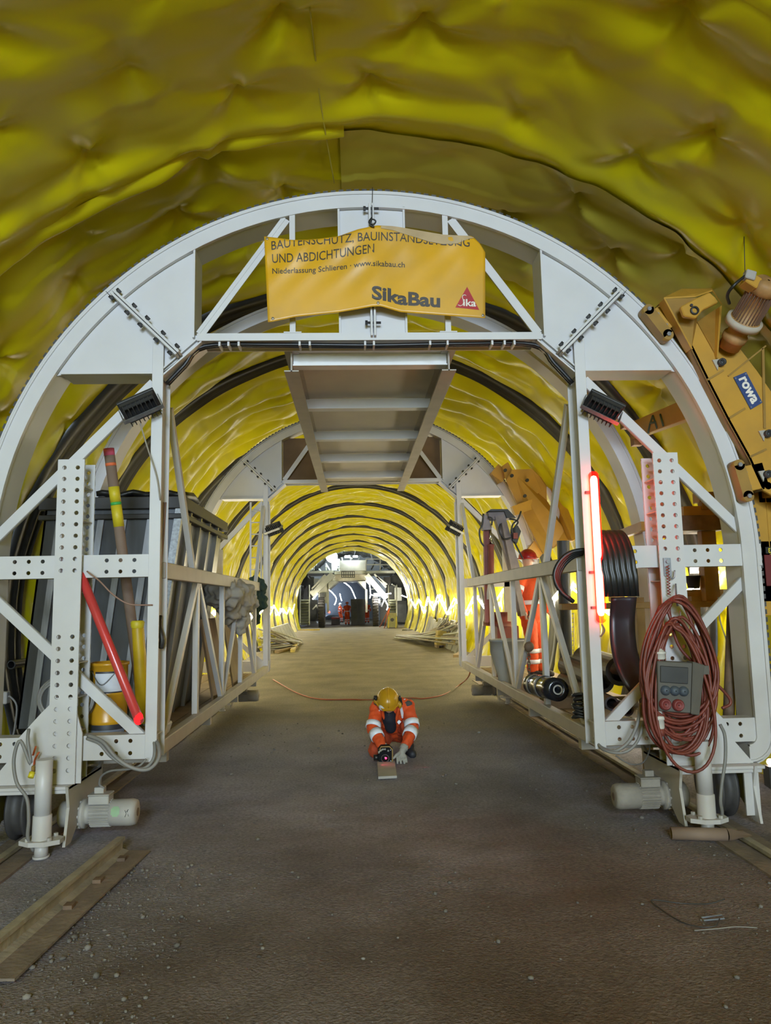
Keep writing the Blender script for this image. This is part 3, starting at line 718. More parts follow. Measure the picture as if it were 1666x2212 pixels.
# second arch right behind the first, then the far portal
MY, BY = 7.5, 12.5
P = ring_path(); mb = MB(); flatsweep(mb, P, MY, MY + 0.26, -0.15, -0.03); flatsweep(mb, P, MY - 0.012, MY + 0.02, -0.045, -0.03); flatsweep(mb, P, MY + .03, MY + .2, -0.03, 0.0)
mb.build('arch_ring', 'white', G)
frame_front(BY, full=False)
def back_side(m, s):
    MB().lohi((m(-2.35), BY + 0.02, 0.45), (m(-2.25), BY + 0.12, 2.65)).build('column', 'grey_paint', G)
    MB().lohi((m(-1.23), BY + 0.17, 3.85), (m(-0.48), BY + 0.185, 4.6)).build('plywood_panel', 'ply', G)
    a, b = V(m(-1.56), BY + 0.05, 3.45), V(m(-2.86), BY + 0.05, 2.10)
    MB().bar(a, b, 0.08, 0.06, (0, 1, 0)).build('diagonal_brace', 'white', G)
    MB().lohi((m(-2.87), BY + 0.02, 1.93), (m(-1.55), BY + 0.12, 2.08)).build('tie_beam', 'white', G)
    MB().lohi((m(-2.95), BY + 0.02, 0.60), (m(-1.47), BY + 0.12, 0.77)).build('foot_beam', 'white', G)
both(back_side)
# rungs of the ladder on the left far post
mb = MB().lohi((-1.78, BY - .03, 2.0), (-1.75, BY, 3.45)).lohi((-1.60, BY - .03, 2.0), (-1.57, BY, 3.45))
for k in range(7): mb.cyl((-1.76, BY - .015, 2.1 + k * 0.2), (-1.58, BY - .015, 2.1 + k * 0.2), 0.012, n=6)
mb.build('ladder', 'white', G)

# side trusses along the roadway
def side_truss(m, s):
    X = m(-1.512)
    MB().lohi((X - 0.035, FY + 0.20, 1.92), (X + 0.035, BY - 0.85, 2.05)).build('handrail', 'grey_paint', G, bevel=0.006)
    MB().lohi((X - 0.04, FY + 0.22, 0.585), (X + 0.04, BY + 0.1, 0.695)).build('lower_beam', 'grey_paint' if s == 1 else 'grey_paint', G, bevel=0.006)
    Ys = [5.95, 7.2, 8.57, 9.94, 11.3]
    for y in Ys:
        MB().prof((X, y, 0.69), (X, y, 1.925), channel(0.075, 0.05, 0.008), up=(-s, 0, 0)).build('truss_upright', 'white', G)
    for ya, yb in ((7.17, 6.0), (7.25, 8.5), (9.9, 8.64), (9.98, 11.25)):
        MB().prof((X, ya, 1.93), (X, yb, 0.69), channel(0.06, 0.045, 0.008), up=(-s, 0, 0)).build('truss_diagonal', 'white', G)
    MB().prof((X + s * 0.02, 5.98, 3.33), (X + s * 0.02, 7.0, 1.94), channel(0.06, 0.05, 0.008), up=(-s, 0, 0)).build('knee_brace', 'white', G)
    MB().prof((X + s * 0.02, BY - .3, 3.33), (X + s * 0.02, BY - 1.3, 1.94), channel(0.06, 0.05, 0.008), up=(-s, 0, 0)).build('knee_brace', 'white', G)
    for y in (BY - 0.02, BY + 0.35):
        MB().lohi((X - 0.035, y, 0.6), (X + 0.035, y + 0.05, 3.45)).build('post', 'white', G)
both(side_truss)

# walkway deck overhead
DZ = 3.70
for x in (-0.50, 0.81):
    mb = MB().lohi((x - 0.06, FY + 0.28, DZ - 0.09), (x + 0.06, BY, DZ - 0.08)).lohi((x - 0.006, FY + 0.28, DZ - 0.09), (x + 0.006, BY, DZ + 0.09)).lohi((x - 0.06, FY + 0.28, DZ + 0.08), (x + 0.06, BY, DZ + 0.09))
    mb.build('deck_girder', 'grey_paint', G)
MB().lohi((-0.5, FY + 0.3, DZ + 0.092), (0.81, BY, DZ + 0.11)).build('deck', 'deck', G)
for py in (778, 872, 940, 988, 1024):
    y = at(790, py, Z=DZ + 0.03).y
    MB().lohi((-0.49, y, DZ - 0.02), (0.80, y + 0.012, DZ + 0.085)).lohi((-0.49, y - 0.05, DZ - 0.03), (0.80, y + 0.07, DZ - 0.02)).build('joist', 'joist', G)

# ---------------------------------------------------------------- wheels, jacks and drive motors
def bogie(m, s, Y, mm, front):
    wx = m(-2.48)
    cz = 0.245; wy = Y + 0.22
    w = MB().lathe([(0.03, 0), (0.06, 0), (0.06, 0.10), (0.17, 0.12), (0.235, 0.12), (0.238, 0.22), (0.205, 0.28), (0.200, 0.72), (0.238, 0.78), (0.235, 0.9), (0.16, 0.9), (0.07, 0.85), (0.07, 1), (0.03, 1)], (wx - 0.085, wy, cz), (wx + 0.085, wy, cz), 40).build('wheel', 'tyre', G)
    # cheek plates either side of the wheel
    for x in (-2.62, -2.06):
        pl = [(Y - 0.14, 0.45), (Y - 0.10, 0.30), (Y - 0.16, 0.05), (Y - 0.06, 0.05), (Y + 0.1, 0.17), (Y + 0.36, 0.17), (Y + 0.50, 0.05), (Y + 0.58, 0.05), (Y + 0.55, 0.30), (Y + 0.60, 0.50), (Y + 0.50, 0.45)]
        MB().prism([(m(x) - 0.010, y, z) for y, z in pl], (0.020, 0, 0)).build('cheek_plate', 'grey_paint' if x > -2.1 else 'white', G)
    if front:
        MB().lohi((m(-2.66), Y - 0.09, 0.09), (m(-2.55), Y - 0.075, 0.40)).build('guard_plate', 'white', G)
    jx, jy = m(-2.19), Y - 0.215
    j = MB().cyl((jx, jy, 0.28), (jx, jy, 0.66), 0.056, n=24).lathe([(0.056, 0), (0.063, 0.03), (0.063, 0.85), (0.066, 0.86), (0.066, 1), (0.03, 1)], (jx, jy, 0.29), (jx, jy, 0.11), 24).build('jack_cylinder', 'white', G)
    fl = [(jx + 0.15 * math.cos(a) * (1 if abs(math.cos(a)) > .5 else .9), jy + 0.10 * math.sin(a), 0.10) for a in [PI / 8 + k * PI / 4 for k in range(8)]]
    MB().prism(fl, (0, 0, 0.03)).build('jack_flange', 'white', j)
    for a in range(4):
        x, y = jx + 0.105 * math.cos(PI / 4 + a * PI / 2), jy + 0.08 * math.sin(PI / 4 + a * PI / 2)
        MB().cyl((x, y, 0.125), (x, y, 0.15), 0.016, n=6, smooth=False).build('bolt', 'motor', j)
    MB().cyl((jx, jy, 0.012), (jx, jy, 0.10), 0.045, n=20).cyl((jx, jy, 0.004), (jx, jy, 0.02), 0.055, n=20).build('jack_foot', 'white', j)
    # drive motor lying across the roadway side
    my = Y + 0.14; mz = 0.195
    a, b = V(m(-2.20), my, mz), V(m(-1.64), my, mz)
    d = (b - a)
    P_ = lambda t: a + d * t
    mo = MB().lathe([(r * 0.88, t) for r, t in ((0.09, 0), (0.105, 0.02), (0.105, 0.20), (0.092, 0.25), (0.092, 0.28), (0.118, 0.285), (0.118, 0.33), (0.085, 0.335), (0.085, 0.40), (0.098, 0.41), (0.098, 0.66), (0.106, 0.665), (0.108, 0.93), (0.098, 0.985), (0.07, 1.0), (0.01, 1.0))], a, b, 32).build('drive_motor', mm, G)
    mb = MB()
    for k in range(26):
        t = 2 * PI * k / 26; c_, s_ = math.cos(t), math.sin(t)
        mb.bar(P_(0.41) + V(0, c_, s_) * 0.089, P_(0.665) + V(0, c_, s_) * 0.089, 0.006, 0.016, (0, c_, s_))
    mb.build('cooling_fins', mm, mo)
    mb = MB()
    for k in range(10):
        t = 2 * PI * k / 10; c_ = V(0, math.cos(t), math.sin(t)) * 0.092
        mb.cyl(P_(0.17) + c_, P_(0.285) + c_, 0.011, n=6, smooth=False)
    mb.build('gearbox_bolts', mm, mo)
    c = P_(0.52)
    MB().box(c + V(0, -0.01, 0.105), (0.15, 0.12, 0.065)).box(c + V(0, -0.01, 0.140), (0.16, 0.13, 0.012)).build('terminal_box', mm, mo, bevel=0.006)
    MB().box(c + V(-s * 0.01, 0.0, 0.166), (0.07, 0.06, 0.045)).build('plug_connector', mm, mo, bevel=0.004)
    MB().cyl(P_(0.99) , P_(1.004), 0.03, n=12).build('fan_grille', 'rust', mo)
    if front and s == 1:
        # sprayed green patch and a scrawled mark on the fan cover
        cp = []
        for i in range(7):
            for j in range(7):
                t_ = 0.70 + 0.11 * i / 6; a_ = 2.45 + 0.75 * j / 6; cp.append(P_(t_) + V(0, math.cos(a_), math.sin(a_) + 0.0) * 0.0958)
        MB().add(cp, [(i * 7 + j, (i + 1) * 7 + j, (i + 1) * 7 + j + 1, i * 7 + j + 1) for i in range(6) for j in range(6) if not ((i in (0, 5)) and (j in (0, 5)))], True).build('green_spray', mat('green_spray_paint', (0.30, 0.46, 0.27), 0.6), mo)
        for q in ((.88, 2.75, .90, 3.0), (.90, 3.0, .885, 3.25), (.91, 2.75, .93, 3.2), (.925, 2.7, .90, 2.9)):
            MB().tube([P_(q[0]) + V(0, math.cos(q[1]), math.sin(q[1])) * 0.0955, P_(q[2]) + V(0, math.cos(q[3]), math.sin(q[3])) * 0.0955], 0.002, 5).build('scrawl', 'dark', mo)
    return mo
both(lambda m, s: bogie(m, s, FY, 'motor' if s == 1 else 'motorR', True))
both(lambda m, s: bogie(m, s, BY, 'motorR', False))
# ================================================================== THINGS ON AND AROUND THE FRONT PORTAL
def onplane(px, py, p0, n):
    o = V(0, 0, CAMH); r = at(px, py, Y=1.0) - o; n = V(n)
    return o + r * ((V(p0) - o).dot(n) / r.dot(n))
def glyphs(body, bold=0.0, size=1.0, shear=0.0):
    """outline lettering: (vertices [(x,y)], faces) of filled text"""
    cu = bpy.data.curves.new('lettering_tmp', 'FONT'); cu.body = body; cu.size = size; cu.offset = bold; cu.resolution_u = 3; cu.shear = shear
    ob = bpy.data.objects.new('lettering_tmp', cu); COL.objects.link(ob)
    bpy.context.view_layer.update()
    me = ob.evaluated_get(bpy.context.evaluated_depsgraph_get()).to_mesh()
    v = [(p.co.x, p.co.y) for p in me.vertices]; f = [tuple(p.vertices) for p in me.polygons]
    bpy.data.objects.remove(ob); bpy.data.curves.remove(cu)
    return v, f
def interp(x, xs, ys): return float(np.interp(x, xs, ys))

# ---------------------------------------------------------------- banner
def bxy(x, y): return 560 + x / 3.267, 470 + y / 3.267            # banner survey coordinates -> photo pixels
B_TX = [35, 140, 230, 330, 420, 560, 700, 830, 960, 1100, 1300, 1440, 1505, 1560, 1596]
B_TY = [133, 145, 158, 157, 150, 132, 82, 55, 63, 88, 122, 130, 130, 185, 245]
B_BX = [35, 66, 250, 560, 690, 800, 860, 1000, 1290, 1596]
B_BY = [739, 737, 702, 670, 648, 628, 627, 668, 690, 711]
def b_depth(x, y):
    d = 5.50 - 0.030 * math.exp(-((x - 815) / 170.0) ** 2) + 0.012 * math.sin(x / 60.0) * math.exp(-((y - 150) / 160.0) ** 2)
    return d - 0.012 * math.sin(x / 210.0 + 1) - 0.006 * math.sin((x + y) / 38.0) * (1 if x < 800 else 0.5) * math.exp(-((y - 260) / 200.0) ** 2)
def b_pt(x, y, off=0.0):
    xl = x + (30 * (y - 130) / 600 if x < 300 else 0) * max(0, (300 - x) / 300)
    px, py = bxy(xl, y); return at(px, py, Y=b_depth(x, y) - off)
bann = thing('banner', 'yellow printed vinyl banner hanging on the crown of the white gantry', 'banner', (GX, 5.48, 3.95))
nx, ny = 78, 34; vs = []
for j in range(ny + 1):
    for i in range(nx + 1):
        x = 35 + (1596 - 35) * i / nx; y0, y1 = interp(x, B_TX, B_TY), interp(x, B_BX, B_BY); vs.append(b_pt(x, y0 + (y1 - y0) * j / ny))
mb = MB().add(vs, [(j * (nx + 1) + i, j * (nx + 1) + i + 1, (j + 1) * (nx + 1) + i + 1, (j + 1) * (nx + 1) + i) for j in range(ny) for i in range(nx)], True)
sh = mb.build('sheet', 'banner', bann)
sm = sh.modifiers.new('thick', 'SOLIDIFY'); sm.thickness = 0.0015; sm.offset = 1 if False else -1
# folded-over hem with the pale back showing on the right half
hx = [860, 940, 1000, 1100, 1200, 1300, 1400, 1480, 1520]; hb = [75, 88, 108, 138, 170, 188, 182, 150, 140]
vs = []
for x, b in zip(hx, hb):
    vs += [b_pt(x, interp(x, B_TX, B_TY) - 2, 0.006), b_pt(x, b, 0.006)]
MB().add(vs, [(2 * i, 2 * i + 1, 2 * i + 3, 2 * i + 2) for i in range(len(hx) - 1)], True).build('folded_hem', mat('banner_back', (0.50, 0.36, 0.19), 0.45), bann)
def banner_text(name, body, x0, x1, bx, by, cap, m, bold=0.0, off=0.004, skip=None, shear=0.0):
    v, f = glyphs(body, bold, shear=shear); A = np.array(v); w0, w1 = A[:, 0].min(), A[:, 0].max()
    H_ = glyphs('H', bold)[0]; ch = max(p[1] for p in H_)
    pts = []
    for x, y in v:
        X = x0 + (x - w0) / (w1 - w0) * (x1 - x0); yy = interp(X, bx, by) - y / ch * cap
        yt = interp(X, B_TX, B_TY) + 3
        if X > 860: yt = max(yt, interp(X, hx, hb)) if name == 'lettering' and cap < 70 and interp(X, bx, by) < 215 and X < 1400 else yt
        pts.append(b_pt(X, max(yy, yt), off))
    return MB().add(pts, [tuple(reversed(q)) for q in f]).build(name, m, bann)
banner_text('lettering', 'BAUTENSCHUTZ, BAUINSTANDSETZUNG', 84, 1486, [84, 330, 530, 640, 800, 1000, 1200, 1480], [228, 190, 186, 172, 160, 166, 188, 205], 60, 'ink', 0.002)
banner_text('lettering', 'UND ABDICHTUNGEN', 86, 812, [86, 400, 600, 812], [320, 305, 276, 245], 62, 'ink', 0.002)
banner_text('lettering', 'Niederlassung Schlieren · www.sikabau.ch', 84, 1028, [84, 400, 630, 760, 1028], [396, 386, 360, 338, 352], 38, 'ink', 0.008)
banner_text('lettering', 'SikaBau', 795, 1278, [795, 900, 1000, 1278], [570, 585, 612, 630], 92, 'ink', 0.035)
tri = [(1385, 634), (1468, 488), (1554, 652)]
mb = MB(); rows = 10; vs = []
for k in range(rows + 1):
    t = k / rows; a = [tri[1][q] + (tri[0][q] - tri[1][q]) * t for q in (0, 1)]; b = [tri[1][q] + (tri[2][q] - tri[1][q]) * t for q in (0, 1)]
    for i in range(9): vs.append(b_pt(a[0] + (b[0] - a[0]) * i / 8, a[1] + (b[1] - a[1]) * i / 8, 0.003))
lg = MB().add(vs, [(k * 9 + i, k * 9 + i + 1, (k + 1) * 9 + i + 1, (k + 1) * 9 + i) for k in range(rows) for i in range(8)]).build('logo', 'logored', bann)
v, f = glyphs('ika', 0.02); A = np.array(v)
pts = [b_pt(1441 + (x - A[:, 0].min()) / (A[:, 0].max() - A[:, 0].min()) * 90, 622 + 6 * (x / 1.5) - y / 0.72 * 50, 0.006) for x, y in v]
MB().add(pts, [tuple(reversed(q)) for q in f]).build('logo_lettering', 'logowhite', bann)
sw = [(1405, 618), (1425, 622), (1436, 612), (1434, 590), (1432, 565), (1440, 548), (1452, 546), (1458, 552)]
sw = [(1462, 552), (1452, 545), (1438, 549), (1434, 563), (1440, 580), (1443, 600), (1436, 617), (1420, 623), (1403, 616)]
MB().tube([b_pt(x, y, 0.006) for x, y in sw], 0.0035, 5).build('logo_lettering', 'logowhite', bann)
for x, y in ((75, 712), (1580, 690), (840, 602), (55, 150)):
    c = b_pt(x, y, 0.004); MB().lathe([(0.005, 0), (0.011, 0), (0.011, 1), (0.005, 1)], c, c + V(0, -0.003, 0), 12).build('eyelet', 'steel', bann)
rope = thing('rope', 'black rope knotted round the crown joint above the yellow banner', 'rope', (GX + 0.02, 5.5, 4.74))
MB().tube(bez([at(803, 470, Y=5.52), at(797, 480, Y=5.50), at(806, 486, Y=5.48), at(812, 478, Y=5.48), at(804, 474, Y=5.47), at(800, 486, Y=5.47), at(809, 490, Y=5.47)], 5), 0.006, 6).build('knot', 'black', rope)
MB().tube([at(805, 405, Y=5.56), at(804, 440, Y=5.545), at(804, 472, Y=5.52)], 0.003, 5).build('line', 'dark', rope)

# ---------------------------------------------------------------- floodlights
def floodlight(c, face, roll_up, lab, sc=1.0, lit='floodglass', post=None):
    t = thing('floodlight', lab, 'floodlight', c)
    f = V(face).normalized(); s_ = V(roll_up); s_ = (s_ - f * s_.dot(f)).normalized(); u = s_.cross(f)
    R = Matrix((s_, u, f)).transposed(); c = V(c)
    MB().box(c + f * 0.02 * sc, (0.29 * sc, 0.20 * sc, 0.025 * sc), R).build('rim', 'dark', t, bevel=0.004)
    h = MB().prism([c + R @ V(a * sc, b * sc, 0.008 * sc) for a, b in ((-.13, -.09), (.13, -.09), (.13, .09), (-.13, .09))], -f * 0.03 * sc).build('housing', 'dark', t)
    mb = MB()
    for k in range(8): mb.box(c - f * 0.050 * sc + s_ * (-0.115 + 0.033 * k) * sc, (0.007 * sc, 0.165 * sc, 0.06 * sc), R)
    for k in (-1, 1): mb.box(c - f * 0.035 * sc + u * 0.07 * k * sc, (0.23 * sc, 0.008 * sc, 0.03 * sc), R)
    mb.build('cooling_fins', 'dark', h)
    MB().box(c + f * 0.0345 * sc, (0.25 * sc, 0.165 * sc, 0.003), R).build('glass', lit, t)
    mb = MB()
    for k in (-1, 1): mb.box(c - f * 0.03 * sc + s_ * 0.155 * k * sc, (0.006, 0.035 * sc, 0.13 * sc), R)
    mb.box(c - f * 0.095 * sc, (0.316 * sc, 0.035 * sc, 0.006), R); mb.build('bracket', 'steel', t)
    return t
floodlight(at(303, 878, Y=5.46), (-0.42, 0.45, 0.75), (0.88, 0.1, 0.44), 'black finned floodlight on the left post of the front arch')
floodlight(at(1302, 880, Y=5.46), (0.42, 0.45, 0.75), (0.80, -0.1, -0.55), 'black finned floodlight on the right post of the front arch')
floodlight(at(593, 1143, Y=12.38), (0.3, 0.75, 0.4), (.85, 0, .4), 'small dark floodlight on the left post of the far portal')
floodlight(at(982, 1141, Y=12.38), (-0.3, 0.75, 0.4), (.8, 0, -.5), 'small dark floodlight on the right post of the far portal')
w = thing('cable', 'thin pale cable hanging from the left front floodlight down the post', 'cable', at(325, 985, Y=5.5))
MB().tube(bez([at(303, 915, Y=5.5), at(318, 965, Y=5.52), at(338, 1028, Y=5.55), at(346, 1080, Y=5.57)], 6), 0.006, 6).build('wire', 'cloth', w)

# ---------------------------------------------------------------- red light tubes
def tubelight(p0, p1, r, lab, lit):
    t = thing('light_tube', lab, 'light tube', p0)
    d = (V(p1) - V(p0)).normalized()
    tb = MB().lathe([(0.2 * r, 0), (0.7 * r, 0.006), (r, 0.02), (r, 0.98), (0.7 * r, 0.994), (0.2 * r, 1)], p0, p1, 24).build('diffuser_tube', lit, t)
    if lit == 'red_shell': MB().lathe([(0.1 * r, 0.045), (0.5 * r, 0.05), (0.72 * r, 0.07), (0.72 * r, 0.945), (0.5 * r, .965), (0.1 * r, .97)], p0, p1, 20).build('lamp_core', 'red_core', t)
    return t, d
t, d = tubelight(at(1300, 1346, Y=5.525), at(1282, 1018, Y=5.525), 0.038, 'glowing red light tube strapped to the right inner post', 'red_shell')
for k in (0.10, 0.33, 0.86):
    c = at(1300, 1346, Y=5.55).lerp(at(1282, 1018, Y=5.55), k); MB().box(c + V(-0.045, 0.012, 0), (0.05, 0.02, 0.02)).build('clip', 'dark', t)
MB().tube(bez([at(1300, 1348, Y=5.53), at(1306, 1362, Y=5.54), at(1298, 1375, Y=5.56)], 4), 0.007, 6).build('lead', 'brownwire', t)
t, d = tubelight(at(304, 1564, Y=5.50), at(172, 1235, Y=5.62), 0.034, 'unlit red plastic tube leaning inside the left foot of the gantry', 'red_tube_off')
a, b = at(304, 1564, Y=5.495), at(172, 1235, Y=5.615)
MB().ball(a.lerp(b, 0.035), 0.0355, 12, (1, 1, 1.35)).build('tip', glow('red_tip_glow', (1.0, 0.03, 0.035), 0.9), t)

# ---------------------------------------------------------------- red cable coil, socket box and hook on the right column
coil = thing('cable_coil', 'big hank of dusty red cable hanging on the right perforated column', 'cable', at(1480, 1650, Y=5.38))
rnd = random.Random(12); pts = []
for k in range(22):
    tx, ty = 1463 + rnd.uniform(-7, 9), 1286 + rnd.uniform(0, 14) if k < 10 else 1330 + rnd.uniform(-4, 30)
    bx_, by_ = 1472 + rnd.uniform(-16, 22), rnd.uniform(1540, 1632); hw = rnd.uniform(76, 104) if k < 10 else rnd.uniform(55, 98); yy = 5.40 - 0.10 * rnd.random() - 0.003 * k
    if k == 21: hw, by_, bx_ = 78, 1668, 1496
    for q in range(14):
        a = 2 * PI * q / 14; fr = (1 - math.cos(a)) / 2
        x = tx + (bx_ - tx) * fr + hw * math.sin(a) * (0.55 + 0.45 * fr) ; y = ty + (by_ - ty) * fr
        pts.append(at(x, y, Y=yy + 0.02 * math.sin(a + k)))
MB().tube(bez(pts, 3), 0.0115, 7).build('cable', 'redcable', coil)
MB().tube(bez([at(1445, 1300, Y=5.41), at(1450, 1340, Y=5.40), at(1470, 1400, Y=5.38), at(1520, 1450, Y=5.36), at(1570, 1500, Y=5.36), at(1578, 1520, Y=5.36), at(1560, 1530, Y=5.36)], 6), 0.0115, 7).build('cable', 'redcable', coil)
for px, py in ((1425, 1575), (1427, 1424)):
    p = at(px, py, Y=5.27); c = 1 if py > 1500 else -1
    pl = MB().lathe([(0.03, 0), (0.036, 0.1), (0.036, 0.5), (0.042, 0.52), (0.042, 0.7), (0.03, 0.72), (0.022, 1), (0.01, 1)], p, p + V(0, 0, 0.13 if c > 0 else 0.075), 16).build('plug', mat('white_plug', (0.62, 0.58, 0.52), 0.5), coil)
    if c > 0: MB().cyl(p - V(0, 0, 0.045), p + V(0, 0, 0.005), 0.034, n=16).build('plug_shroud', 'crane_red', pl)
MB().tube([at(1460, 1262, Y=5.5), at(1461, 1283, Y=5.40), at(1462, 1300, Y=5.36), at(1464, 1308, Y=5.40)], 0.008, 6).build('hook', 'steel', coil)
MB().tube(bez([at(1470, 1320, Y=5.42), at(1471, 1350, Y=5.30), at(1476, 1345, Y=5.38)], 4), 0.006, 6).build('tie', 'cloth', coil)
sb = thing('socket_box', 'dusty grey power distribution box hanging in the red cable hank', 'socket box', at(1468, 1545, Y=5.26))
mbx = mat('dusty_grey_plastic', (0.060, 0.058, 0.052), 0.7, var=0.3, scale=6, dust=(0.20, 0.17, 0.135), dustz=(0, 3, 0.7, 0.4))
Yb = 5.22
q = [at(1421, 1428, Y=Yb), at(1497, 1432, Y=Yb), at(1494, 1541, Y=Yb), at(1423, 1536, Y=Yb)]
MB().prism(q, (0, 0.10, 0)).build('housing', mbx, sb, bevel=0.006)
q = [at(1498, 1429, Y=Yb - .02), at(1524, 1437, Y=Yb), at(1512, 1546, Y=Yb), at(1494, 1543, Y=Yb - .02)]
MB().prism(q, (0, 0.11, 0)).build('side_cover', mbx, sb, bevel=0.006)
q = [at(1427, 1438, Y=Yb - .008), at(1488, 1442, Y=Yb - .008), at(1487, 1478, Y=Yb - .008), at(1427, 1474, Y=Yb - .008)]
MB().prism(q, (0, 0.02, 0)).build('fuse_window', 'dark', sb, bevel=0.004)
for x, y in ((1437, 1491), (1457, 1492), (1476, 1493)):
    c = at(x, y, Y=Yb); MB().lathe([(0.034, 0), (0.034, 0.6), (0.028, 0.7), (0.028, 1), (0.004, 1)], c, c - V(0, 0.03, 0), 18).build('socket', mat('blue_grey_socket', (0.065, 0.08, 0.10), 0.6), sb)
for x, y in ((1436, 1521), (1464, 1523)):
    c = at(x, y, Y=Yb); MB().lathe([(0.042, 0), (0.042, 0.5), (0.036, 0.7), (0.03, 1), (0.024, 0.6), (0.004, 0.6)], c, c - V(0, 0.04, 0), 18).build('red_socket', mat('dull_red_socket', (0.20, 0.035, 0.03), 0.6), sb)
MB().box(at(1522, 1447, Y=Yb + .02), (0.05, 0.04, 0.06)).build('latch', mbx, sb)
hk = thing('tension_hook', 'rusty spring hook bolted high on the right perforated column', 'hook', at(1443, 1290, Y=5.5))
MB().lohi(at(1436, 1244, Y=5.53), V(at(1449, 1205, Y=5.53)) + V(0, 0.008, 0)).build('plate', 'steel', hk)
c = at(1442, 1213, Y=5.53); MB().cyl(c, c - V(0, 0.02, 0), 0.016, n=6, smooth=False).build('nut', 'steel', hk)
pts = []
for k in range(70): a = k * 0.9; p = at(1443 + 3 * k / 70, 1222 + k * 0.92, Y=5.50); pts.append(p + V(0.010 * math.cos(a), 0.010 * math.sin(a), 0))
MB().tube(pts, 0.004, 5).build('spring', 'crane_red', hk)
MB().tube(bez([at(1449, 1244, Y=5.5), at(1452, 1250, Y=5.5), at(1457, 1246, Y=5.5), at(1458, 1232, Y=5.5)], 4), 0.006, 6).build('hook_end', 'steel', hk)

# ---------------------------------------------------------------- hoses
def hose(lab, pts, r, m='hose', cat='hose', name='hose', group=None, n=7):
    return tag(MB().tube(bez(pts, 6), r, n).build(name, m), lab, cat, group)
hose('grey hose looping below the left foot beam, the thicker outer one', [at(190, 1588, Y=5.52), at(222, 1602, Y=5.46), at(250, 1635, Y=5.44), at(285, 1658, Y=5.44), at(320, 1662, Y=5.46), at(342, 1640, Y=5.5), at(343, 1612, Y=5.55), at(332, 1590, Y=5.66)], 0.014)
hose('grey hose looping below the left foot beam, just inside the outer one', [at(188, 1595, Y=5.54), at(215, 1606, Y=5.49), at(240, 1634, Y=5.47), at(275, 1655, Y=5.47), at(310, 1660, Y=5.48), at(331, 1640, Y=5.52), at(334, 1610, Y=5.57), at(328, 1592, Y=5.66)], 0.012)
hose('thin grey motor cable rising from the left drive motor to the hoses', [at(226, 1703, Y=5.72), at(215, 1694, Y=5.70), at(220, 1676, Y=5.66), at(240, 1665, Y=5.6), at(275, 1662, Y=5.52), at(300, 1655, Y=5.5), at(316, 1640, Y=5.5)], 0.008, name='cable', cat='cable')
hose('long grey hose curving past the left jack cylinder', [at(62, 1575, Y=5.40), at(60, 1600, Y=5.36), at(66, 1650, Y=5.33), at(44, 1600, Y=5.34), at(30, 1640, Y=5.33), at(36, 1690, Y=5.31), at(58, 1725, Y=5.30), at(62, 1770, Y=5.30), at(60, 1810, Y=5.32), at(72, 1838, Y=5.36)], 0.012)
hose('grey hydraulic hose at the right jack running up to the foot plate', [at(1556, 1565, Y=5.40), at(1566, 1590, Y=5.36), at(1567, 1640, Y=5.34), at(1560, 1690, Y=5.33), at(1557, 1730, Y=5.33), at(1560, 1760, Y=5.38), at(1545, 1778, Y=5.42)], 0.012)
hose('grey cable bunch sagging under the right foot beam towards the roadway', [at(1384, 1520, Y=5.50), at(1378, 1560, Y=5.46), at(1360, 1600, Y=5.45), at(1330, 1622, Y=5.46), at(1300, 1615, Y=5.55), at(1285, 1595, Y=5.7)], 0.013)
hose('second grey cable sagging under the right foot beam, lower loop', [at(1392, 1560, Y=5.47), at(1375, 1605, Y=5.43), at(1345, 1626, Y=5.43), at(1305, 1620, Y=5.5), at(1288, 1600, Y=5.65)], 0.011)
hose('thin grey wire loop hanging behind the right drive motor', [at(1405, 1600, Y=5.95), at(1402, 1625, Y=6.0), at(1388, 1648, Y=6.05), at(1360, 1650, Y=6.1), at(1330, 1632, Y=6.1)], 0.006, name='cable', cat='cable')
hose('thin brown wire strung from the left column to the inner post', [at(188, 1234, Y=5.55), at(215, 1255, Y=5.52), at(245, 1285, Y=5.52), at(280, 1305, Y=5.53), at(330, 1307, Y=5.58)], 0.006, 'brownwire', 'cable', 'cable')
# coil of grey cable behind the left column
cc = thing('cable_coil', 'coil of grey cable hung behind the left perforated column', 'cable', at(95, 1555, Y=5.9)); pts = []
rnd = random.Random(4)
for k in range(9):
    ry, rx = rnd.uniform(40, 52), rnd.uniform(55, 62); yy = 5.85 + rnd.uniform(-.05, .06)
    for q in range(12): a = 2 * PI * q / 12; pts.append(at(143 + rx * math.cos(a), 1512 + ry * math.sin(a), Y=yy))
MB().tube(bez(pts, 3), 0.011, 6).build('cable', 'hose', cc)
mb = MB().tube(bez([at(84, 1625, Y=5.5), at(76, 1640, Y=5.5), at(74, 1652, Y=5.5)], 3), 0.018, 6, flat=0.3).tube([at(78, 1612, Y=5.5), at(71, 1632, Y=5.49)], 0.014, 5, flat=0.4)
tag(mb.build('rag', 'tape_o'), 'orange tape scrap tied above the left jack', 'tape')
vb = thing('valve', 'small tan hydraulic valve beside the top of the left jack', 'valve', at(72, 1668, Y=5.36))
MB().lohi(at(66, 1670, Y=5.38), at(82, 1650, Y=5.44)).build('body', 'yellow_dirty', vb, bevel=0.008)
MB().cyl(at(70, 1668, Y=5.36), at(66, 1680, Y=5.34), 0.02, n=10).build('cap', 'tape_y', vb)

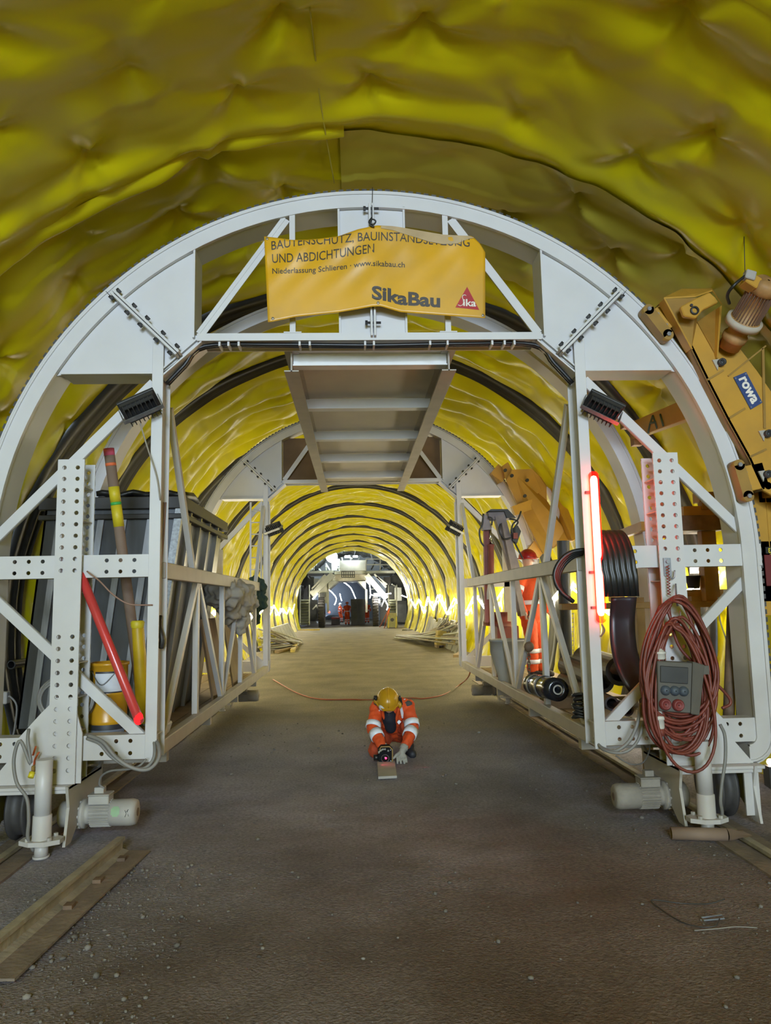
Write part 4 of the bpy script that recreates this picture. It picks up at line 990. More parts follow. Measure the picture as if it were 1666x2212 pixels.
# ---------------------------------------------------------------- yellow carriage riding on the right of the front arch
ytxt = lambda quad, name, par: None
def nameplate(quad, n_off, par, word='rowa'):
    """blue plate with bold white lettering running along its long side; quad = tl, tr, br, bl as seen with the text upright turned on its side"""
    a, b, c, d = [V(p) for p in quad]
    nrm = V(n_off)
    p = MB().prism([x for x in (a, b, c, d)], nrm * 0.006).build('nameplate', 'blue', par)
    v, f = glyphs(word, 0.035); A = np.array(v); x0, x1 = A[:, 0].min(), A[:, 0].max(); yb, yt = A[:, 1].min(), A[:, 1].max()
    pts = []
    for x, y in v:
        u, w_ = 0.10 + 0.80 * (x - x0) / (x1 - x0), 0.22 + 0.56 * (y - yb) / (yt - yb)
        # along the long side a->d (u), letters' up = towards b/c side
        p0 = a.lerp(d, u); p1 = b.lerp(c, u); pts.append(p0.lerp(p1, w_) + nrm * 0.009)
    MB().add(pts, [tuple(q) for q in f]).build('plate_lettering', 'logowhite', p)
    for q, (u, w_) in enumerate(((.05, .1), (.05, .9), (.95, .1), (.95, .9))):
        cc_ = a.lerp(d, u).lerp(b.lerp(c, u), w_); MB().cyl(cc_, cc_ + nrm * 0.009, 0.006, n=6).build('rivet', 'steel', p)
RB = thing('yellow_carriage', 'yellow travelling carriage clamped on the right of the front arch', 'machine carriage', at(1560, 1060, Y=5.6))
def rpx(x, y): return 1366 + x / 3.813, 540 + y / 3.813
def rp(x, y, Y=5.50): return at(*rpx(x, y), Y=Y)
left = [(262, 402), (480, 800), (620, 1085), (780, 1395), (960, 1720), (1075, 1975)]
arc = []
for k in range(9):
    a = math.radians(13 + (38.5 - 13) * k / 8); arc.append(V(0.10 + 3.68 * math.cos(a), 5.50, 1.51 + 3.68 * math.sin(a)))
poly = [rp(*p) for p in left] + [arc[0] + V(-0.22, 0, 0)] + arc + [rp(745, 745), rp(480, 560)]
MB().prism(poly, (0, 0.03, 0)).build('side_plate', 'yellow', RB, bevel=0.004)
MB().prism([p + V(0, 0.34, 0) for p in poly], (0, 0.03, 0)).build('side_plate', 'yellow', RB)
mb = MB()
for a, b in zip(poly[:5], poly[1:6]): mb.prism([a, b, b + (V(0, 0.34, 0)), a + V(0, 0.34, 0)], (0.02, 0, 0.01))
mb.build('edge_plate', 'yellow_dirty', RB)
# open bracket at its head: two ribs, a roof and the cam arm
MB().prism([rp(262, 402, 5.36), rp(530, 395, 5.36), rp(535, 590, 5.5), rp(490, 815, 5.5)], (0, 0.012, 0)).build('bracket_rib', 'yellow_dirty', RB)
MB().prism([rp(740, 455, 5.30), rp(722, 470, 5.30), rp(697, 890, 5.48), rp(708, 890, 5.48)], (-0.012, 0.1, 0)).build('bracket_rib', 'yellow', RB)
MB().prism([rp(735, 455, 5.31), rp(535, 590, 5.49), rp(700, 885, 5.49)], (0, 0.012, 0)).build('bracket_web', 'yellow_dirty', RB)
MB().prism([rp(262, 402, 5.36), rp(410, 330, 5.60), rp(660, 325, 5.60), rp(740, 455, 5.30), rp(660, 340, 5.40), rp(520, 388, 5.36)], (0, 0, 0.012)).build('bracket_roof', 'yellow', RB)
MB().prism([rp(262, 402, 5.35), rp(275, 402, 5.35), rp(500, 815, 5.49), rp(486, 815, 5.49)], (0, 0.10, 0)).build('bracket_rib', 'yellow', RB)
ca = MB().prism([rp(400, 465, 5.28), rp(520, 400, 5.28), rp(640, 345, 5.28), rp(690, 390, 5.28), rp(715, 430, 5.28), rp(590, 490, 5.28), rp(530, 560, 5.28), rp(430, 545, 5.28)], (0, 0.045, 0)).build('cam_arm', 'yellow', RB, bevel=0.008)
c = rp(512, 500, 5.275); MB().lathe([(0.022, 0), (0.034, 0), (0.034, 1), (0.022, 1)], c, c + V(0, -0.012, 0), 16).build('bush', 'dark', ca)
c = rp(485, 458, 5.28); MB().cyl(c, c + V(0, -0.012, 0), 0.012, n=6, smooth=False).build('bolt', 'bolt', ca)
# clamp rollers holding the ring
for (x0, y0), (x1, y1), (bx_, by_) in (((115, 510), (275, 715), (255, 560)), ((855, 1780), (930, 2035), (965, 1880))):
    a, b = rp(x0, y0, 5.53), rp(x1, y1, 5.53); d = (b - a).normalized(); nn_ = V(-d.z, 0, d.x)
    if nn_.x < 0: nn_ = -nn_
    pad = MB().bar(a, b, 0.085, 0.11, (0, 1, 0)).cyl(a + V(0, -0.055, 0), a + V(0, 0.055, 0), 0.043, n=16).cyl(b + V(0, -0.055, 0), b + V(0, 0.055, 0), 0.043, n=16).build('clamp_pad', 'yellow_dirty', RB)
    c = rp(bx_, by_, 5.50)
    MB().prism([c - d * 0.10 - nn_ * 0.10, c + d * 0.10 - nn_ * 0.10, c + d * 0.10 + nn_ * 0.14, c - d * 0.10 + nn_ * 0.14], (0, 0.05, 0)).build('clamp_block', 'yellow', RB, bevel=0.004)
    for u, w_ in ((-.07, -.08), (.07, -.08), (-.05, -.02), (.06, -.02)):
        p = c + d * u + nn_ * w_; MB().cyl(p, p - V(0, 0.015, 0), 0.013, n=6, smooth=False).build('bolt', 'steel', RB)
    for e in (a, b): MB().cyl(e - V(0, 0.055, 0), e - V(0, 0.072, 0), 0.018, n=6, smooth=False).build('bolt', 'steel', RB)
    MB().cyl(c + nn_ * 0.13 + d * 0.09, c + nn_ * 0.13 + d * 0.09 + V(0, 0.2, 0), 0.03, n=12).build('axle', 'dark', RB)
# weld ribs, bosses, nameplate
for (x0, y0), (x1, y1), w_ in (((620, 1070), (752, 990), .016), ((800, 1385), (930, 1305), .016), ((970, 1705), (1105, 1640), .016), ((1076, 812), (1090, 1470), .02), ((790, 1040), (1100, 790), .012)):
    MB().bar(rp(x0, y0, 5.497), rp(x1, y1, 5.497), w_, 0.012, (0, 1, 0)).build('rib', 'yellow_dirty', RB)
for x, y in ((722, 935), (1103, 1520), (1100, 1852)):
    c = rp(x, y, 5.50); MB().prism([rp(x - 60, y - 30, 5.485), rp(x - 5, y - 38, 5.485), rp(x - 15, y + 55, 5.485)], (0, 0.02, 0)).build('boss_bracket', 'grey_paint', RB)
    MB().lathe([(0.030, 0), (0.030, 1), (0.018, 1), (0.018, 0.4), (0.004, 0.4)], c, c - V(0, 0.05, 0), 16).build('boss', 'dark', RB)
nameplate([rp(832, 1050, 5.496), rp(936, 1006, 5.496), rp(1070, 1258, 5.496), rp(975, 1315, 5.496)], (0, -1, 0), RB)
# geared motor
a, b = rp(795, 800, 5.46), rp(1120, 260, 5.00)
mo = MB().lathe([(0.05, 0), (0.085, 0), (0.085, 0.12), (0.095, 0.13), (0.095, 0.2), (0.08, 0.22), (0.075, 0.34), (0.135, 0.36), (0.135, 0.44), (0.095, 0.45), (0.092, 0.84), (0.105, 0.85), (0.105, 0.98), (0.08, 1.02), (0.01, 1.02)], a, b, 32).build('drive_motor', mat('rusty_yellow_motor', (0.40, 0.22, 0.08), 0.6, var=0.35, scale=9), RB)
d = (b - a); dn = d.normalized(); e1 = dn.orthogonal().normalized(); e2 = dn.cross(e1); mb = MB()
for k in range(26):
    t_ = 2 * PI * k / 26; r_ = e1 * math.cos(t_) + e2 * math.sin(t_); mb.bar(a + d * 0.46 + r_ * 0.098, a + d * 0.845 + r_ * 0.098, 0.006, 0.02, r_)
mb.build('cooling_fins', mat('brown_fins', (0.20, 0.115, 0.075), 0.6), mo)
MB().lathe([(0.10, 0), (0.137, 0), (0.137, 1), (0.10, 1)], a + d * 0.355, a + d * 0.445, 32).build('flange', mat('dusty_flange', (0.50, 0.44, 0.36), 0.6), mo)
c = rp(975, 270, 5.02); MB().box(c, (0.10, 0.10, 0.09), Matrix.Rotation(0.6, 3, 'Y')).build('terminal_box', 'yellow', mo, bevel=0.006)
c = rp(965, 215, 4.98); MB().box(c, (0.075, 0.06, 0.07), Matrix.Rotation(0.3, 3, 'Y')).build('plug_connector', 'motor', mo, bevel=0.006)
MB().tube(bez([rp(930, 215, 4.98), rp(840, 290, 4.98), rp(785, 370, 5.05), rp(800, 440, 5.15)], 5), 0.012, 7).build('lead', 'black', mo)
MB().tube([rp(930, 200, 4.98), rp(922, -110, 4.98)], 0.003, 5).build('hanging_wire', 'dark', mo)
# connecting beam back to the second arch, with its painted mark
p0, p1 = at(1500, 880, Y=5.93), at(1372, 930, Y=7.42)
bm = MB().bar(p0, p1, 0.08, 0.18).build('connecting_beam', 'yellow', RB, bevel=0.004)
dd, s_, u_, L_ = frame(p0, p1); side_n = s_ if s_.x < 0 else -s_
pl0 = p0 + side_n * 0.042
mb = MB()
for seg in ([(1401, 936), (1405, 916), (1411, 898)], [(1411, 898), (1416, 912), (1420, 925)], [(1406, 914), (1417, 912)], [(1427, 895), (1434, 920)]):
    mb.tube([onplane(x, y, pl0, side_n) for x, y in seg], 0.012, 5, flat=1.0)
mb.build('painted_mark', mat('green_grey_paint', (0.09, 0.14, 0.11), 0.7), bm)
MB().box(p1 + V(0.02, 0.02, -0.05), (0.10, 0.10, 0.22)).box(p1 + V(-0.07, 0.0, 0.06), (0.12, 0.14, 0.07)).build('end_bracket', mat('tan_bracket', (0.42, 0.25, 0.13), 0.6), bm, bevel=0.004)
# lower frame at the right edge of the view
Yc = 5.78
def fr(x0, y0, x1, y1, name, m, dy=0.06, Y=Yc): return MB().lohi(at(x0, y1, Y=Y), at(x1, y0, Y=Y) + V(0, dy, 0)).build(name, m, RB, bevel=0.003)
fr(1640, 1062, 1653, 1330, 'frame_upright', 'yellow'); fr(1640, 1055, 1688, 1086, 'frame_rail', 'yellow'); fr(1650, 1168, 1690, 1300, 'frame_panel', 'yellow')
fr(1676, 1062, 1692, 1330, 'frame_upright', 'yellow'); fr(1650, 1116, 1688, 1134, 'frame_rail', 'yellow_dirty', Y=Yc + 0.2)
p = at(1652, 1050, Y=Yc); MB().lohi((p.x - 0.03, 5.52, p.z - 0.10), (p.x + 0.14, Yc + 0.06, p.z + 0.09)).build('frame_hanger', 'yellow', RB, bevel=0.004)
lb = fr(1655, 1181, 1676, 1196, 'warning_label', 'black', 0.004, Yc - 0.006); fr(1657, 1198, 1677, 1266, 'red_cover', mat('dark_red_cover', (0.13, 0.012, 0.014), 0.5), 0.01, Yc - 0.012)
v, f = glyphs('3', 0.03); o_ = at(1666, 1194, Y=Yc - 0.009)
MB().add([o_ + V(-x * 0.045 + 0.0, 0, y * 0.055) for x, y in v], [tuple(reversed(q)) for q in f]).build('label_lettering', 'tape_y', lb)
# ================================================================== SIDE PLATFORMS OF THE GANTRY AND WHAT STANDS ON THEM
PZ = 0.585
def side_platform(m, s):
    for k, x in enumerate((-1.66, -1.90, -2.14, -2.38, -2.62)):
        MB().lohi((m(x) - 0.115, FY + 0.26, PZ - 0.04), (m(x) + 0.115, BY - 0.1, PZ)).build('platform_plank', 'wood', G)
    for y in (6.2, 8.0, 9.8, 11.6): MB().lohi((m(-2.8), y, PZ - 0.13), (m(-1.55), y + 0.08, PZ - 0.042)).build('platform_bearer', 'grey_paint', G)
both(side_platform)

# ---------------------------------------------------------------- left: steel hopper, tube, drum, boards, tarpaulin
HP = thing('steel_hopper', 'tall grey ribbed steel hopper standing behind the left side of the gantry', 'hopper', (-2.5, 8.2, PZ))
Yh0, Yh1, zt, zb = 7.25, 9.6, 2.72, PZ
TL_, TR_, BL_, BR_ = -3.02, -1.72, -3.22, -2.0
def hx_(u, t): return (BL_ + (TL_ - BL_) * t) * (1 - u) + (BR_ + (TR_ - BR_) * t) * u
mdark = mat('blue_grey_sheet_steel', (0.075, 0.085, 0.10), 0.38, metal=0.35, var=0.35, scale=3, stretch=(3, 3, 0.5), dust=(0.10, 0.09, 0.08), dustz=(0, 3, 0.6, 0.3))
MB().prism([(BL_, Yh0, zb), (BR_, Yh0, zb), (TR_, Yh0, zt), (TL_, Yh0, zt)], (0, 0.02, 0)).build('front_wall', mdark, HP)
mside = mat('dusty_streaked_sheet', (0.17, 0.15, 0.12), 0.30, var=0.45, scale=2.5, stretch=(5, 5, 0.5), coat=0.3)
MB().prism([(BR_, Yh0, zb), (BR_, Yh1, zb), (TR_, Yh1, zt), (TR_, Yh0, zt)], (-0.02, 0, 0)).build('side_wall', mside, HP)
MB().prism([(BL_, Yh0, zb), (TL_, Yh0, zt), (TL_, Yh1, zt), (BL_, Yh1, zb)], (0.02, 0, 0)).build('side_wall', mdark, HP)
MB().prism([(BL_, Yh1, zb), (TL_, Yh1, zt), (TR_, Yh1, zt), (BR_, Yh1, zb)], (0, -0.02, 0)).build('rear_wall', mdark, HP)
for u in (0.12, 0.24, 0.43, 0.60, 0.80, 0.88):
    MB().prof((hx_(u, 0), Yh0 - 0.03, zb + 0.02), (hx_(u, 0.94), Yh0 - 0.03, zb + (zt - zb) * 0.94), channel(0.06, 0.04, 0.006), up=(0, 1, 0)).build('rib', 'steel', HP)
for u in (0.15, 0.36, 0.57, 0.78):
    y = Yh0 + (Yh1 - Yh0) * u; MB().bar((BR_ + 0.025, y, zb), (TR_ + 0.025, y, zt), 0.05, 0.05, (0, 1, 0)).build('rib', mside, HP)
MB().bar((BR_ + 0.01, Yh0 - 0.01, zb), (TR_ + 0.01, Yh0 - 0.01, zt), 0.07, 0.07, (0, 1, 0)).build('corner_post', mat('zinc_corner', (0.34, 0.36, 0.37), 0.45, metal=0.5, var=0.3, scale=40), HP)
for z, h_ in ((2.66, 0.12), (2.56, 0.05)):
    MB().lohi((TL_ - 0.05, Yh0 - 0.06, z), (TR_ + 0.06, Yh0 + 0.02, z + h_)).build('top_rim', 'dark', HP, bevel=0.006)
    MB().lohi((TR_ - 0.02, Yh0 + 0.02, z), (TR_ + 0.06, Yh1 + 0.04, z + h_)).build('top_rim', 'dark', HP, bevel=0.006)
mb = MB(); n_ = 14; vs = []
for j in range(4):
    for i in range(n_ + 1): vs.append((-2.55 + 0.85 * i / n_, Yh0 + 0.02 + 0.25 * j, 2.80 + 0.05 * math.sin(i * 1.3 + j) * (1 if 0 < j < 3 else .3) + 0.05))
mb.add(vs, [(j * (n_ + 1) + i, j * (n_ + 1) + i + 1, (j + 1) * (n_ + 1) + i + 1, (j + 1) * (n_ + 1) + i) for j in range(3) for i in range(n_)], True)
tp = mb.build('tarpaulin', 'black'); tag(tp, 'black tarpaulin lying on top of the grey steel hopper', 'tarpaulin'); q = tp.modifiers.new('s', 'SOLIDIFY'); q.thickness = 0.05; q.offset = -1

ct = thing('cardboard_tube', 'long brown cardboard tube with yellow tape leaning inside the left bay', 'tube', at(300, 1372, Y=6.15))
p_top, p_bot = at(235, 970, Y=6.0), at(305, 1500, Y=6.2); D_ = p_bot - p_top
def seg(t0, t1, r, m, name, par, ri=None): return MB().pipe(p_top + D_ * t0, p_top + D_ * t1, r, r - 0.012 if ri is None else ri, 22).build(name, m, par)
sub = MB().lathe([(0.030, 0), (0.042, 0), (0.042, 1), (0.030, 1), (0.030, 0)], p_top, p_bot, 24).build('tube', 'card', ct)
for t0, t1, m, nm in ((-.002, .027, 'tape_p', 'paint_band'), (.058, .07, 'tape_o', 'paint_band'), (.155, .218, 'tape_y', 'tape_band'), (.218, .230, 'tape_g', 'tape_band'), (.230, .318, 'tape_y', 'tape_band')):
    MB().lathe([(0.041, 0), (0.0432, 0), (0.0432, 1), (0.041, 1)], p_top + D_ * t0, p_top + D_ * t1, 24).build(nm, m, ct)
yr = thing('membrane_roll', 'yellow sheet rolled round the lower end of the brown tube', 'roll', at(308, 1500, Y=6.2))
pa, pb = at(297, 1346, Y=6.13), at(311, 1560, Y=6.22)
MB().lathe([(0.044, 0), (0.052, 0.0), (0.047, 0.03), (0.050, 0.06), (0.054, 0.5), (0.058, 1.0), (0.044, 1)], pa, pb, 22).build('roll', 'pipe_y', yr)
MB().lathe([(0.046, 0), (0.056, 0.2), (0.053, 0.8), (0.048, 1)], pa + V(0, 0, 0.02), pa - V(0, 0, 0.04), 18).build('tape_band', 'tape_y', yr)

dr = thing('drum', 'yellow metal drum with paper labels behind the left brace', 'drum', at(235, 1572, Y=6.0))
dc = at(235, 1484, Y=6.02); dc.z = PZ + 0.03; r_ = 0.143
MB().lathe([(0.01, 0), (r_, 0), (r_ + .004, .02), (r_, .03), (r_, .30), (r_ + .006, .31), (r_, .33), (r_, .62), (r_ + .006, .63), (r_, .65), (r_, .96), (r_ + .010, .965), (r_ + .010, 1.0), (r_ - .01, 1.0), (r_ - .012, .97), (0.01, .97)], dc, dc + V(0, 0, 0.66), 36).build('body', 'drum', dr)
def on_drum(a0, a1, z0, z1, name, m, e=0.003, n=36):
    vs = []
    for i in range(n + 1):
        a = math.radians(a0 + (a1 - a0) * i / n); c = dc + V(math.sin(a), -math.cos(a), 0) * (r_ + e)
        vs += [c + V(0, 0, z0), c + V(0, 0, z1)]
    return MB().add(vs, [(2 * i, 2 * i + 2, 2 * i + 3, 2 * i + 1) for i in range(n)], True).build(name, m, dr)
on_drum(-75, 75, 0.035, 0.15, 'label', 'labelblue'); on_drum(-75, 75, 0.15, 0.19, 'label', 'labeldark'); on_drum(-60, 60, 0.06, 0.075, 'label_print', 'label', 0.005); on_drum(-60, 60, 0.10, 0.13, 'label_print', 'label', 0.005)
on_drum(-25, 60, 0.44, 0.58, 'label', 'label'); on_drum(-25, 60, 0.58, 0.595, 'label', 'labeldark'); on_drum(-25, 60, 0.43, 0.44, 'label', 'labeldark'); on_drum(-70, -35, 0.42, 0.60, 'label', 'labeldark')
a = math.radians(22); c = dc + V(math.sin(a), -math.cos(a), 0) * (r_ + 0.003) + V(0, 0, 0.34); tx = V(math.cos(a), math.sin(a), 0)
hz = MB().add([c + V(0, 0, .06), c + tx * .055, c - V(0, 0, .06), c - tx * .055], [(0, 3, 2, 1)]).build('hazard_label', 'label', dr)
MB().add([c + V(0, -.002, .02) - tx * .02, c + V(0, -.002, .02) + tx * .02, c + V(0, -.002, -.02) + tx * .015, c + V(0, -.002, -.02) - tx * .015], [(0, 3, 2, 1)]).build('hazard_mark', 'labeldark', hz)
MB().tube(bez([dc + V(-r_ * .7, -r_ * .75, .60), dc + V(0, -r_ - .03, .50), dc + V(r_ * .7, -r_ * .75, .60)], 6), 0.004, 5).build('handle', 'steel', dr)

pk = thing('plank', 'short pale timber plank under the yellow drum', 'plank', at(250, 1580, Y=5.9))
MB().lohi((-2.32, 5.87, PZ + 0.002), (-1.62, 6.09, PZ + 0.028)).build('board', 'wood_y', pk)
bx = thing('carton', 'crumpled white and red carton wedged behind the left inner post', 'carton', at(347, 1560, Y=6.1))
c = at(346, 1535, Y=6.12); c.z = PZ + 0.115
R_ = Matrix.Rotation(0.3, 3, 'Y')
MB().box(c, (0.12, 0.14, 0.20), R_).build('body', 'label', bx, bevel=0.01); MB().box(c + R_ @ V(0, 0, -0.07), (0.124, 0.144, 0.05), R_).build('red_band', 'crane_red', bx); MB().box(c + R_ @ V(0, -0.071, .03), (0.06, 0.004, 0.05), R_).build('print', 'labeldark', bx)

for i, (px, lab, m) in enumerate(((505, 'brown plywood board leaning inside the left truss', 'ply'), (548, 'second brown board leaning further back inside the left truss', 'wood'))):
    y = 8.9 + i * 1.4
    b = thing('board', lab, 'board', (-1.75, y, PZ))
    MB().prism([(-1.62, y - 0.3, PZ), (-1.62, y + 0.55, PZ), (-1.78, y + 0.55, 1.55), (-1.78, y - 0.3, 1.55)], (-0.025, 0, 0)).build('panel', m, b)
def cloth_blob(name, lab, cat, pts, m, seed, vox=0.035):
    rnd = random.Random(seed); mb = MB()
    for p, r, sc in pts: mb.ball(p, r, 14, sc)
    o = mb.build(name, m); tag(o, lab, cat)
    q = o.modifiers.new('r', 'REMESH'); q.mode = 'VOXEL'; q.voxel_size = vox * .6; q.use_smooth_shade = True
    tx_ = bpy.data.textures.new(name + '_folds', 'CLOUDS'); tx_.noise_scale = 0.11; tx_.noise_depth = 2
    d_ = o.modifiers.new('d', 'DISPLACE'); d_.texture = tx_; d_.strength = 0.20; d_.mid_level = 0.5
    s_ = o.modifiers.new('s', 'SMOOTH'); s_.iterations = 2
    return o
cloth_blob('tarpaulin', 'crumpled beige tarpaulin bundle hung over the left handrail', 'tarpaulin', [(at(485, 1285, Y=9.0), .22, (1, 1.6, .8)), (at(510, 1290, Y=9.5), .26, (.8, 1.5, .9)), (at(530, 1300, Y=9.9), .18, (.8, 1.2, 1)), (at(515, 1335, Y=9.6), .15, (.8, 1, 1.5)), (at(495, 1310, Y=9.3), .2, (.8, 1, 1))], 'cloth', 1)
cloth_blob('work_jacket', 'dark green work jacket hung on the end of the left handrail', 'jacket', [(at(557, 1262, Y=11.55), .12, (.9, .8, 1)), (at(560, 1290, Y=11.6), .13, (.8, .7, 2)), (at(556, 1325, Y=11.6), .09, (.8, .7, 2))], 'green', 2, 0.025)
hb_ = thing('cable_bundle', 'dark flexible conduit with red and copper wires on the left inner post', 'cable', at(345, 1380, Y=5.75))
MB().tube(bez([at(345, 1330, Y=5.75), at(344, 1355, Y=5.73), at(350, 1380, Y=5.72), at(347, 1400, Y=5.73)], 6), 0.022, 8).build('conduit', 'dark', hb_)
for k, dx in enumerate((0, 4, 8)): MB().tube(bez([at(350 + dx, 1085, Y=5.8), at(346 + dx, 1150, Y=5.8), at(342 + dx / 2, 1250, Y=5.79), at(343, 1335, Y=5.76)], 5), 0.006, 5).build('wire', 'brownwire', hb_)
# wall clutter at the far left
jb = thing('junction_box', 'small white junction box low on the left yellow wall', 'junction box', at(6, 1525, X=-3.55))
c = at(5, 1507, Y=7.6); MB().box(c, (0.12, 0.08, 0.12)).build('box', 'motor', jb, bevel=0.008)
MB().tube(bez([c + V(0.05, 0, 0), at(22, 1505, Y=7.6), at(36, 1525, Y=7.6), at(32, 1570, Y=7.6), at(28, 1590, Y=7.6)], 5), 0.010, 6).build('lead', 'hose', jb)
pp = thing('drain_pipe', 'open end of a black drain pipe on the left wall', 'pipe', at(25, 1440, Y=8.0))
MB().pipe(at(24, 1436, Y=7.9), at(24, 1436, Y=7.9) + V(0.12, 2.2, 0.0), 0.045, 0.035, 18).build('pipe', 'black', pp)

# ---------------------------------------------------------------- right: black strip rolls, pipes, chain
rs = thing('strip_roll', 'wide black ribbed rubber strip slung over the right tie beam', 'rubber strip', at(1355, 1300, Y=5.9))
def strip(path, x0, x1, mats, name, par, ribs=6, off=0.0):
    sec = []
    for k in range(ribs * 4 + 1):
        u = k / (ribs * 4); sec.append((x0 + (x1 - x0) * u, 0.012 if k % 4 == 2 else 0.0))
    P_ = [V(p) for p in path]; vs = []
    for i, p in enumerate(P_):
        t_ = (P_[min(i + 1, len(P_) - 1)] - P_[max(i - 1, 0)]).normalized(); n_ = V(0, -t_.z, t_.y)
        if n_.length < .1: n_ = V(0, 0, 1)
        for x, h in sec: vs.append(V(p.x + x, p.y, p.z) + n_.normalized() * (h + off))
    k = len(sec)
    o = MB().add(vs, [(i * k + a, i * k + a + 1, (i + 1) * k + a + 1, (i + 1) * k + a) for i in range(len(P_) - 1) for a in range(k - 1)], True).build(name, mats, par)
    q = o.modifiers.new('s', 'SOLIDIFY'); q.thickness = 0.006; return o
xc = 2.015
for i, dz in enumerate((0, 0.035, 0.07)):
    ext = -0.145
    path = [(xc, 6.09 + .02 * i, 1.75)] + [(xc + 0.0, 5.81 + (0.25 + dz) * math.cos(math.radians(a)), 1.90 + (0.27 + dz) * math.sin(math.radians(a))) for a in range(10, 181, 12)] + [(xc + .01, 5.56 - dz, 1.86), (xc + .012, 5.565 - dz, 1.73 - .01 * i)]
    strip(path, ext, 0.145 - 0.012 * i, 'black', 'strip_layer', rs)
tl = [at(1348, 1290, Y=6.15), at(1344, 1340, Y=6.2), at(1348, 1400, Y=6.15), at(1362, 1450, Y=6.05), at(1385, 1490, Y=6.0), at(1400, 1500, Y=6.1)]
strip(bez(tl, 6), -0.11, 0.11, mat('worn_dark_rubber', (0.035, 0.030, 0.036), 0.35), 'strip_tail', rs, 1)
for nm, lab, pts, rr, n_l in (('rubber_coil', 'open coil of black rubber profile hooked over the right handrail', [(1290, 1193), (1262, 1188), (1232, 1194), (1210, 1212), (1198, 1238), (1202, 1262), (1216, 1282), (1230, 1292)], 0.017, 4),):
    o = thing(nm, lab, 'rubber coil', at(1215, 1292, Y=6.0))
    for k in range(n_l):
        MB().tube(bez([at(x + k * 3.2, y + k * 2.6, Y=5.70 + 0.02 * k) for x, y in pts], 5), rr, 7).build('strand', 'black', o)
pl_ = thing('plastic_pipe', 'dark grey plastic pipe leaning upright behind the right handrail', 'pipe', at(1195, 1480, Y=8.6))
MB().pipe((2.44, 8.6, PZ), at(1217, 1168, Y=8.4), 0.072, 0.060, 22).build('pipe', mat('grey_plastic', (0.055, 0.058, 0.062), 0.5), pl_)
bp_ = thing('black_roll', 'shiny black film roll lying across the right lower beam', 'roll', at(1180, 1505, Y=6.6))
a, b = at(1152, 1478, Y=7.5), at(1205, 1490, Y=6.75)
MB().lathe([(0.035, 0), (0.105, 0), (0.105, 0.02), (0.102, .03), (0.102, .25), (0.105, .26), (0.105, .5), (.102, .52), (.102, .74), (.105, .76), (0.105, 1.0), (0.035, 1.0), (0.035, 0)], a, b, 30).build('roll', mat('black_film', (0.012, 0.013, 0.016), 0.18), bp_)
for t0, t1 in ((.12, .2), (.45, .55)): MB().lathe([(0.1055, 0), (0.107, 0), (0.107, 1), (0.1055, 1)], a.lerp(b, t0), a.lerp(b, t1), 30).build('paper_band', mat('grey_film_band', (0.16, 0.16, 0.15), 0.4), bp_)
d = (b - a).normalized(); MB().pipe(b + d * 0.002, b + d * 0.006, 0.045, 0.032, 20).build('core', 'motor', bp_)
for i, (px, py, Y, r, ln, lab) in enumerate(((1356, 1534, 6.0, 0.05, 2.2, 'dark pipe with open end lying behind the right foot beam'), (1322, 1520, 6.2, 0.06, 2.0, 'dark pipe lying beside the open-ended one behind the right foot beam'), (1300, 1470, 6.9, 0.12, 1.6, 'thick black roll lying behind the right lower beam'), (1340, 1450, 6.6, 0.13, 1.5, 'thick black roll under the hanging rubber strip'))):
    c = at(px, py, Y=Y); c.z = max(PZ + r + 0.002, c.z); c.x = min(c.x, 2.75 - r)
    q = thing('pipe' if i < 2 else 'black_roll', lab, 'pipe' if i < 2 else 'roll', (c.x, c.y, c.z - r))
    MB().pipe(c, c + V(0.15, ln, 0), r, r * 0.7, 22).build('pipe' if i < 2 else 'roll', mat('brown_black_pipe', (0.05, 0.04, 0.035), 0.5) if i < 2 else 'black', q)
wc = thing('strap_coil', 'small pile of black straps at the foot of the right inner post', 'straps', at(1265, 1560, Y=6.1)); rnd = random.Random(3)
for k in range(7):
    c = at(1262, 1548 - k * 8, Y=6.0); pts = [c + V(0.085 * math.cos(a) + rnd.uniform(-.01, .01), 0.06 * math.sin(a), 0.012 * math.sin(2 * a + k)) for a in np.linspace(0, 2 * PI, 12)[:-1]]
    MB().tube(pts, 0.012, 6, closed=True).build('strap', 'black', wc)
ch = thing('hoist_chain', 'rusty hanging chain with hook behind the right truss', 'chain', at(1143, 1480, Y=8.0)); mb = MB()
for k in range(20):
    c = at(1143, 1325 + k * 7.2, Y=7.9); hor = V(1, 0, 0) if k % 2 else V(0, 1, 0)
    mb.tube([c + hor * 0.014 * math.cos(a) + V(0, 0, 0.026 * math.sin(a)) for a in np.linspace(0, 2 * PI, 9)[:-1]], 0.006, 5, closed=True)
mb.build('chain', 'rust', ch)
MB().tube(bez([at(1143, 1466, Y=7.9), at(1150, 1476, Y=7.9), at(1146, 1487, Y=7.9), at(1137, 1484, Y=7.9)], 5), 0.014, 7).build('hook', 'rust', ch)
MB().ball(at(1143, 1397, Y=7.88), 0.055, 12, (1, .7, 1)).build('block', 'rust', ch)
# red and black leads running down the right inner post
for k, (dx, m, lab) in enumerate(((0, 'crane_red', 'red cable running down the inner face of the right post'), (5, 'black', 'black cable running down beside the red one on the right post'))):
    hose(lab, [at(1275 + dx, 1350, Y=5.75), at(1279 + dx, 1430, Y=5.74), at(1287 + dx * .6, 1520, Y=5.74), at(1291 + dx * .6, 1600, Y=5.74)], 0.011, m, 'cable', 'cable')

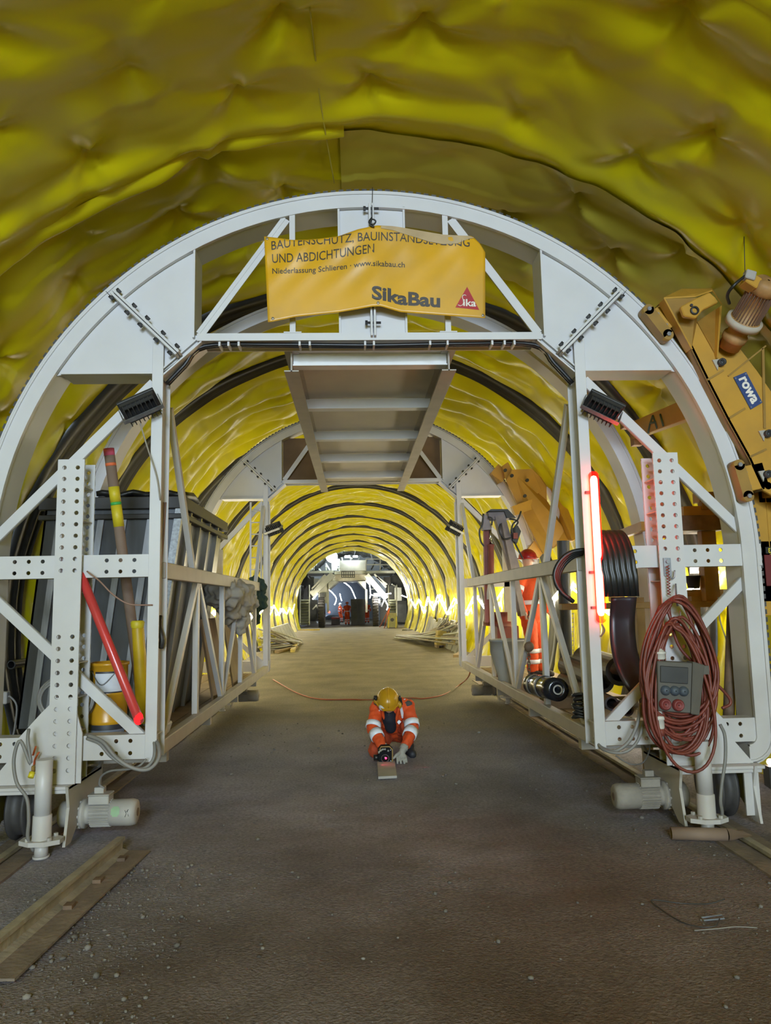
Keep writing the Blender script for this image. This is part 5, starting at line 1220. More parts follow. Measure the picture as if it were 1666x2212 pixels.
# yellow work platform behind the right side of the gantry
WP = thing('work_platform', 'yellow steel work platform between the right bay and the yellow wall', 'platform', (3.0, 7.6, 0.0))
def wb(x0, y0, x1, y1, Y, m, name, dy=0.10): return MB().lohi(at(x0, y1, Y=Y), at(x1, y0, Y=Y) + V(0, dy, 0)).build(name, m, WP, bevel=0.004)
wb(1215, 1296, 1620, 1318, 7.0, 'yellow_dirty', 'floor_beam', 0.12); wb(1480, 1272, 1600, 1300, 7.3, 'yellow_dirty', 'floor_beam', 0.5)
wb(1527, 1140, 1546, 1300, 7.1, 'yellow_dirty', 'upright', 0.1); wb(1478, 1092, 1580, 1114, 7.15, 'yellow', 'top_rail', 0.1)
wb(1472, 1112, 1566, 1146, 7.0, 'rust', 'tool_tray', 0.45); wb(1512, 1062, 1544, 1084, 7.1, 'yellow_dirty', 'lug', 0.15); wb(1518, 1082, 1538, 1100, 7.12, 'yellow_dirty', 'lug', 0.1)
wb(1520, 1225, 1534, 1300, 7.4, 'yellow_dirty', 'upright', 0.06); wb(1475, 1196, 1520, 1206, 7.5, 'yellow', 'top_rail', 0.05)
MB().bar(at(1300, 1170, Y=8.6), at(1392, 1136, Y=7.2), 0.06, 0.09).build('top_rail', 'yellow', WP); MB().bar(at(1300, 1178, Y=8.7), at(1230, 1200, Y=10.0), 0.06, 0.09).build('top_rail', 'yellow', WP)
wb(1320, 1152, 1342, 1300, 8.5, 'yellow_dirty', 'upright', 0.08); wb(1255, 1250, 1270, 1300, 8.6, 'yellow', 'upright', 0.08)
for x in (2.75, 3.3): MB().lohi((x - 0.04, 7.02, 0.0), (x + 0.04, 7.1, 1.70)).build('upright', 'yellow_dirty', WP)
bk = thing('bucket', 'black plastic bucket standing on the yellow work platform', 'bucket', at(1499, 1272, Y=7.1))
c = at(1499, 1271, Y=7.25); MB().lathe([(0.005, 0), (0.055, 0), (0.072, 0.9), (0.080, 0.9), (0.080, 1.0), (0.066, 1.0), (0.05, .05), (0.005, .05)], c, c + V(0, 0, 0.125), 22).build('shell', 'black', bk)
MB().lohi(c + V(-.08, -.02, .115), c + V(.09, .02, .128)).build('rim', 'black', bk)
for (x0, y0, x1, y1, lab) in ((1493, 1226, 1524, 1237, 'wider glowing light panel behind the right tie beam'), (1548, 1226, 1576, 1234, 'narrower glowing light panel behind the right tie beam')):
    t = thing('panel_light', lab, 'light panel', at((x0 + x1) / 2, y1, Y=7.9)); p, q = at(x0, y1, Y=7.9), at(x1, y0, Y=7.9)
    MB().lohi(p, q + V(0, 0.004, 0)).build('diffuser', 'panelglow', t); MB().lohi(p + V(-.01, .006, -.01), q + V(.01, .03, .01)).build('case', 'motor', t)
po = thing('duct', 'dark vertical pipe behind the lower right leg of the arch', 'pipe', (2.93, 5.98, 0))
MB().cyl((2.93, 5.98, 0.0), at(1585, 1270, Y=5.98), 0.045, n=18).build('pipe', 'rust', po); MB().box(at(1580, 1285, Y=5.92), (0.10, 0.06, 0.09)).build('clamp', 'steel', po, bevel=0.004)
hose('thin pale wire hanging from the pipe clamp on the right', [at(1552, 1290, Y=6.0), at(1556, 1340, Y=6.0), at(1575, 1400, Y=6.0), at(1588, 1460, Y=6.02), at(1592, 1550, Y=6.02)], 0.005, 'hose', 'cable', 'cable')
wlb = thing('floor_lamp', 'small bright lamp on the floor at the right edge behind the arch', 'lamp', at(1662, 1655, Y=6.4))
c = at(1664, 1646, Y=6.4); MB().ball(c, 0.028, 12).build('bulb', 'spark', wlb); MB().cyl(c - V(-.05, 0, .01), c - V(-.09, 0, .0), 0.03, n=14).build('holder', 'dark', wlb); MB().lohi((c.x - .04, c.y - .05, 0.0), (c.x + .12, c.y + .05, c.z - 0.03)).build('base', 'dark', wlb)
hose('red cable lying on the ground behind the right guard plate', [at(1612, 1722, Z=.012), at(1640, 1732, Z=.012), at(1680, 1748, Z=.012), at(1740, 1760, Z=.012)], 0.012, 'redcable', 'cable', 'cable')

# ---------------------------------------------------------------- second yellow carriage on the far portal and the loader crane
R2 = thing('yellow_carriage', 'yellow travelling carriage clamped on the right of the far portal', 'machine carriage', at(1180, 1180, Y=12.2))
def q5(x, y, Y=12.15): return at(1000 + x / 5.553, 980 + y / 5.553, Y=Y)
MB().prism([q5(470, 150), q5(540, 100), q5(592, 190), q5(830, 183), q5(1000, 235), q5(1010, 560), q5(1230, 905, 11.9), q5(1330, 1000, 11.8), q5(1090, 1130, 11.9), q5(965, 1205, 11.9), q5(890, 1090), q5(740, 770), q5(640, 590), q5(520, 320)], (0, 0.03, 0)).build('side_plate', 'yellow', R2, bevel=0.004)
MB().prism([q5(975, 240, 12.1), q5(1100, 260, 12.1), q5(1400, 1000, 11.6), q5(1320, 1050, 11.6)], (0, 0.3, 0)).build('side_beam', 'yellow', R2, bevel=0.01)
MB().prism([q5(590, 190, 12.12), q5(830, 183, 12.12), q5(950, 450, 12.12), q5(660, 600, 12.12), q5(520, 320, 12.12)], (0, 0.02, 0)).build('cover_plate', 'yellow', R2, bevel=0.003)
MB().bar(q5(600, 690, 12.05), q5(880, 590, 12.1), 0.10, 0.16).build('arm', 'yellow', R2); MB().prism([q5(1010, 120), q5(1060, 118), q5(1115, 240), q5(1095, 275)], (0, 0.25, 0)).build('lug', 'yellow_dirty', R2)
for (a, b, cx_) in (((360, 215), (450, 345), (440, 240)), ((830, 1090), (860, 1210), (880, 1150))):
    MB().bar(q5(*a, 12.35), q5(*b, 12.35), 0.12, 0.12, (0, 1, 0)).build('clamp_pad', 'yellow_dirty', R2); c = q5(*cx_, 12.3); MB().box(c, (0.24, 0.12, 0.20), Matrix.Rotation(0.7, 3, 'Y')).build('clamp_block', 'yellow', R2)
for x, y in ((505, 203), (585, 268), (768, 322), (740, 510), (905, 215), (1028, 250), (1008, 905)):
    c = q5(x, y, 12.10); MB().cyl(c, c - V(0, 0.05, 0), 0.028, n=14).build('boss', 'dark', R2)
MB().lathe([(0.02, 0), (0.06, 0), (0.06, 1), (0.02, 1)], q5(940, 150, 12.1), q5(940, 150, 12.1) - V(0, .06, 0), 16).build('shackle', 'steel', R2)
nameplate([q5(872, 575, 12.09), q5(926, 548, 12.09), q5(1000, 718, 12.09), q5(938, 756, 12.09)], (0, -1, 0), R2)
hose('black hose arching beside the far yellow carriage', [q5(1440, 820, 10.8), q5(1390, 850, 10.8), q5(1380, 930, 10.8), q5(1430, 1020, 10.8)], 0.02, 'rust')
CRN = thing('loader_crane', 'dusty folding loader crane with red cylinder standing in the right bay', 'crane', at(1090, 1430, Y=10.2))
MB().bar(q5(285, 890, 10.2), at(1054, 1345, Y=10.2), 0.085, 0.085).build('mast', 'crane_red', CRN)
MB().cyl(q5(330, 900, 10.1), q5(335, 1090, 10.1), 0.016, n=12).build('piston_rod', 'chrome', CRN); MB().lathe([(0.03, 0), (0.048, 0.01), (0.048, .05), (0.042, .06), (0.042, .97), (0.03, 1)], q5(337, 1085, 10.1), q5(340, 1560, 10.1), 18).build('cylinder', 'crane_red', CRN)
MB().bar(q5(430, 745, 10.15), at(1112, 1235, Y=10.15), 0.16, 0.14).build('boom', 'crane', CRN); MB().bar(q5(480, 830, 10.05), at(1128, 1330, Y=10.1), 0.11, 0.08).build('boom', 'crane', CRN)
MB().prism([q5(300, 700, 10.1), q5(540, 690, 10.1), q5(600, 770, 10.1), q5(430, 790, 10.1), q5(320, 800, 10.1)], (0, 0.2, 0)).build('knuckle', 'crane', CRN, bevel=0.01)
MB().prism([q5(300, 690, 10.05), q5(340, 665, 10.05), q5(540, 665, 10.05), q5(640, 770, 10.05), q5(530, 770, 10.05), q5(500, 690, 10.05)], (0, 0.3, 0)).build('cover', 'dark', CRN)
MB().prism([q5(235, 870, 10.05), q5(260, 720, 10.05), q5(300, 760, 10.05), q5(350, 880, 10.05), q5(340, 910, 10.05), q5(250, 915, 10.05)], (0, 0.15, 0)).build('head_bracket', 'crane', CRN)
MB().prism([q5(590, 900, 10.0), q5(660, 860, 10.0), q5(700, 930, 10.0), q5(650, 1080, 10.0), q5(600, 1040, 10.0)], (0, 0.12, 0)).build('control_valve', 'dark', CRN); MB().box(q5(630, 985, 9.95), (0.06, 0.05, 0.08)).build('valve_cap', 'crane_red', CRN)
for pts in ([(245, 720), (235, 850), (200, 930), (215, 1050), (255, 1110)], [(560, 780), (640, 800), (660, 830), (620, 900), (640, 990)], [(700, 690), (660, 790), (600, 850), (580, 950)], [(450, 850), (440, 940), (500, 1020), (580, 1010)], [(300, 760), (350, 780), (345, 860)], [(620, 1060), (680, 1180), (720, 1260)]):
    MB().tube(bez([q5(x, y, 9.95) for x, y in pts], 5), 0.012, 6).build('hydraulic_hose', 'black', CRN)
MB().lathe([(0.22, 0), (0.22, .3), (0.12, .35), (0.12, 1), (.05, 1)], at(1078, 1352, Y=10.3), at(1078, 1322, Y=10.3), 24).build('slew_base', 'crane_red', CRN)
MB().lohi((1.95, 10.15, PZ), (2.25, 10.45, at(1078, 1352, Y=10.3).z)).build('pedestal', 'crane_red', CRN)
hp2 = thing('mixing_hopper', 'pale grey conical hopper under the crane in the right bay', 'hopper', at(1100, 1430, Y=9.3))
c = at(1100, 1432, Y=9.4); c.z = PZ; MB().lathe([(0.05, 0), (0.13, 0), (0.15, .25), (0.235, .75), (0.235, .96), (0.245, .96), (0.245, 1), (0.225, 1), (0.225, .8), (0.12, .25)], c, c + V(0, 0, 0.62), 28).build('shell', 'concrete', hp2)
mp = thing('lattice_panel', 'pale wire lattice panel leaning in the right bay', 'lattice', at(1225, 1440, Y=9.6)); mb = MB()
a, b, c_, d_ = at(1208, 1330, Y=9.6), at(1240, 1325, Y=9.4), at(1240, 1445, Y=9.2), at(1208, 1440, Y=9.4)
for k in range(7): mb.cyl(a.lerp(b, k / 6), d_.lerp(c_, k / 6), 0.006, n=5)
for k in range(13): mb.cyl(a.lerp(d_, k / 12), b.lerp(c_, k / 12), 0.006, n=5)
mb.build('mesh', mat('pale_wire', (0.5, 0.46, 0.36), 0.6), mp)
for i, (px, lab) in enumerate(((1120, 'timber packing beam on the right side platform near the crane'), (1200, 'timber packing beam on the right side platform near the black roll'))):
    b_ = thing('timber_beam', lab, 'timber', (2.2, 8.0 + i, PZ)); MB().lohi((1.9, 8.9 - i * 1.3, PZ + .002), (2.9, 9.02 - i * 1.3, PZ + 0.11)).build('beam', 'wood', b_)

# ---------------------------------------------------------------- on the ground in front
cp_ = thing('crushed_tube', 'brown cardboard tube lying on the ground, one end crushed on the right rail', 'tube', at(1525, 1810, Z=0))
a, b = at(1450, 1800, Z=0.045), at(1570, 1803, Z=0.045)
MB().lathe([(0.036, 0), (0.043, 0), (0.043, 1.0), (0.036, 1.0), (0.036, 0)], a, b, 22).build('tube', 'card', cp_)
vs = []; c2 = at(1612, 1800, Z=0.10)
for k, (t, hh, ww) in enumerate(((0, 1, 1), (.3, .9, 1.05), (.6, .5, 1.25), (.85, .3, 1.5), (1, .22, 1.6))):
    c = b.lerp(c2, t)
    for i in range(14): a_ = 2 * PI * i / 14; vs.append(c + V(0.01 * math.sin(3 * a_) * t, 0.043 * ww * math.cos(a_), 0.043 * hh * math.sin(a_)))
MB().add(vs, [(j * 14 + i, j * 14 + (i + 1) % 14, (j + 1) * 14 + (i + 1) % 14, (j + 1) * 14 + i) for j in range(4) for i in range(14)], True).build('crushed_end', 'card', cp_)
lr = thing('loose_rail', 'dusty rail length with base plate lying on the left foreground ground', 'rail', (-1.75, 4.4, 0))
e0, e1 = at(262, 1818, Z=0.09), at(-60, 2085, Z=0.09); e0.z = e1.z = 0.02
MB().prof(e1, e0, RAIL).build('rail_profile', 'railsteel', lr)
d = (e0 - e1).normalized(); sd = V(d.y, -d.x, 0)
MB().prism([e1 - sd * .07, e0 - sd * .07, e0 + sd * .20 , e1 + sd * .20], (0, 0, 0.012)).build('base_plate', 'dustplate', lr)
for k in range(3): MB().box(e1.lerp(e0, 0.45 + .22 * k) + sd * 0.085 + V(0, 0, .02), (0.05, 0.06, 0.025)).build('rail_clip', 'rust', lr)
wr = thing('wire_offcut', 'thin bent wire offcut lying on the right foreground ground', 'wire', at(1500, 1985, Z=0))
MB().tube(bez([at(1566, 1942, Z=.03), at(1530, 1952, Z=.012), at(1470, 1951, Z=.02), at(1408, 1944, Z=.02), at(1430, 1965, Z=.008), at(1470, 1990, Z=.008), at(1510, 2002, Z=.01), at(1545, 2000, Z=.02), at(1555, 1985, Z=.03)], 6), 0.0035, 6).build('wire', 'dark', wr)
MB().tube(bez([at(1636, 2004, Z=.01), at(1590, 2002, Z=.015), at(1550, 2006, Z=.01), at(1500, 2010, Z=.008)], 5), 0.003, 6).build('wire', 'hose', wr)
MB().tube([at(1516, 1982, Z=.015), at(1560, 1976, Z=.02), at(1564, 1984, Z=.018), at(1520, 1988, Z=.012)], 0.008, 6, flat=.4).build('strap', 'labelblue', wr)
hose('orange cable trailing across the roadway behind the kneeling person', [at(590, 1468, Z=.01), at(640, 1496, Z=.01), at(690, 1510, Z=.01), at(760, 1511, Z=.01), at(800, 1512, Z=.01), at(890, 1508, Z=.01), at(915, 1509, Z=.01), at(960, 1500, Z=.01), at(995, 1478, Z=.01), at(1012, 1462, Z=.3), at(1018, 1440, Z=.55)], 0.012, 'orangecable', 'cable', 'cable')
# scattered stones and grit: one object nobody could count, and the larger stones one by one
mb = MB(); rnd = random.Random(21)
def stone(mb, x, y, r):
    n0 = len(mb.v); R_ = Matrix.Rotation(rnd.random() * 6, 3, 'Z'); mb.ball((x, y, r * 0.25), r, 6, (1, rnd.uniform(.6, 1), rnd.uniform(.4, .7)), R_)
    for i in range(n0, len(mb.v)):
        p = mb.v[i]; k = rnd.uniform(.85, 1.15); mb.v[i] = (x + (p[0] - x) * k, y + (p[1] - y) * k, p[2])
for k in range(2600):
    y = 2.0 + 9 * rnd.random() ** 1.4; side_b = rnd.random()
    if side_b < .45: x = -1.35 + rnd.gauss(0, .33); y = 2.6 + 2.6 * rnd.random()
    elif side_b < .68: x = 2.5 + rnd.gauss(0, .3)
    else: x = rnd.uniform(-1.6, 2.2)
    stone(mb, x, y, min(0.022, 0.0025 + rnd.expovariate(1 / 0.0040)))
o = mb.build('gravel', mat('pale_grit', (0.17, 0.15, 0.13), 0.9, var=0.5, scale=12), base=(0, 0, 0)); tag(o, 'fine grit and small stones scattered over the dusty ground', 'gravel', kind='stuff')
for i, (px, py, r, lab) in enumerate(((183, 1950, .022, 'grey stone lying beside the loose rail on the left'), (376, 1880, .013, 'small stone on the ground right of the loose rail end'), (560, 2068, .014, 'dark small stone at the bottom of the roadway left of centre'), (1035, 1583, .03, 'pale rubble lump on the roadway right of the kneeling person'), (740, 1586, .02, 'brown clod on the roadway left of the kneeling person'), (785, 2072, .012, 'tiny pale stone at the bottom centre of the roadway'), (1395, 1612, .02, 'pale stone under the right drive motor'))):
    mb = MB(); p = at(px, py, Z=0); stone(mb, p.x, p.y, r); o = mb.build('stone', mat('stone_%d' % i, (0.22, 0.21, 0.19) if i not in (2, 4) else (.06, .05, .04), 0.9)); tag(o, lab, 'stone')
# ================================================================== PEOPLE
def limb(mb, pts, n=12):
    """tapered capsule chain: [(point, radius), ...]"""
    for (p, r) in pts: mb.ball(p, r, n)
    for (p, r), (q, s) in zip(pts, pts[1:]):
        if (V(q) - V(p)).length > 1e-4: mb.cyl(p, q, r, s, n)
def skin_build(mb, name, m, par, vox, smooth=3, disp=0.0, dscale=0.08):
    o = mb.build(name, m, par)
    q = o.modifiers.new('r', 'REMESH'); q.mode = 'VOXEL'; q.voxel_size = vox; q.use_smooth_shade = True
    s_ = o.modifiers.new('s', 'SMOOTH'); s_.iterations = smooth; s_.factor = 0.5
    if disp:
        t = bpy.data.textures.new(name + '_folds', 'CLOUDS'); t.noise_scale = dscale; t.noise_depth = 2
        d = o.modifiers.new('d', 'DISPLACE'); d.texture = t; d.strength = disp; d.mid_level = 0.5
    return o
def band(name, m, par, a, b, t0, t1, r0, r1, k=1.08, n=20):
    a, b = V(a), V(b); return MB().lathe([(r0 * 1.0, 0), (r0 * k, 0.0), (r1 * k, 1), (r1, 1)], a.lerp(b, t0), a.lerp(b, t1), n).build(name, m, par)

# ---------------------------------------------------------------- the kneeling person
KP = thing('person', 'person in orange hi-vis suit and yellow helmet kneeling over a laser on the roadway', 'person', at(848, 1632, Z=0))
hipc = at(848, 1574, Y=8.95); chest = at(845, 1540, Y=8.66); upper = at(845, 1522, Y=8.50)
shL, shR = at(815, 1526, Y=8.52), at(882, 1526, Y=8.52)
elL, elR = at(806, 1572, Y=8.36), at(891, 1572, Y=8.36)
wrL, wrR = at(829, 1618, Y=8.12), at(874, 1616, Y=8.10)
neck, headc = at(842, 1516, Y=8.44), at(840, 1514, Y=8.34)
knL, knR = at(812, 1622, Y=8.40), at(880, 1560, Y=8.50)
ftL, ftR = at(822, 1600, Y=8.95), at(884, 1622, Y=8.42)
# the body itself, one continuous figure inside the clothes
mb = MB()
limb(mb, [(hipc, .13), (chest, .13), (upper, .11), (neck, .06), (headc + V(0, .0, -.01), .085)])
limb(mb, [(upper, .08), (shL, .055), (elL, .045), (wrL, .034)]); limb(mb, [(upper, .08), (shR, .055), (elR, .045), (wrR, .034)])
limb(mb, [(hipc + V(-.09, 0, 0), .075), (knL, .055), (ftL, .045)]); limb(mb, [(hipc + V(.09, 0, 0), .075), (knR, .055), (ftR, .045)])
mb.ball(headc + V(0, -.055, -.055), .065, 12, (.9, .9, 1.1)); mb.ball(headc + V(0.0, -.122, -.035), .016, 8); mb.ball(headc + V(-.088, .01, -.03), .02, 8, (.5, 1, 1.5)); mb.ball(headc + V(.088, .01, -.03), .02, 8, (.5, 1, 1.5))
skin_build(mb, 'body', 'skin', KP, 0.014)
# jacket: torso and sleeves in one shell
mb = MB()
limb(mb, [(hipc + V(0, -.02, .03), .175), (chest, .175), (upper + V(0, .03, -.02), .135)], 16)
mb.ball(hipc + V(0, .02, .02), .17, 16, (1.15, .9, .9)); mb.ball(chest.lerp(upper, .4), .16, 16, (1.22, .95, .9))
limb(mb, [(upper, .11), (shL, .082), (elL, .070), (elL.lerp(wrL, .8), .056)], 14); limb(mb, [(upper, .11), (shR, .082), (elR, .070), (elR.lerp(wrR, .8), .056)], 14)
jk = skin_build(mb, 'jacket', 'orange', KP, 0.012, 4, 0.035, 0.07)
# trousers
mb = MB()
limb(mb, [(hipc + V(-.08, 0, -.04), .125), (hipc.lerp(knL, .5) + V(-.03, 0, 0), .105), (knL, .082), (knL.lerp(ftL, .5), .072), (ftL, .062)], 14)
limb(mb, [(hipc + V(.08, 0, -.04), .125), (hipc.lerp(knR, .5) + V(.05, 0, 0), .105), (knR + V(0, .03, -.05), .085), (ftR + V(0, .05, .10), .066)], 14)
limb(mb, [(hipc + V(-.08, 0, -.02), .13), (hipc + V(.08, 0, -.02), .13)], 14)
skin_build(mb, 'trousers', 'orange2', KP, 0.012, 4, 0.03, 0.08)
# dark shirt in the open jacket front
mb = MB(); f0, f1 = at(840, 1534, Y=8.42), at(843, 1568, Y=8.60)
limb(mb, [(f0 + V(0, .03, 0), .075), (f0.lerp(f1, .5) + V(0, -.035, 0), .085), (f1 + V(0, -.09, 0), .070)], 14)
skin_build(mb, 'shirt', 'navy', KP, 0.012, 3, 0.01)
for pts in ([(827, 1530), (828, 1545), (832, 1558), (830, 1572)], [(862, 1528), (858, 1545), (856, 1558), (850, 1570)]):
    MB().tube(bez([at(x, y, Y=8.355 + 0.05 * i) for i, (x, y) in enumerate(pts)], 4), 0.016, 8).build('jacket_edge', 'orange', jk)
MB().tube([at(841, 1533, Y=8.335), at(840, 1548, Y=8.36)], 0.004, 5).build('zip', 'steel', KP)
# grey shoulder patches and reflective tape
for s_, sh, el in ((-1, shL, elL), (1, shR, elR)):
    MB().ball(sh + V(-s_ * .012, -.040, .030), 0.062, 12, (1, .85, .75)).build('shoulder_patch', 'greycloth', jk)
    MB().ball(sh + V(-s_ * .045, -.020, .072), 0.040, 10, (.8, 1, .5)).build('reflective_patch', 'reflect', jk)
band('reflective_band', 'reflect', jk, shL, elL, .78, 1.0, .079, .0795); band('reflective_band', 'reflect', jk, elL, wrL, .22, .48, .074, .070)
band('reflective_band', 'reflect', jk, shR, elR, .70, .95, .080, .0795); band('reflective_band', 'reflect', jk, elR, wrR, .14, .42, .076, .071)
MB().prism([at(x, y, Y=8.36 + .004 * (y - 1524)) for x, y in ((863, 1525), (868, 1524), (872, 1540), (871, 1552), (868, 1551))], (0, 0.012, 0)).build('reflective_strip', 'reflect', jk)
MB().prism([at(x, y, Y=8.36 + .004 * (y - 1524)) for x, y in ((818, 1534), (821, 1533), (822, 1545), (821, 1556), (819, 1556))], (0, 0.012, 0)).build('reflective_strip', 'reflect', jk)
MB().prism([at(x, y, Y=8.43) for x, y in ((858, 1560), (862, 1555), (867, 1559), (862, 1565))], (0, 0.02, 0)).build('badge', 'reflect', jk)
# helmet, ear defenders, dust mask
ax = V(0.0, -.62, .78).normalized(); e1 = V(1, 0, 0); e2 = ax.cross(e1); hc = at(838, 1512, Y=8.31)
Rm = Matrix((e1, -e2, ax)).transposed()
if Rm.determinant() < 0: Rm = Matrix((e1, e2, ax)).transposed()
hm = MB().ball(hc, 0.128, 24, (0.96, 1.14, 0.98), Rm, zmin=-0.08).build('helmet', 'helmet_y', KP)
MB().lathe([(0.118, 0), (0.140, .2), (0.142, .6), (0.124, 1)], hc - ax * .018, hc + ax * .006, 28).build('brim', 'helmet_y', hm)
vs_f = -ax.cross(e1); fwd = e2 if e2.z < 0 else -e2
MB().prism([hc + e1 * x + fwd * y for x, y in ((-.10, .10), (-.06, .165), (.06, .165), (.10, .10))], ax * 0.010).build('peak', 'helmet_y', hm)
MB().tube([hc + Rm @ V(0.0, 0.146 * math.cos(t), 0.126 * math.sin(t)) for t in np.linspace(.2, PI - .2, 14)], 0.008, 6).build('ridge', 'helmet_y', hm)
for s_ in (-1, 1):
    c = hc + e1 * .135 * s_ - ax * .05 + fwd * (.03 if s_ > 0 else -.05)
    em = MB().ball(c, .042, 12, (.6, 1, 1)).build('ear_defender', 'helmet_y', KP); MB().bar(c + e1 * .012 * s_, hc + e1 * .135 * s_ + ax * .03 + fwd * (.01 if s_ > 0 else -.03), .035, .02).build('arm', 'black', em); MB().ball(hc + e1 * .134 * s_ + ax * .03, .026, 10, (.6, 1, 1)).build('clip', 'black', em)
MB().ball(at(829, 1527, Y=8.24), .055, 14, (1, .8, .8)).build('dust_mask', 'mask', KP)
# gloves: five separate fingers each
def glove(wr, palm, knk, tips, thumb, name='glove'):
    mb = MB(); limb(mb, [(wr, .040), (wr.lerp(palm, .5), .038)], 12)
    for k in knk: limb(mb, [(wr.lerp(palm, .6), .024), (k, .0165)], 10)
    for k, t in zip(knk, tips):
        mid = V(k).lerp(V(t), .5) + V(0, -.010, .010); limb(mb, [(k, .0155), (mid, .0135), (t, .0105)], 10)
    limb(mb, [(wr.lerp(palm, .35), .024), thumb[0], thumb[1]], 10)
    o = skin_build(mb, name, 'glove', KP, 0.0055, 2); 
    MB().lathe([(.036, 0), (.045, .1), (.047, .9), (.036, 1)], wr + (wr - palm) * .45, wr + (palm - wr) * .12, 18).build('cuff', 'glove', o); return o
Yg = 8.03
palm = at(866, 1632, Y=8.05)
glove(at(872, 1617, Y=8.10), palm, [at(x, y, Y=Yg) for x, y in ((858.5, 1635), (864.5, 1637), (870.5, 1637), (876, 1634.5))],
      [V(*at(x, y, Y=Yg - .03)) for x, y in ((859, 1650), (866.5, 1651.5), (874, 1650.5), (879, 1646))], ((at(855.5, 1632, Y=Yg - .02), .017), (at(850.5, 1638, Y=Yg - .04), .012)))
glove(at(829, 1613, Y=8.16), at(826, 1619, Y=8.12), [at(x, y, Y=8.06) for x, y in ((821, 1617), (825, 1615), (829, 1614.5), (833, 1615))],
      [at(x, y, Y=8.00) for x, y in ((818.5, 1626), (822.5, 1622), (827, 1619.5), (832, 1619))], ((at(836, 1618, Y=8.06), .015), (at(839, 1622, Y=8.0), .012)))
# boots
for ft, fw in ((ftL, V(0.02, .10, -.02)), (ftR, V(.03, -.10, -.02))):
    mb = MB(); g_ = V(ft.x, ft.y, .055); limb(mb, [(g_ + V(0, 0, .05), .06), (g_, .055), (g_ + fw, .048)], 12); skin_build(mb, 'boot', 'boot', KP, 0.012)

# laser instrument, its board and the projected line
LZ = thing('laser_level', 'black boxed laser instrument with tan bumpers held to the ground', 'laser instrument', at(833, 1650, Z=0))
lc = at(833, 1631, Y=8.00)
oc = [(-.055, -.085), (.055, -.085), (.078, -.055), (.078, .055), (.045, .09), (-.045, .09), (-.078, .055), (-.078, -.055)]
MB().prism([lc + V(x, 0, z) for x, z in oc], (0, .11, 0)).build('housing', 'matte', LZ, bevel=0.004)
MB().tube([lc + V(x * .97, -.002, z * .97) for x, z in ((-.066, .055), (-.045, .088), (.045, .088), (.076, .055), (.076, -.06), (.058, -.082))], 0.008, 6).build('bumper', mat('tan_rubber', (0.30, 0.19, 0.06), 0.6), LZ)
MB().lathe([(.030, 0), (.046, 0), (.046, 1), (.036, 1), (.032, .4)], lc + V(-.005, 0, -.032), lc + V(-.005, -.022, -.032), 24).build('lens_ring', 'dark', LZ)
MB().lathe([(.001, 0), (.034, 0), (.034, 1), (.001, 1)], lc + V(-.005, -.001, -.032), lc + V(-.005, -.008, -.032), 20).build('lens', 'lens', LZ)
MB().ball(lc + V(.003, -.012, -.030), 0.011, 10, (1, .5, 1)).build('laser_window', 'redlaser', LZ)
MB().cyl(lc + V(-.07, .04, -.03), lc + V(-.125, .04, -.03), .03, n=14).build('knob', 'black', LZ)
for x, z in ((-.055, .05), (.055, .05), (.055, -.06)): MB().cyl(lc + V(x, 0, z), lc + V(x, -.004, z), .005, n=8).build('screw', 'steel', LZ)
BD = thing('board', 'flat dusty timber board lying on the roadway in front of the laser', 'board', at(837, 1668, Z=0))
bq = [at(815, 1645, Z=.028), at(853, 1643, Z=.028), at(858, 1676, Z=.028), at(817, 1678, Z=.028)]
MB().prism([V(p.x, p.y, .004) for p in bq], (0, 0, .026)).build('plank', mat('dusty_board', (0.44, 0.41, 0.37), 0.85, var=0.15), BD, bevel=0.004)
p = at(836, 1652, Z=0.03)
l = area('laser_line', (p.x, p.y, .075), (p.x, p.y, 0), .13, .006, 0.12, (1, .02, .06), math.radians(5))
p2 = at(895, 1658, Z=0.0); area('laser_line_far', (p2.x, p2.y, .06), (p2.x, p2.y, 0), .36, .006, 0.03, (1, .02, .06), math.radians(6))

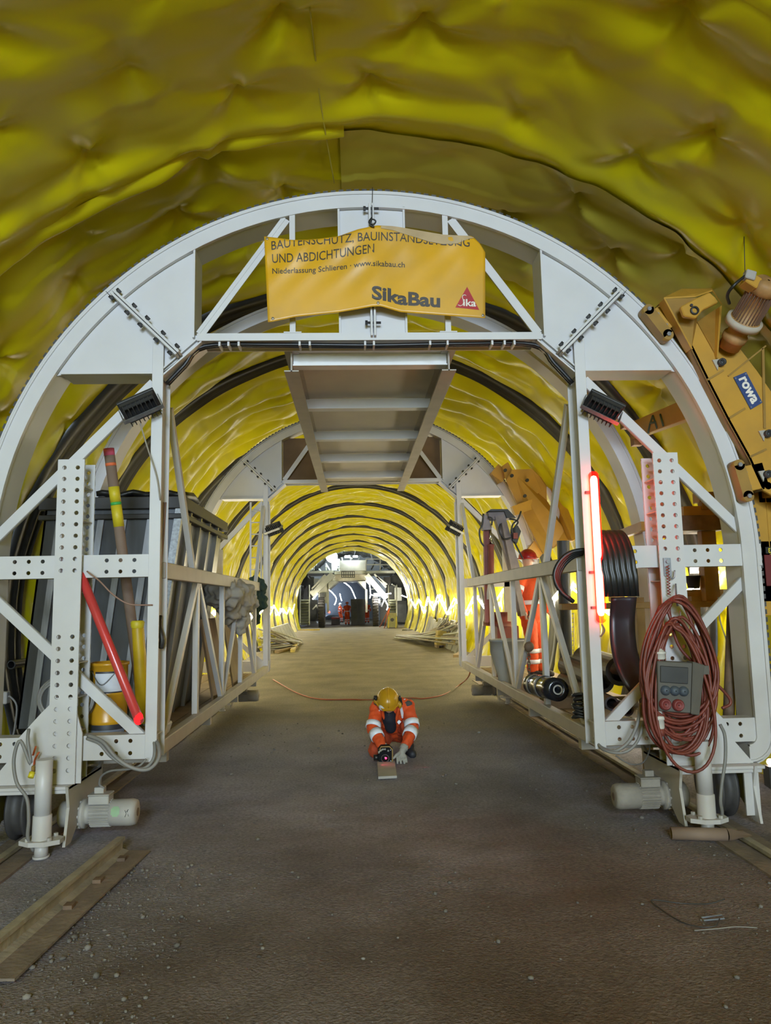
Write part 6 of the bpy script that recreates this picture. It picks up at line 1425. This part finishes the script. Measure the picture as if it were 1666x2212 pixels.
# ---------------------------------------------------------------- standing people
def stander(label, loc, head, H=1.75, lean=(0, 0), arms=((-.05, 0), (.05, 0)), helmet='helmet_o', step=0.0, vox=0.022, group=None, backpack=False, gear=None):
    """person standing at loc; head = direction faced (radians, 0 = +Y away from the camera)"""
    k = H / 1.75; t = thing('person', label, 'person', loc, group)
    c, s_ = math.cos(head), math.sin(head); loc = V(loc)
    def Wp(x, y, z): return loc + V(x * c + y * s_, -x * s_ + y * c, 0) * k + V(lean[0] * z, lean[1] * z, z) * k if False else loc + V((x * c + y * s_) * k + lean[0] * z * k, (-x * s_ + y * c) * k + lean[1] * z * k, z * k)
    hip, chest, nk, hd = Wp(0, 0, .95), Wp(0, .02, 1.28), Wp(0, .03, 1.48), Wp(0, .05, 1.61)
    aL, aR = arms
    shl, shr = Wp(-.20, .02, 1.40), Wp(.20, .02, 1.40); el, er = Wp(-.27 + aL[0], .0 + aL[1] * .5, 1.12), Wp(.27 + aR[0], .0 + aR[1] * .5, 1.12); hl, hr = Wp(-.25 + aL[0] * 2, .10 + aL[1], .88 + abs(aL[1]) * .4), Wp(.25 + aR[0] * 2, .10 + aR[1], .88 + abs(aR[1]) * .4)
    kl, kr = Wp(-.11, .03 + step, .50), Wp(.11, .03 - step * .3, .50); fl_, fr_ = Wp(-.12, step, .09), Wp(.12, -step, .09)
    mb = MB(); limb(mb, [(hip, .11), (chest, .12), (nk, .055), (hd, .085)]); mb.ball(hd + V(0, 0, -.05) * k, .07, 12)
    mb.ball(hd + (Wp(0, .10, 1.6) - Wp(0, 0, 1.6)) + V(0, 0, -.02), .018, 8)
    for a, b, h_ in ((shl, el, hl), (shr, er, hr)):
        limb(mb, [(nk, .06), (a, .055), (b, .045), (h_, .035)]); d = (h_ - b).normalized()
        for q in range(4): limb(mb, [(h_, .02), (h_ + d * .09 * k + V(.014 * (q - 1.5), 0, 0), .011)], 6)
        limb(mb, [(h_, .02), (h_ + d * .04 + V(.035, .01, 0), .012)], 6)
    for a, b, f_ in ((-.09, kl, fl_), (.09, kr, fr_)): limb(mb, [(Wp(a, 0, .92), .08), (b, .06), (f_, .045)])
    skin_build(mb, 'body', 'skin', t, vox * .8)
    mb = MB(); limb(mb, [(Wp(0, 0, .86), .165 * k), (chest, .175 * k), (Wp(0, .02, 1.42), .11 * k)], 14)
    for a, b, h_ in ((shl, el, hl), (shr, er, hr)): limb(mb, [(Wp(0, .02, 1.4), .09 * k), (a, .078 * k), (b, .066 * k), (b.lerp(h_, .85), .054 * k)])
    jk = skin_build(mb, 'jacket', 'orange', t, vox, 2, 0.02)
    mb = MB()
    for a, b, f_ in ((-.09, kl, fl_), (.09, kr, fr_)): limb(mb, [(Wp(a, 0, .90), .115 * k), (b, .09 * k), (f_ + V(0, 0, .04), .080 * k)], 14)
    tr = skin_build(mb, 'trousers', 'orange', t, vox, 2, 0.02)
    mb = MB()
    for f_ in (fl_, fr_):
        fw = Wp(0, .16, 0) - Wp(0, 0, 0); bo = MB(); limb(bo, [(f_ + V(0, 0, .02), .065 * k), (V(f_.x, f_.y, loc.z + .05), .055 * k), (V(f_.x, f_.y, loc.z + .045) + fw, .045 * k)], 10); skin_build(bo, 'boot', 'boot', t, vox)
    hm = MB().ball(hd + V(0, 0, .03), .135 * k, 18, (.95, 1.1, .95), zmin=-0.1).build('helmet', helmet, t); MB().lathe([(.11 * k, 0), (.158 * k, .3), (.158 * k, .7), (.12 * k, 1)], hd + V(0, 0, .012), hd + V(0, 0, .032), 20).build('brim', helmet, hm)
    for b0, b1, ra in ((kl, fl_, .100), (kr, fr_, .100)):
        for u in (.25, .60): band('reflective_band', 'reflect', tr, b0, b1, u, u + .14, ra * k, (ra - .002) * k, 1.02)
    MB().lathe([(.178 * k, 0), (.192 * k, 0), (.192 * k, 1), (.178 * k, 1)], Wp(0, .01, 1.0), Wp(0, .012, 1.06), 20).build('reflective_band', 'reflect', jk)
    for a, b in ((shl, el), (shr, er)): band('reflective_band', 'reflect', jk, a, b, .55, .75, .076 * k, .074 * k, 1.06)
    return t
stander('person in orange hi-vis and red helmet standing in the right bay behind the handrail', (2.62, 10.7, PZ), 2.3, 1.84, lean=(-.07, 0), helmet='helmet_r', vox=0.018)
def far(px, py, Y=None): return at(px, py, Z=0.0)
for px, py, hd_, H_, lean, arms, hel, lab, st in ((634, 1344, 2.4, 1.80, (-.10, -.05), ((-.02, .15), (.0, .2)), 'helmet_o', 'far worker in orange bending beside the stairs of the formwork carriage', .05),
        (736, 1345, 1.9, 1.75, (-.04, 0), ((-.12, .25), (0, .2)), 'mask', 'far worker in orange with a white head lamp reaching to the left', .08),
        (750.5, 1350, 0.1, 1.82, (0, 0), ((-.03, 0), (.03, 0)), 'helmet_o', 'far worker in orange walking away in the middle of the roadway', .10),
        (793, 1346, 0.2, 1.85, (0, 0), ((.0, .15), (0, .2)), 'helmet_o', 'far worker in orange standing beside the right wheel of the formwork carriage', .02)):
    p = at(px, py, Z=0.0); stander(lab, (p.x, p.y, 0.0), hd_, H_, lean, arms, hel, st, vox=0.035)

# ================================================================== FAR END OF THE TUNNEL
FYY = 54.0
def z6(x, y, Y=FYY): return at(640 + x / 5.206, 1150 + y / 5.206, Y=Y)
FC = thing('formwork_carriage', 'dusty steel formwork carriage on big wheels at the far end of the tunnel', 'formwork carriage', (0, FYY + 3, 0))
def fb(x0, y0, x1, y1, name, m='formwork', dy=0.5, Y=FYY): return MB().lohi(z6(x0, y1, Y), z6(x1, y0, Y) + V(0, dy, 0)).build(name, m, FC)
fb(490, 312, 782, 432, 'control_cabin', 'formwork', 2.0, 53.6); fb(430, 430, 785, 470, 'deck_beam', 'formwork', 6.0); fb(90, 430, 420, 462, 'side_deck', 'formwork', 6.0); fb(780, 428, 1112, 462, 'side_deck', 'formwork', 6.0)
fb(365, 470, 785, 548, 'portal_beam', mat('beige_formwork', (0.50, 0.46, 0.33), 0.6), 5.0, FYY + .6)
MB().prism([z6(360, 548), z6(470, 548), z6(365, 640)], (0, 4, 0)).build('haunch', 'formwork', FC); MB().prism([z6(785, 548), z6(690, 548), z6(785, 650)], (0, 4, 0)).build('haunch', 'formwork', FC)
gr_ = MB()
for k in range(7): x = 512 + k * 24; gr_.bar(z6(x, 440, 53.4), z6(x, 505, 53.4), .05, .05)
for y in (440, 480, 505): gr_.bar(z6(508, y, 53.4), z6(660, y, 53.4), .05, .05)
gr_.build('grille', 'dark', FC)
for a, b, w_ in (((415, 470), (170, 700), .45), ((330, 480), (180, 640), .18), ((790, 480), (1015, 745), .40), ((905, 500), (1020, 590), .15), ((880, 470), (1010, 620), .12)):
    MB().bar(z6(*a, FYY - .2), z6(*b, FYY - .2), w_, .3, (0, 1, 0)).build('strut', 'formwork', FC)
for x0, x1, y0 in ((250, 345, 560), (855, 945, 745)):
    fb(x0, y0, x1, 800, 'leg', 'formwork', .8); fb(x0 + 15, 680, x1 - 15, 725, 'gearbox', 'formdark', .3, FYY - .35)
for x0, x1 in ((250, 325), (860, 925)):
    c0, c1 = z6(x0, 930, FYY), z6(x1, 930, FYY); c0.z = c1.z = 1.08
    wl = MB().lathe([(.3, 0), (.85, 0), (1.05, .12), (1.08, .3), (1.08, .7), (1.05, .88), (.85, 1), (.3, 1)], c0, c1, 36).build('wheel', 'tyre', FC)
    mb = MB()
    for k in range(30):
        a = 2 * PI * k / 30; mb.box(c0.lerp(c1, .5) + V(0, math.cos(a) * 1.08, math.sin(a) * 1.08), ((c1 - c0).length * .9, .10, .07), Matrix.Rotation(a - PI / 2, 3, 'X'))
    mb.build('tread', 'tyre', wl)
# stairs left, steps right, uprights
for (x0, x1, y0, y1, n_) in ((45, 148, 755, 1040, 9), (1040, 1130, 755, 940, 6)):
    st_ = MB().prism([z6(x0, y0, 53.5), z6(x0, y1, 51.8), z6(x1, y1, 51.8), z6(x1, y0, 53.5)], (0, .08, 0)).build('stairs', mat('khaki_steel', (0.20, 0.21, 0.13), .7), FC)
    for k in range(n_):
        t_ = (k + .5) / n_; a = z6(x0, y0, 53.5).lerp(z6(x0, y1, 51.8), t_); b = z6(x1, y0, 53.5).lerp(z6(x1, y1, 51.8), t_); MB().bar(a + V(0, -.1, 0), b + V(0, -.1, 0), .25, .04, (0, 0, 1)).build('tread', 'formdark', st_)
    for x in (x0, x1): MB().bar(z6(x, y0 - 160, 53.4), z6(x, y1, 51.75), .08, .12, (0, 1, 0)).build('stringer', 'formwork', FC)
for (x0, y0, x1, y1) in ((780, 300, 950, 300), (950, 300, 1020, 305), (1020, 305, 1110, 420), (780, 362, 1080, 365), (945, 300, 945, 430), (785, 300, 785, 430), (20, 600, 60, 600), (90, 300, 300, 290), (200, 290, 200, 430)):
    MB().bar(z6(x0, y0, 53.2), z6(x1, y1, 53.2), .07, .07, (0, 1, 0)).build('railing', mat('pale_railing', (0.42, 0.40, 0.22), .6) if False else 'formwork', FC)
rnd = random.Random(5)
for (x0, y0, x1, y1, m, Y) in ((130, 500, 200, 720, 'formdark', 54.6), (200, 520, 255, 640, 'formwork', 54.4), (1010, 600, 1110, 760, 'formdark', 54.8), (1110, 620, 1185, 770, 'formwork', 54.3), (1130, 770, 1240, 1010, 'formdark', 55), (945, 760, 1040, 1010, 'formdark', 54.8), (150, 760, 240, 1000, 'formdark', 54.8), (-30, 720, 40, 980, 'formdark', 54.8), (1060, 480, 1200, 600, 'formdark', 55.5), (60, 470, 130, 600, 'formdark', 55.5), (345, 560, 365, 900, 'formwork', 54.2), (780, 640, 800, 900, 'formwork', 54.2), (985, 500, 1060, 590, 'dark', 54.4), (400, 300, 490, 430, 'formdark', 54.5)):
    fb(x0, y0, x1, y1, 'module', m, .5, Y)
for k in range(38):
    x, y = rnd.choice([(rnd.uniform(60, 360), rnd.uniform(480, 990)), (rnd.uniform(850, 1200), rnd.uniform(470, 990)), (rnd.uniform(120, 480), rnd.uniform(260, 430)), (rnd.uniform(500, 1050), rnd.uniform(200, 430))])
    a = rnd.uniform(0, PI); L_ = rnd.uniform(20, 90); MB().bar(z6(x, y, 53.6 + rnd.random()), z6(x + L_ * math.cos(a), y + L_ * math.sin(a), 53.6 + rnd.random()), rnd.uniform(.04, .12), .08, (0, 1, 0)).build('strut', rnd.choice(['formwork', 'formdark', 'formwork', 'steel']), FC)
# rows of formwork ribs against the rock above the deck
for k in range(9):
    a = math.radians(50 + 80 * k / 8); p = V(-.32 + 3.7 * math.cos(a), 55.2, 1.5 + 3.7 * math.sin(a)); q = V(-.32 + 3.1 * math.cos(a), 55.2, 1.5 + 3.1 * math.sin(a))
    MB().bar(p, q, .10, .2, (0, 1, 0)).build('jack_strut', 'formdark', FC)
WL = thing('work_lamp', 'dazzling white work lamp high on the left of the far formwork carriage', 'work lamp', z6(400, 275, 54.3))
c = z6(400, 275, 54.3); MB().ball(c, 0.42, 18, (1, .6, 1)).build('bulb', 'weld', WL); MB().cyl(c + V(0, .16, 0), c + V(0, .5, 0), .2, .1, 16).build('housing', 'dark', WL); MB().cyl(c + V(0, .4, 0), z6(400, 430, 54.6), .04, n=8).build('stand', 'dark', WL)
l2 = [(360, 640), (395, 668), (425, 700), (450, 740), (445, 785), (430, 815)]
for i, (pts, m, Y, lab, rr) in enumerate(((l2, 'led_cool', 66, 'glowing strip curving on the left wall of the grey tunnel beyond', .03),
        ([(430, 545), (470, 552), (530, 560), (570, 585), (610, 620), (635, 665), (650, 700), (668, 745)], 'led_cool', 64.5, 'glowing strip curving down the right side of the grey tunnel beyond', .03),
        ([(492, 690), (500, 730), (512, 770)], 'led_cool', 74, 'short faint strip deep inside the grey tunnel beyond', .03),
        ([(785, 540), (810, 570), (828, 600), (835, 690), (830, 740)], 'led', 53.2, 'glowing strip hanging at the right leg of the formwork carriage', .028),
        ([(832, 700), (900, 712), (960, 700), (1068, 686)], 'led', 53.0, 'glowing strip strung level across the right leg of the formwork carriage', .028),
        ([(930, 690), (975, 735), (1003, 770), (1025, 810), (1030, 840), (1018, 872)], 'led', 52.9, 'glowing strip curling down right of the formwork wheel', .03),
        ([(1185, 708), (1250, 732), (1318, 755), (1314, 850), (1305, 930), (1290, 985)], 'led', 50.5, 'glowing strip bent square at the right end of the yellow lining', .025),
        ([(185, 752), (215, 720), (240, 690)], 'led', 52.9, 'glowing strip on the left strut of the formwork carriage', .04))):
    tag(MB().tube(bez([z6(x, y, Y) for x, y in pts], 4), rr, 6).build('light_strip', m), lab, 'light strip')
for x, y, w_, h_ in ((545, 262, 60, 22), (640, 262, 50, 18), (890, 690, 80, 30)):
    MB().lohi(z6(x, y + h_, 53.0), z6(x + w_, y, 53.0) + V(0, .05, 0)).build('deck_lamp', 'led_cool', FC)
cb_ = thing('cabinet', 'dark steel cabinet standing at the mouth of the grey tunnel', 'cabinet', z6(690, 970, 58)); p = z6(617, 975, 58); q = z6(772, 748, 58)
MB().lohi((p.x, 58, 0), (q.x, 58.7, q.z)).build('body', 'dark', cb_); MB().lohi((p.x + .1, 57.95, .1), ((p.x + q.x) / 2 - .05, 58, q.z - .1)).build('door', 'formdark', cb_); MB().lohi(((p.x + q.x) / 2 + .05, 57.95, .1), (q.x - .1, 58, q.z - .1)).build('door', 'formdark', cb_)
cart = thing('machine', 'low red machine with tail lamp left of the far workers', 'machine', z6(430, 960, 60)); p = z6(395, 955, 60); q = z6(490, 935, 60)
MB().lohi((p.x, 60, .45), (q.x, 61, .62)).build('bed', 'crane_red', cart); MB().lohi((p.x, 60.1, .02), (q.x, 61, .45)).build('chassis', 'dark', cart); MB().ball(z6(372, 897, 59.5), .09, 10).build('tail_lamp', 'redlamp', cart)
tr_ = thing('tripod', 'orange survey tripod right of the far formwork carriage', 'tripod', at(826, 1352, Z=0)); tp_ = z6(1050, 850, 47)
for x, y in ((940, 1065), (1020, 1050), (990, 1080)):
    q = at(640 + x / 5.206, 1150 + y / 5.206, Z=0); MB().cyl(tp_, q, .03, n=8).build('leg', 'tape_o', tr_)
MB().lohi(tp_ - V(.08, .08, 0), tp_ + V(.08, .08, .16)).build('head', 'dark', tr_)
mx_ = thing('machine', 'yellow green boxy machine standing right of the orange tripod', 'machine', at(843, 1358, Z=0)); b0 = at(836, 1357, Z=0)
MB().prism([(b0.x, b0.y, .05), (b0.x + .75, b0.y, .05), (b0.x + .68, b0.y, 1.0), (b0.x + .08, b0.y, 1.0)], (0, .8, 0)).build('body', mat('khaki_machine', (0.28, 0.28, 0.13), .6), mx_, bevel=.02)
MB().cyl((b0.x + .37, b0.y - .03, .55), (b0.x + .37, b0.y + .05, .55), .12, n=14).build('vent', 'dark', mx_)
for x in (.1, .6): MB().bar((b0.x + x, b0.y - .05, .0), (b0.x + x + .05, b0.y - .05, .75), .06, .06, (0, 1, 0)).build('frame', 'tape_y', mx_)

# ---------------------------------------------------------------- bars, slabs, pallets along the walls
rnd = random.Random(31)
for k in range(30):
    x0 = 1.9 + 1.5 * (k % 10) / 9 + rnd.uniform(-.1, .1); y0 = 35.5 - 3 * (k % 10) / 9 + rnd.uniform(-1.2, 1.2); x1 = 3.15 + rnd.uniform(0, .35); y1 = 25.0 + rnd.uniform(-2, 2.5); z1 = .35 + .75 * (k % 10) / 9 + rnd.uniform(-.1, .15)
    o = MB().cyl((x0, y0, .06 + .05 * (k // 10)), (x1, y1, z1), .035, n=8).build('steel_bar', 'railsteel' if k % 3 else 'formwork'); tag(o, 'long dusty steel bar leaning in the pile by the right wall beyond the gantry', 'steel bar', 'steel bars piled along the right wall')
for k in range(16):
    x0 = -2.3 - .5 * (k % 6) / 5 + rnd.uniform(-.1, .1); y0 = 33 - rnd.uniform(0, 3); x1 = -3.35 + rnd.uniform(-.1, .25); y1 = 26.5 + rnd.uniform(-1.5, 2.5); z1 = .15 + .75 * (k % 8) / 7
    o = MB().cyl((x0, y0, .06 + .04 * (k // 6)), (x1, y1, z1), .035, n=8).build('steel_bar', 'railsteel' if k % 3 else 'formwork'); tag(o, 'dusty steel bar in the slanting pile by the left wall beyond the gantry', 'steel bar', 'steel bars piled along the left wall')
for k in range(9):
    y = 24.0 + k * 1.3; o = MB().prism([(3.22, y, .02), (3.22, y + 1.15, .02), (3.56, y + 1.15, .80 + .1 * (k % 3)), (3.56, y, .80 + .1 * (k % 3))], (.07, 0, .0)).build('concrete_slab', 'concrete'); tag(o, 'pale concrete slab leaning in the row along the right wall', 'concrete slab', 'concrete slabs leaning along the right wall')
for k in range(6):
    y = 31.0 + k * 1.3; o = MB().prism([(-3.05, y, .02), (-3.05, y + 1.1, .02), (-3.48, y + 1.1, .75), (-3.48, y, .75)], (-.07, 0, 0)).build('concrete_slab', 'concrete'); tag(o, 'pale concrete slab leaning in the row along the left wall', 'concrete slab', 'concrete slabs leaning along the left wall')
for i, (px, py, w_, n_, lab) in enumerate(((962, 1401, .62, 3, 'pallet with the taller yellow timber stack by the right wall'), (996, 1408, .45, 2, 'pallet with the lower yellow timber stack beside the right far post'))):
    p = at(px, py, Z=0); pt_ = thing('pallet', lab, 'pallet', (p.x, p.y + .3, 0))
    for k in range(5): MB().lohi((p.x - w_ / 2, p.y + k * .17, .11), (p.x + w_ / 2, p.y + k * .17 + .12, .13)).build('deck_board', 'wood', pt_)
    for k in (-1, 0, 1): MB().lohi((p.x + k * w_ * .42 - .04, p.y, .01), (p.x + k * w_ * .42 + .04, p.y + .8, .11)).build('runner', 'wood', pt_)
    for k in range(n_):
        o = MB().lohi((p.x - w_ / 2 + .03 * k, p.y + .02, .132 + k * .17), (p.x + w_ / 2 - .06 * k, p.y + .75, .295 + k * .17)).build('timber_stack', 'wood_y'); tag(o, ['bottom layer of yellow timber', 'second layer of yellow timber', 'topmost short layer of yellow timber'][k] + (' on the taller far pallet' if i == 0 else ' on the lower far pallet'), 'timber')
for i, (pts, lab) in enumerate(((((598, 1408), (640, 1398)), 'timber plank lying flat left on the far roadway'), (((632, 1406), (641, 1388)), 'short timber plank lying lengthwise left on the far roadway'), (((582, 1400), (604, 1393)), 'timber offcut lying by the left far post'), (((640, 1362), (690, 1360)), 'timber plank lying before the stairs of the formwork carriage'), (((985, 1418), (1003, 1406)), 'timber offcut on the ground by the right far post'))):
    a, b = at(*pts[0], Z=.06), at(*pts[1], Z=.06); pl = thing('plank', lab, 'plank', a.lerp(b, .5)); MB().bar(a, b, .16, .10).build('board', 'wood_y' if i % 2 else 'wood', pl)
for i, (px, py, s_, lab) in enumerate(((700, 1340, .5, 'heap of dark rubble left of the far workers'), (905, 1362, .4, 'heap of dark rubble before the bars by the right wall'))):
    mb = MB(); p = at(px, py, Z=0); rnd2 = random.Random(i)
    for k in range(40): stone(mb, p.x + rnd2.gauss(0, s_ * .8), p.y + rnd2.gauss(0, s_), rnd2.uniform(.06, .16))
    o = mb.build('rubble', 'rock'); tag(o, lab, 'rubble', kind='stuff')
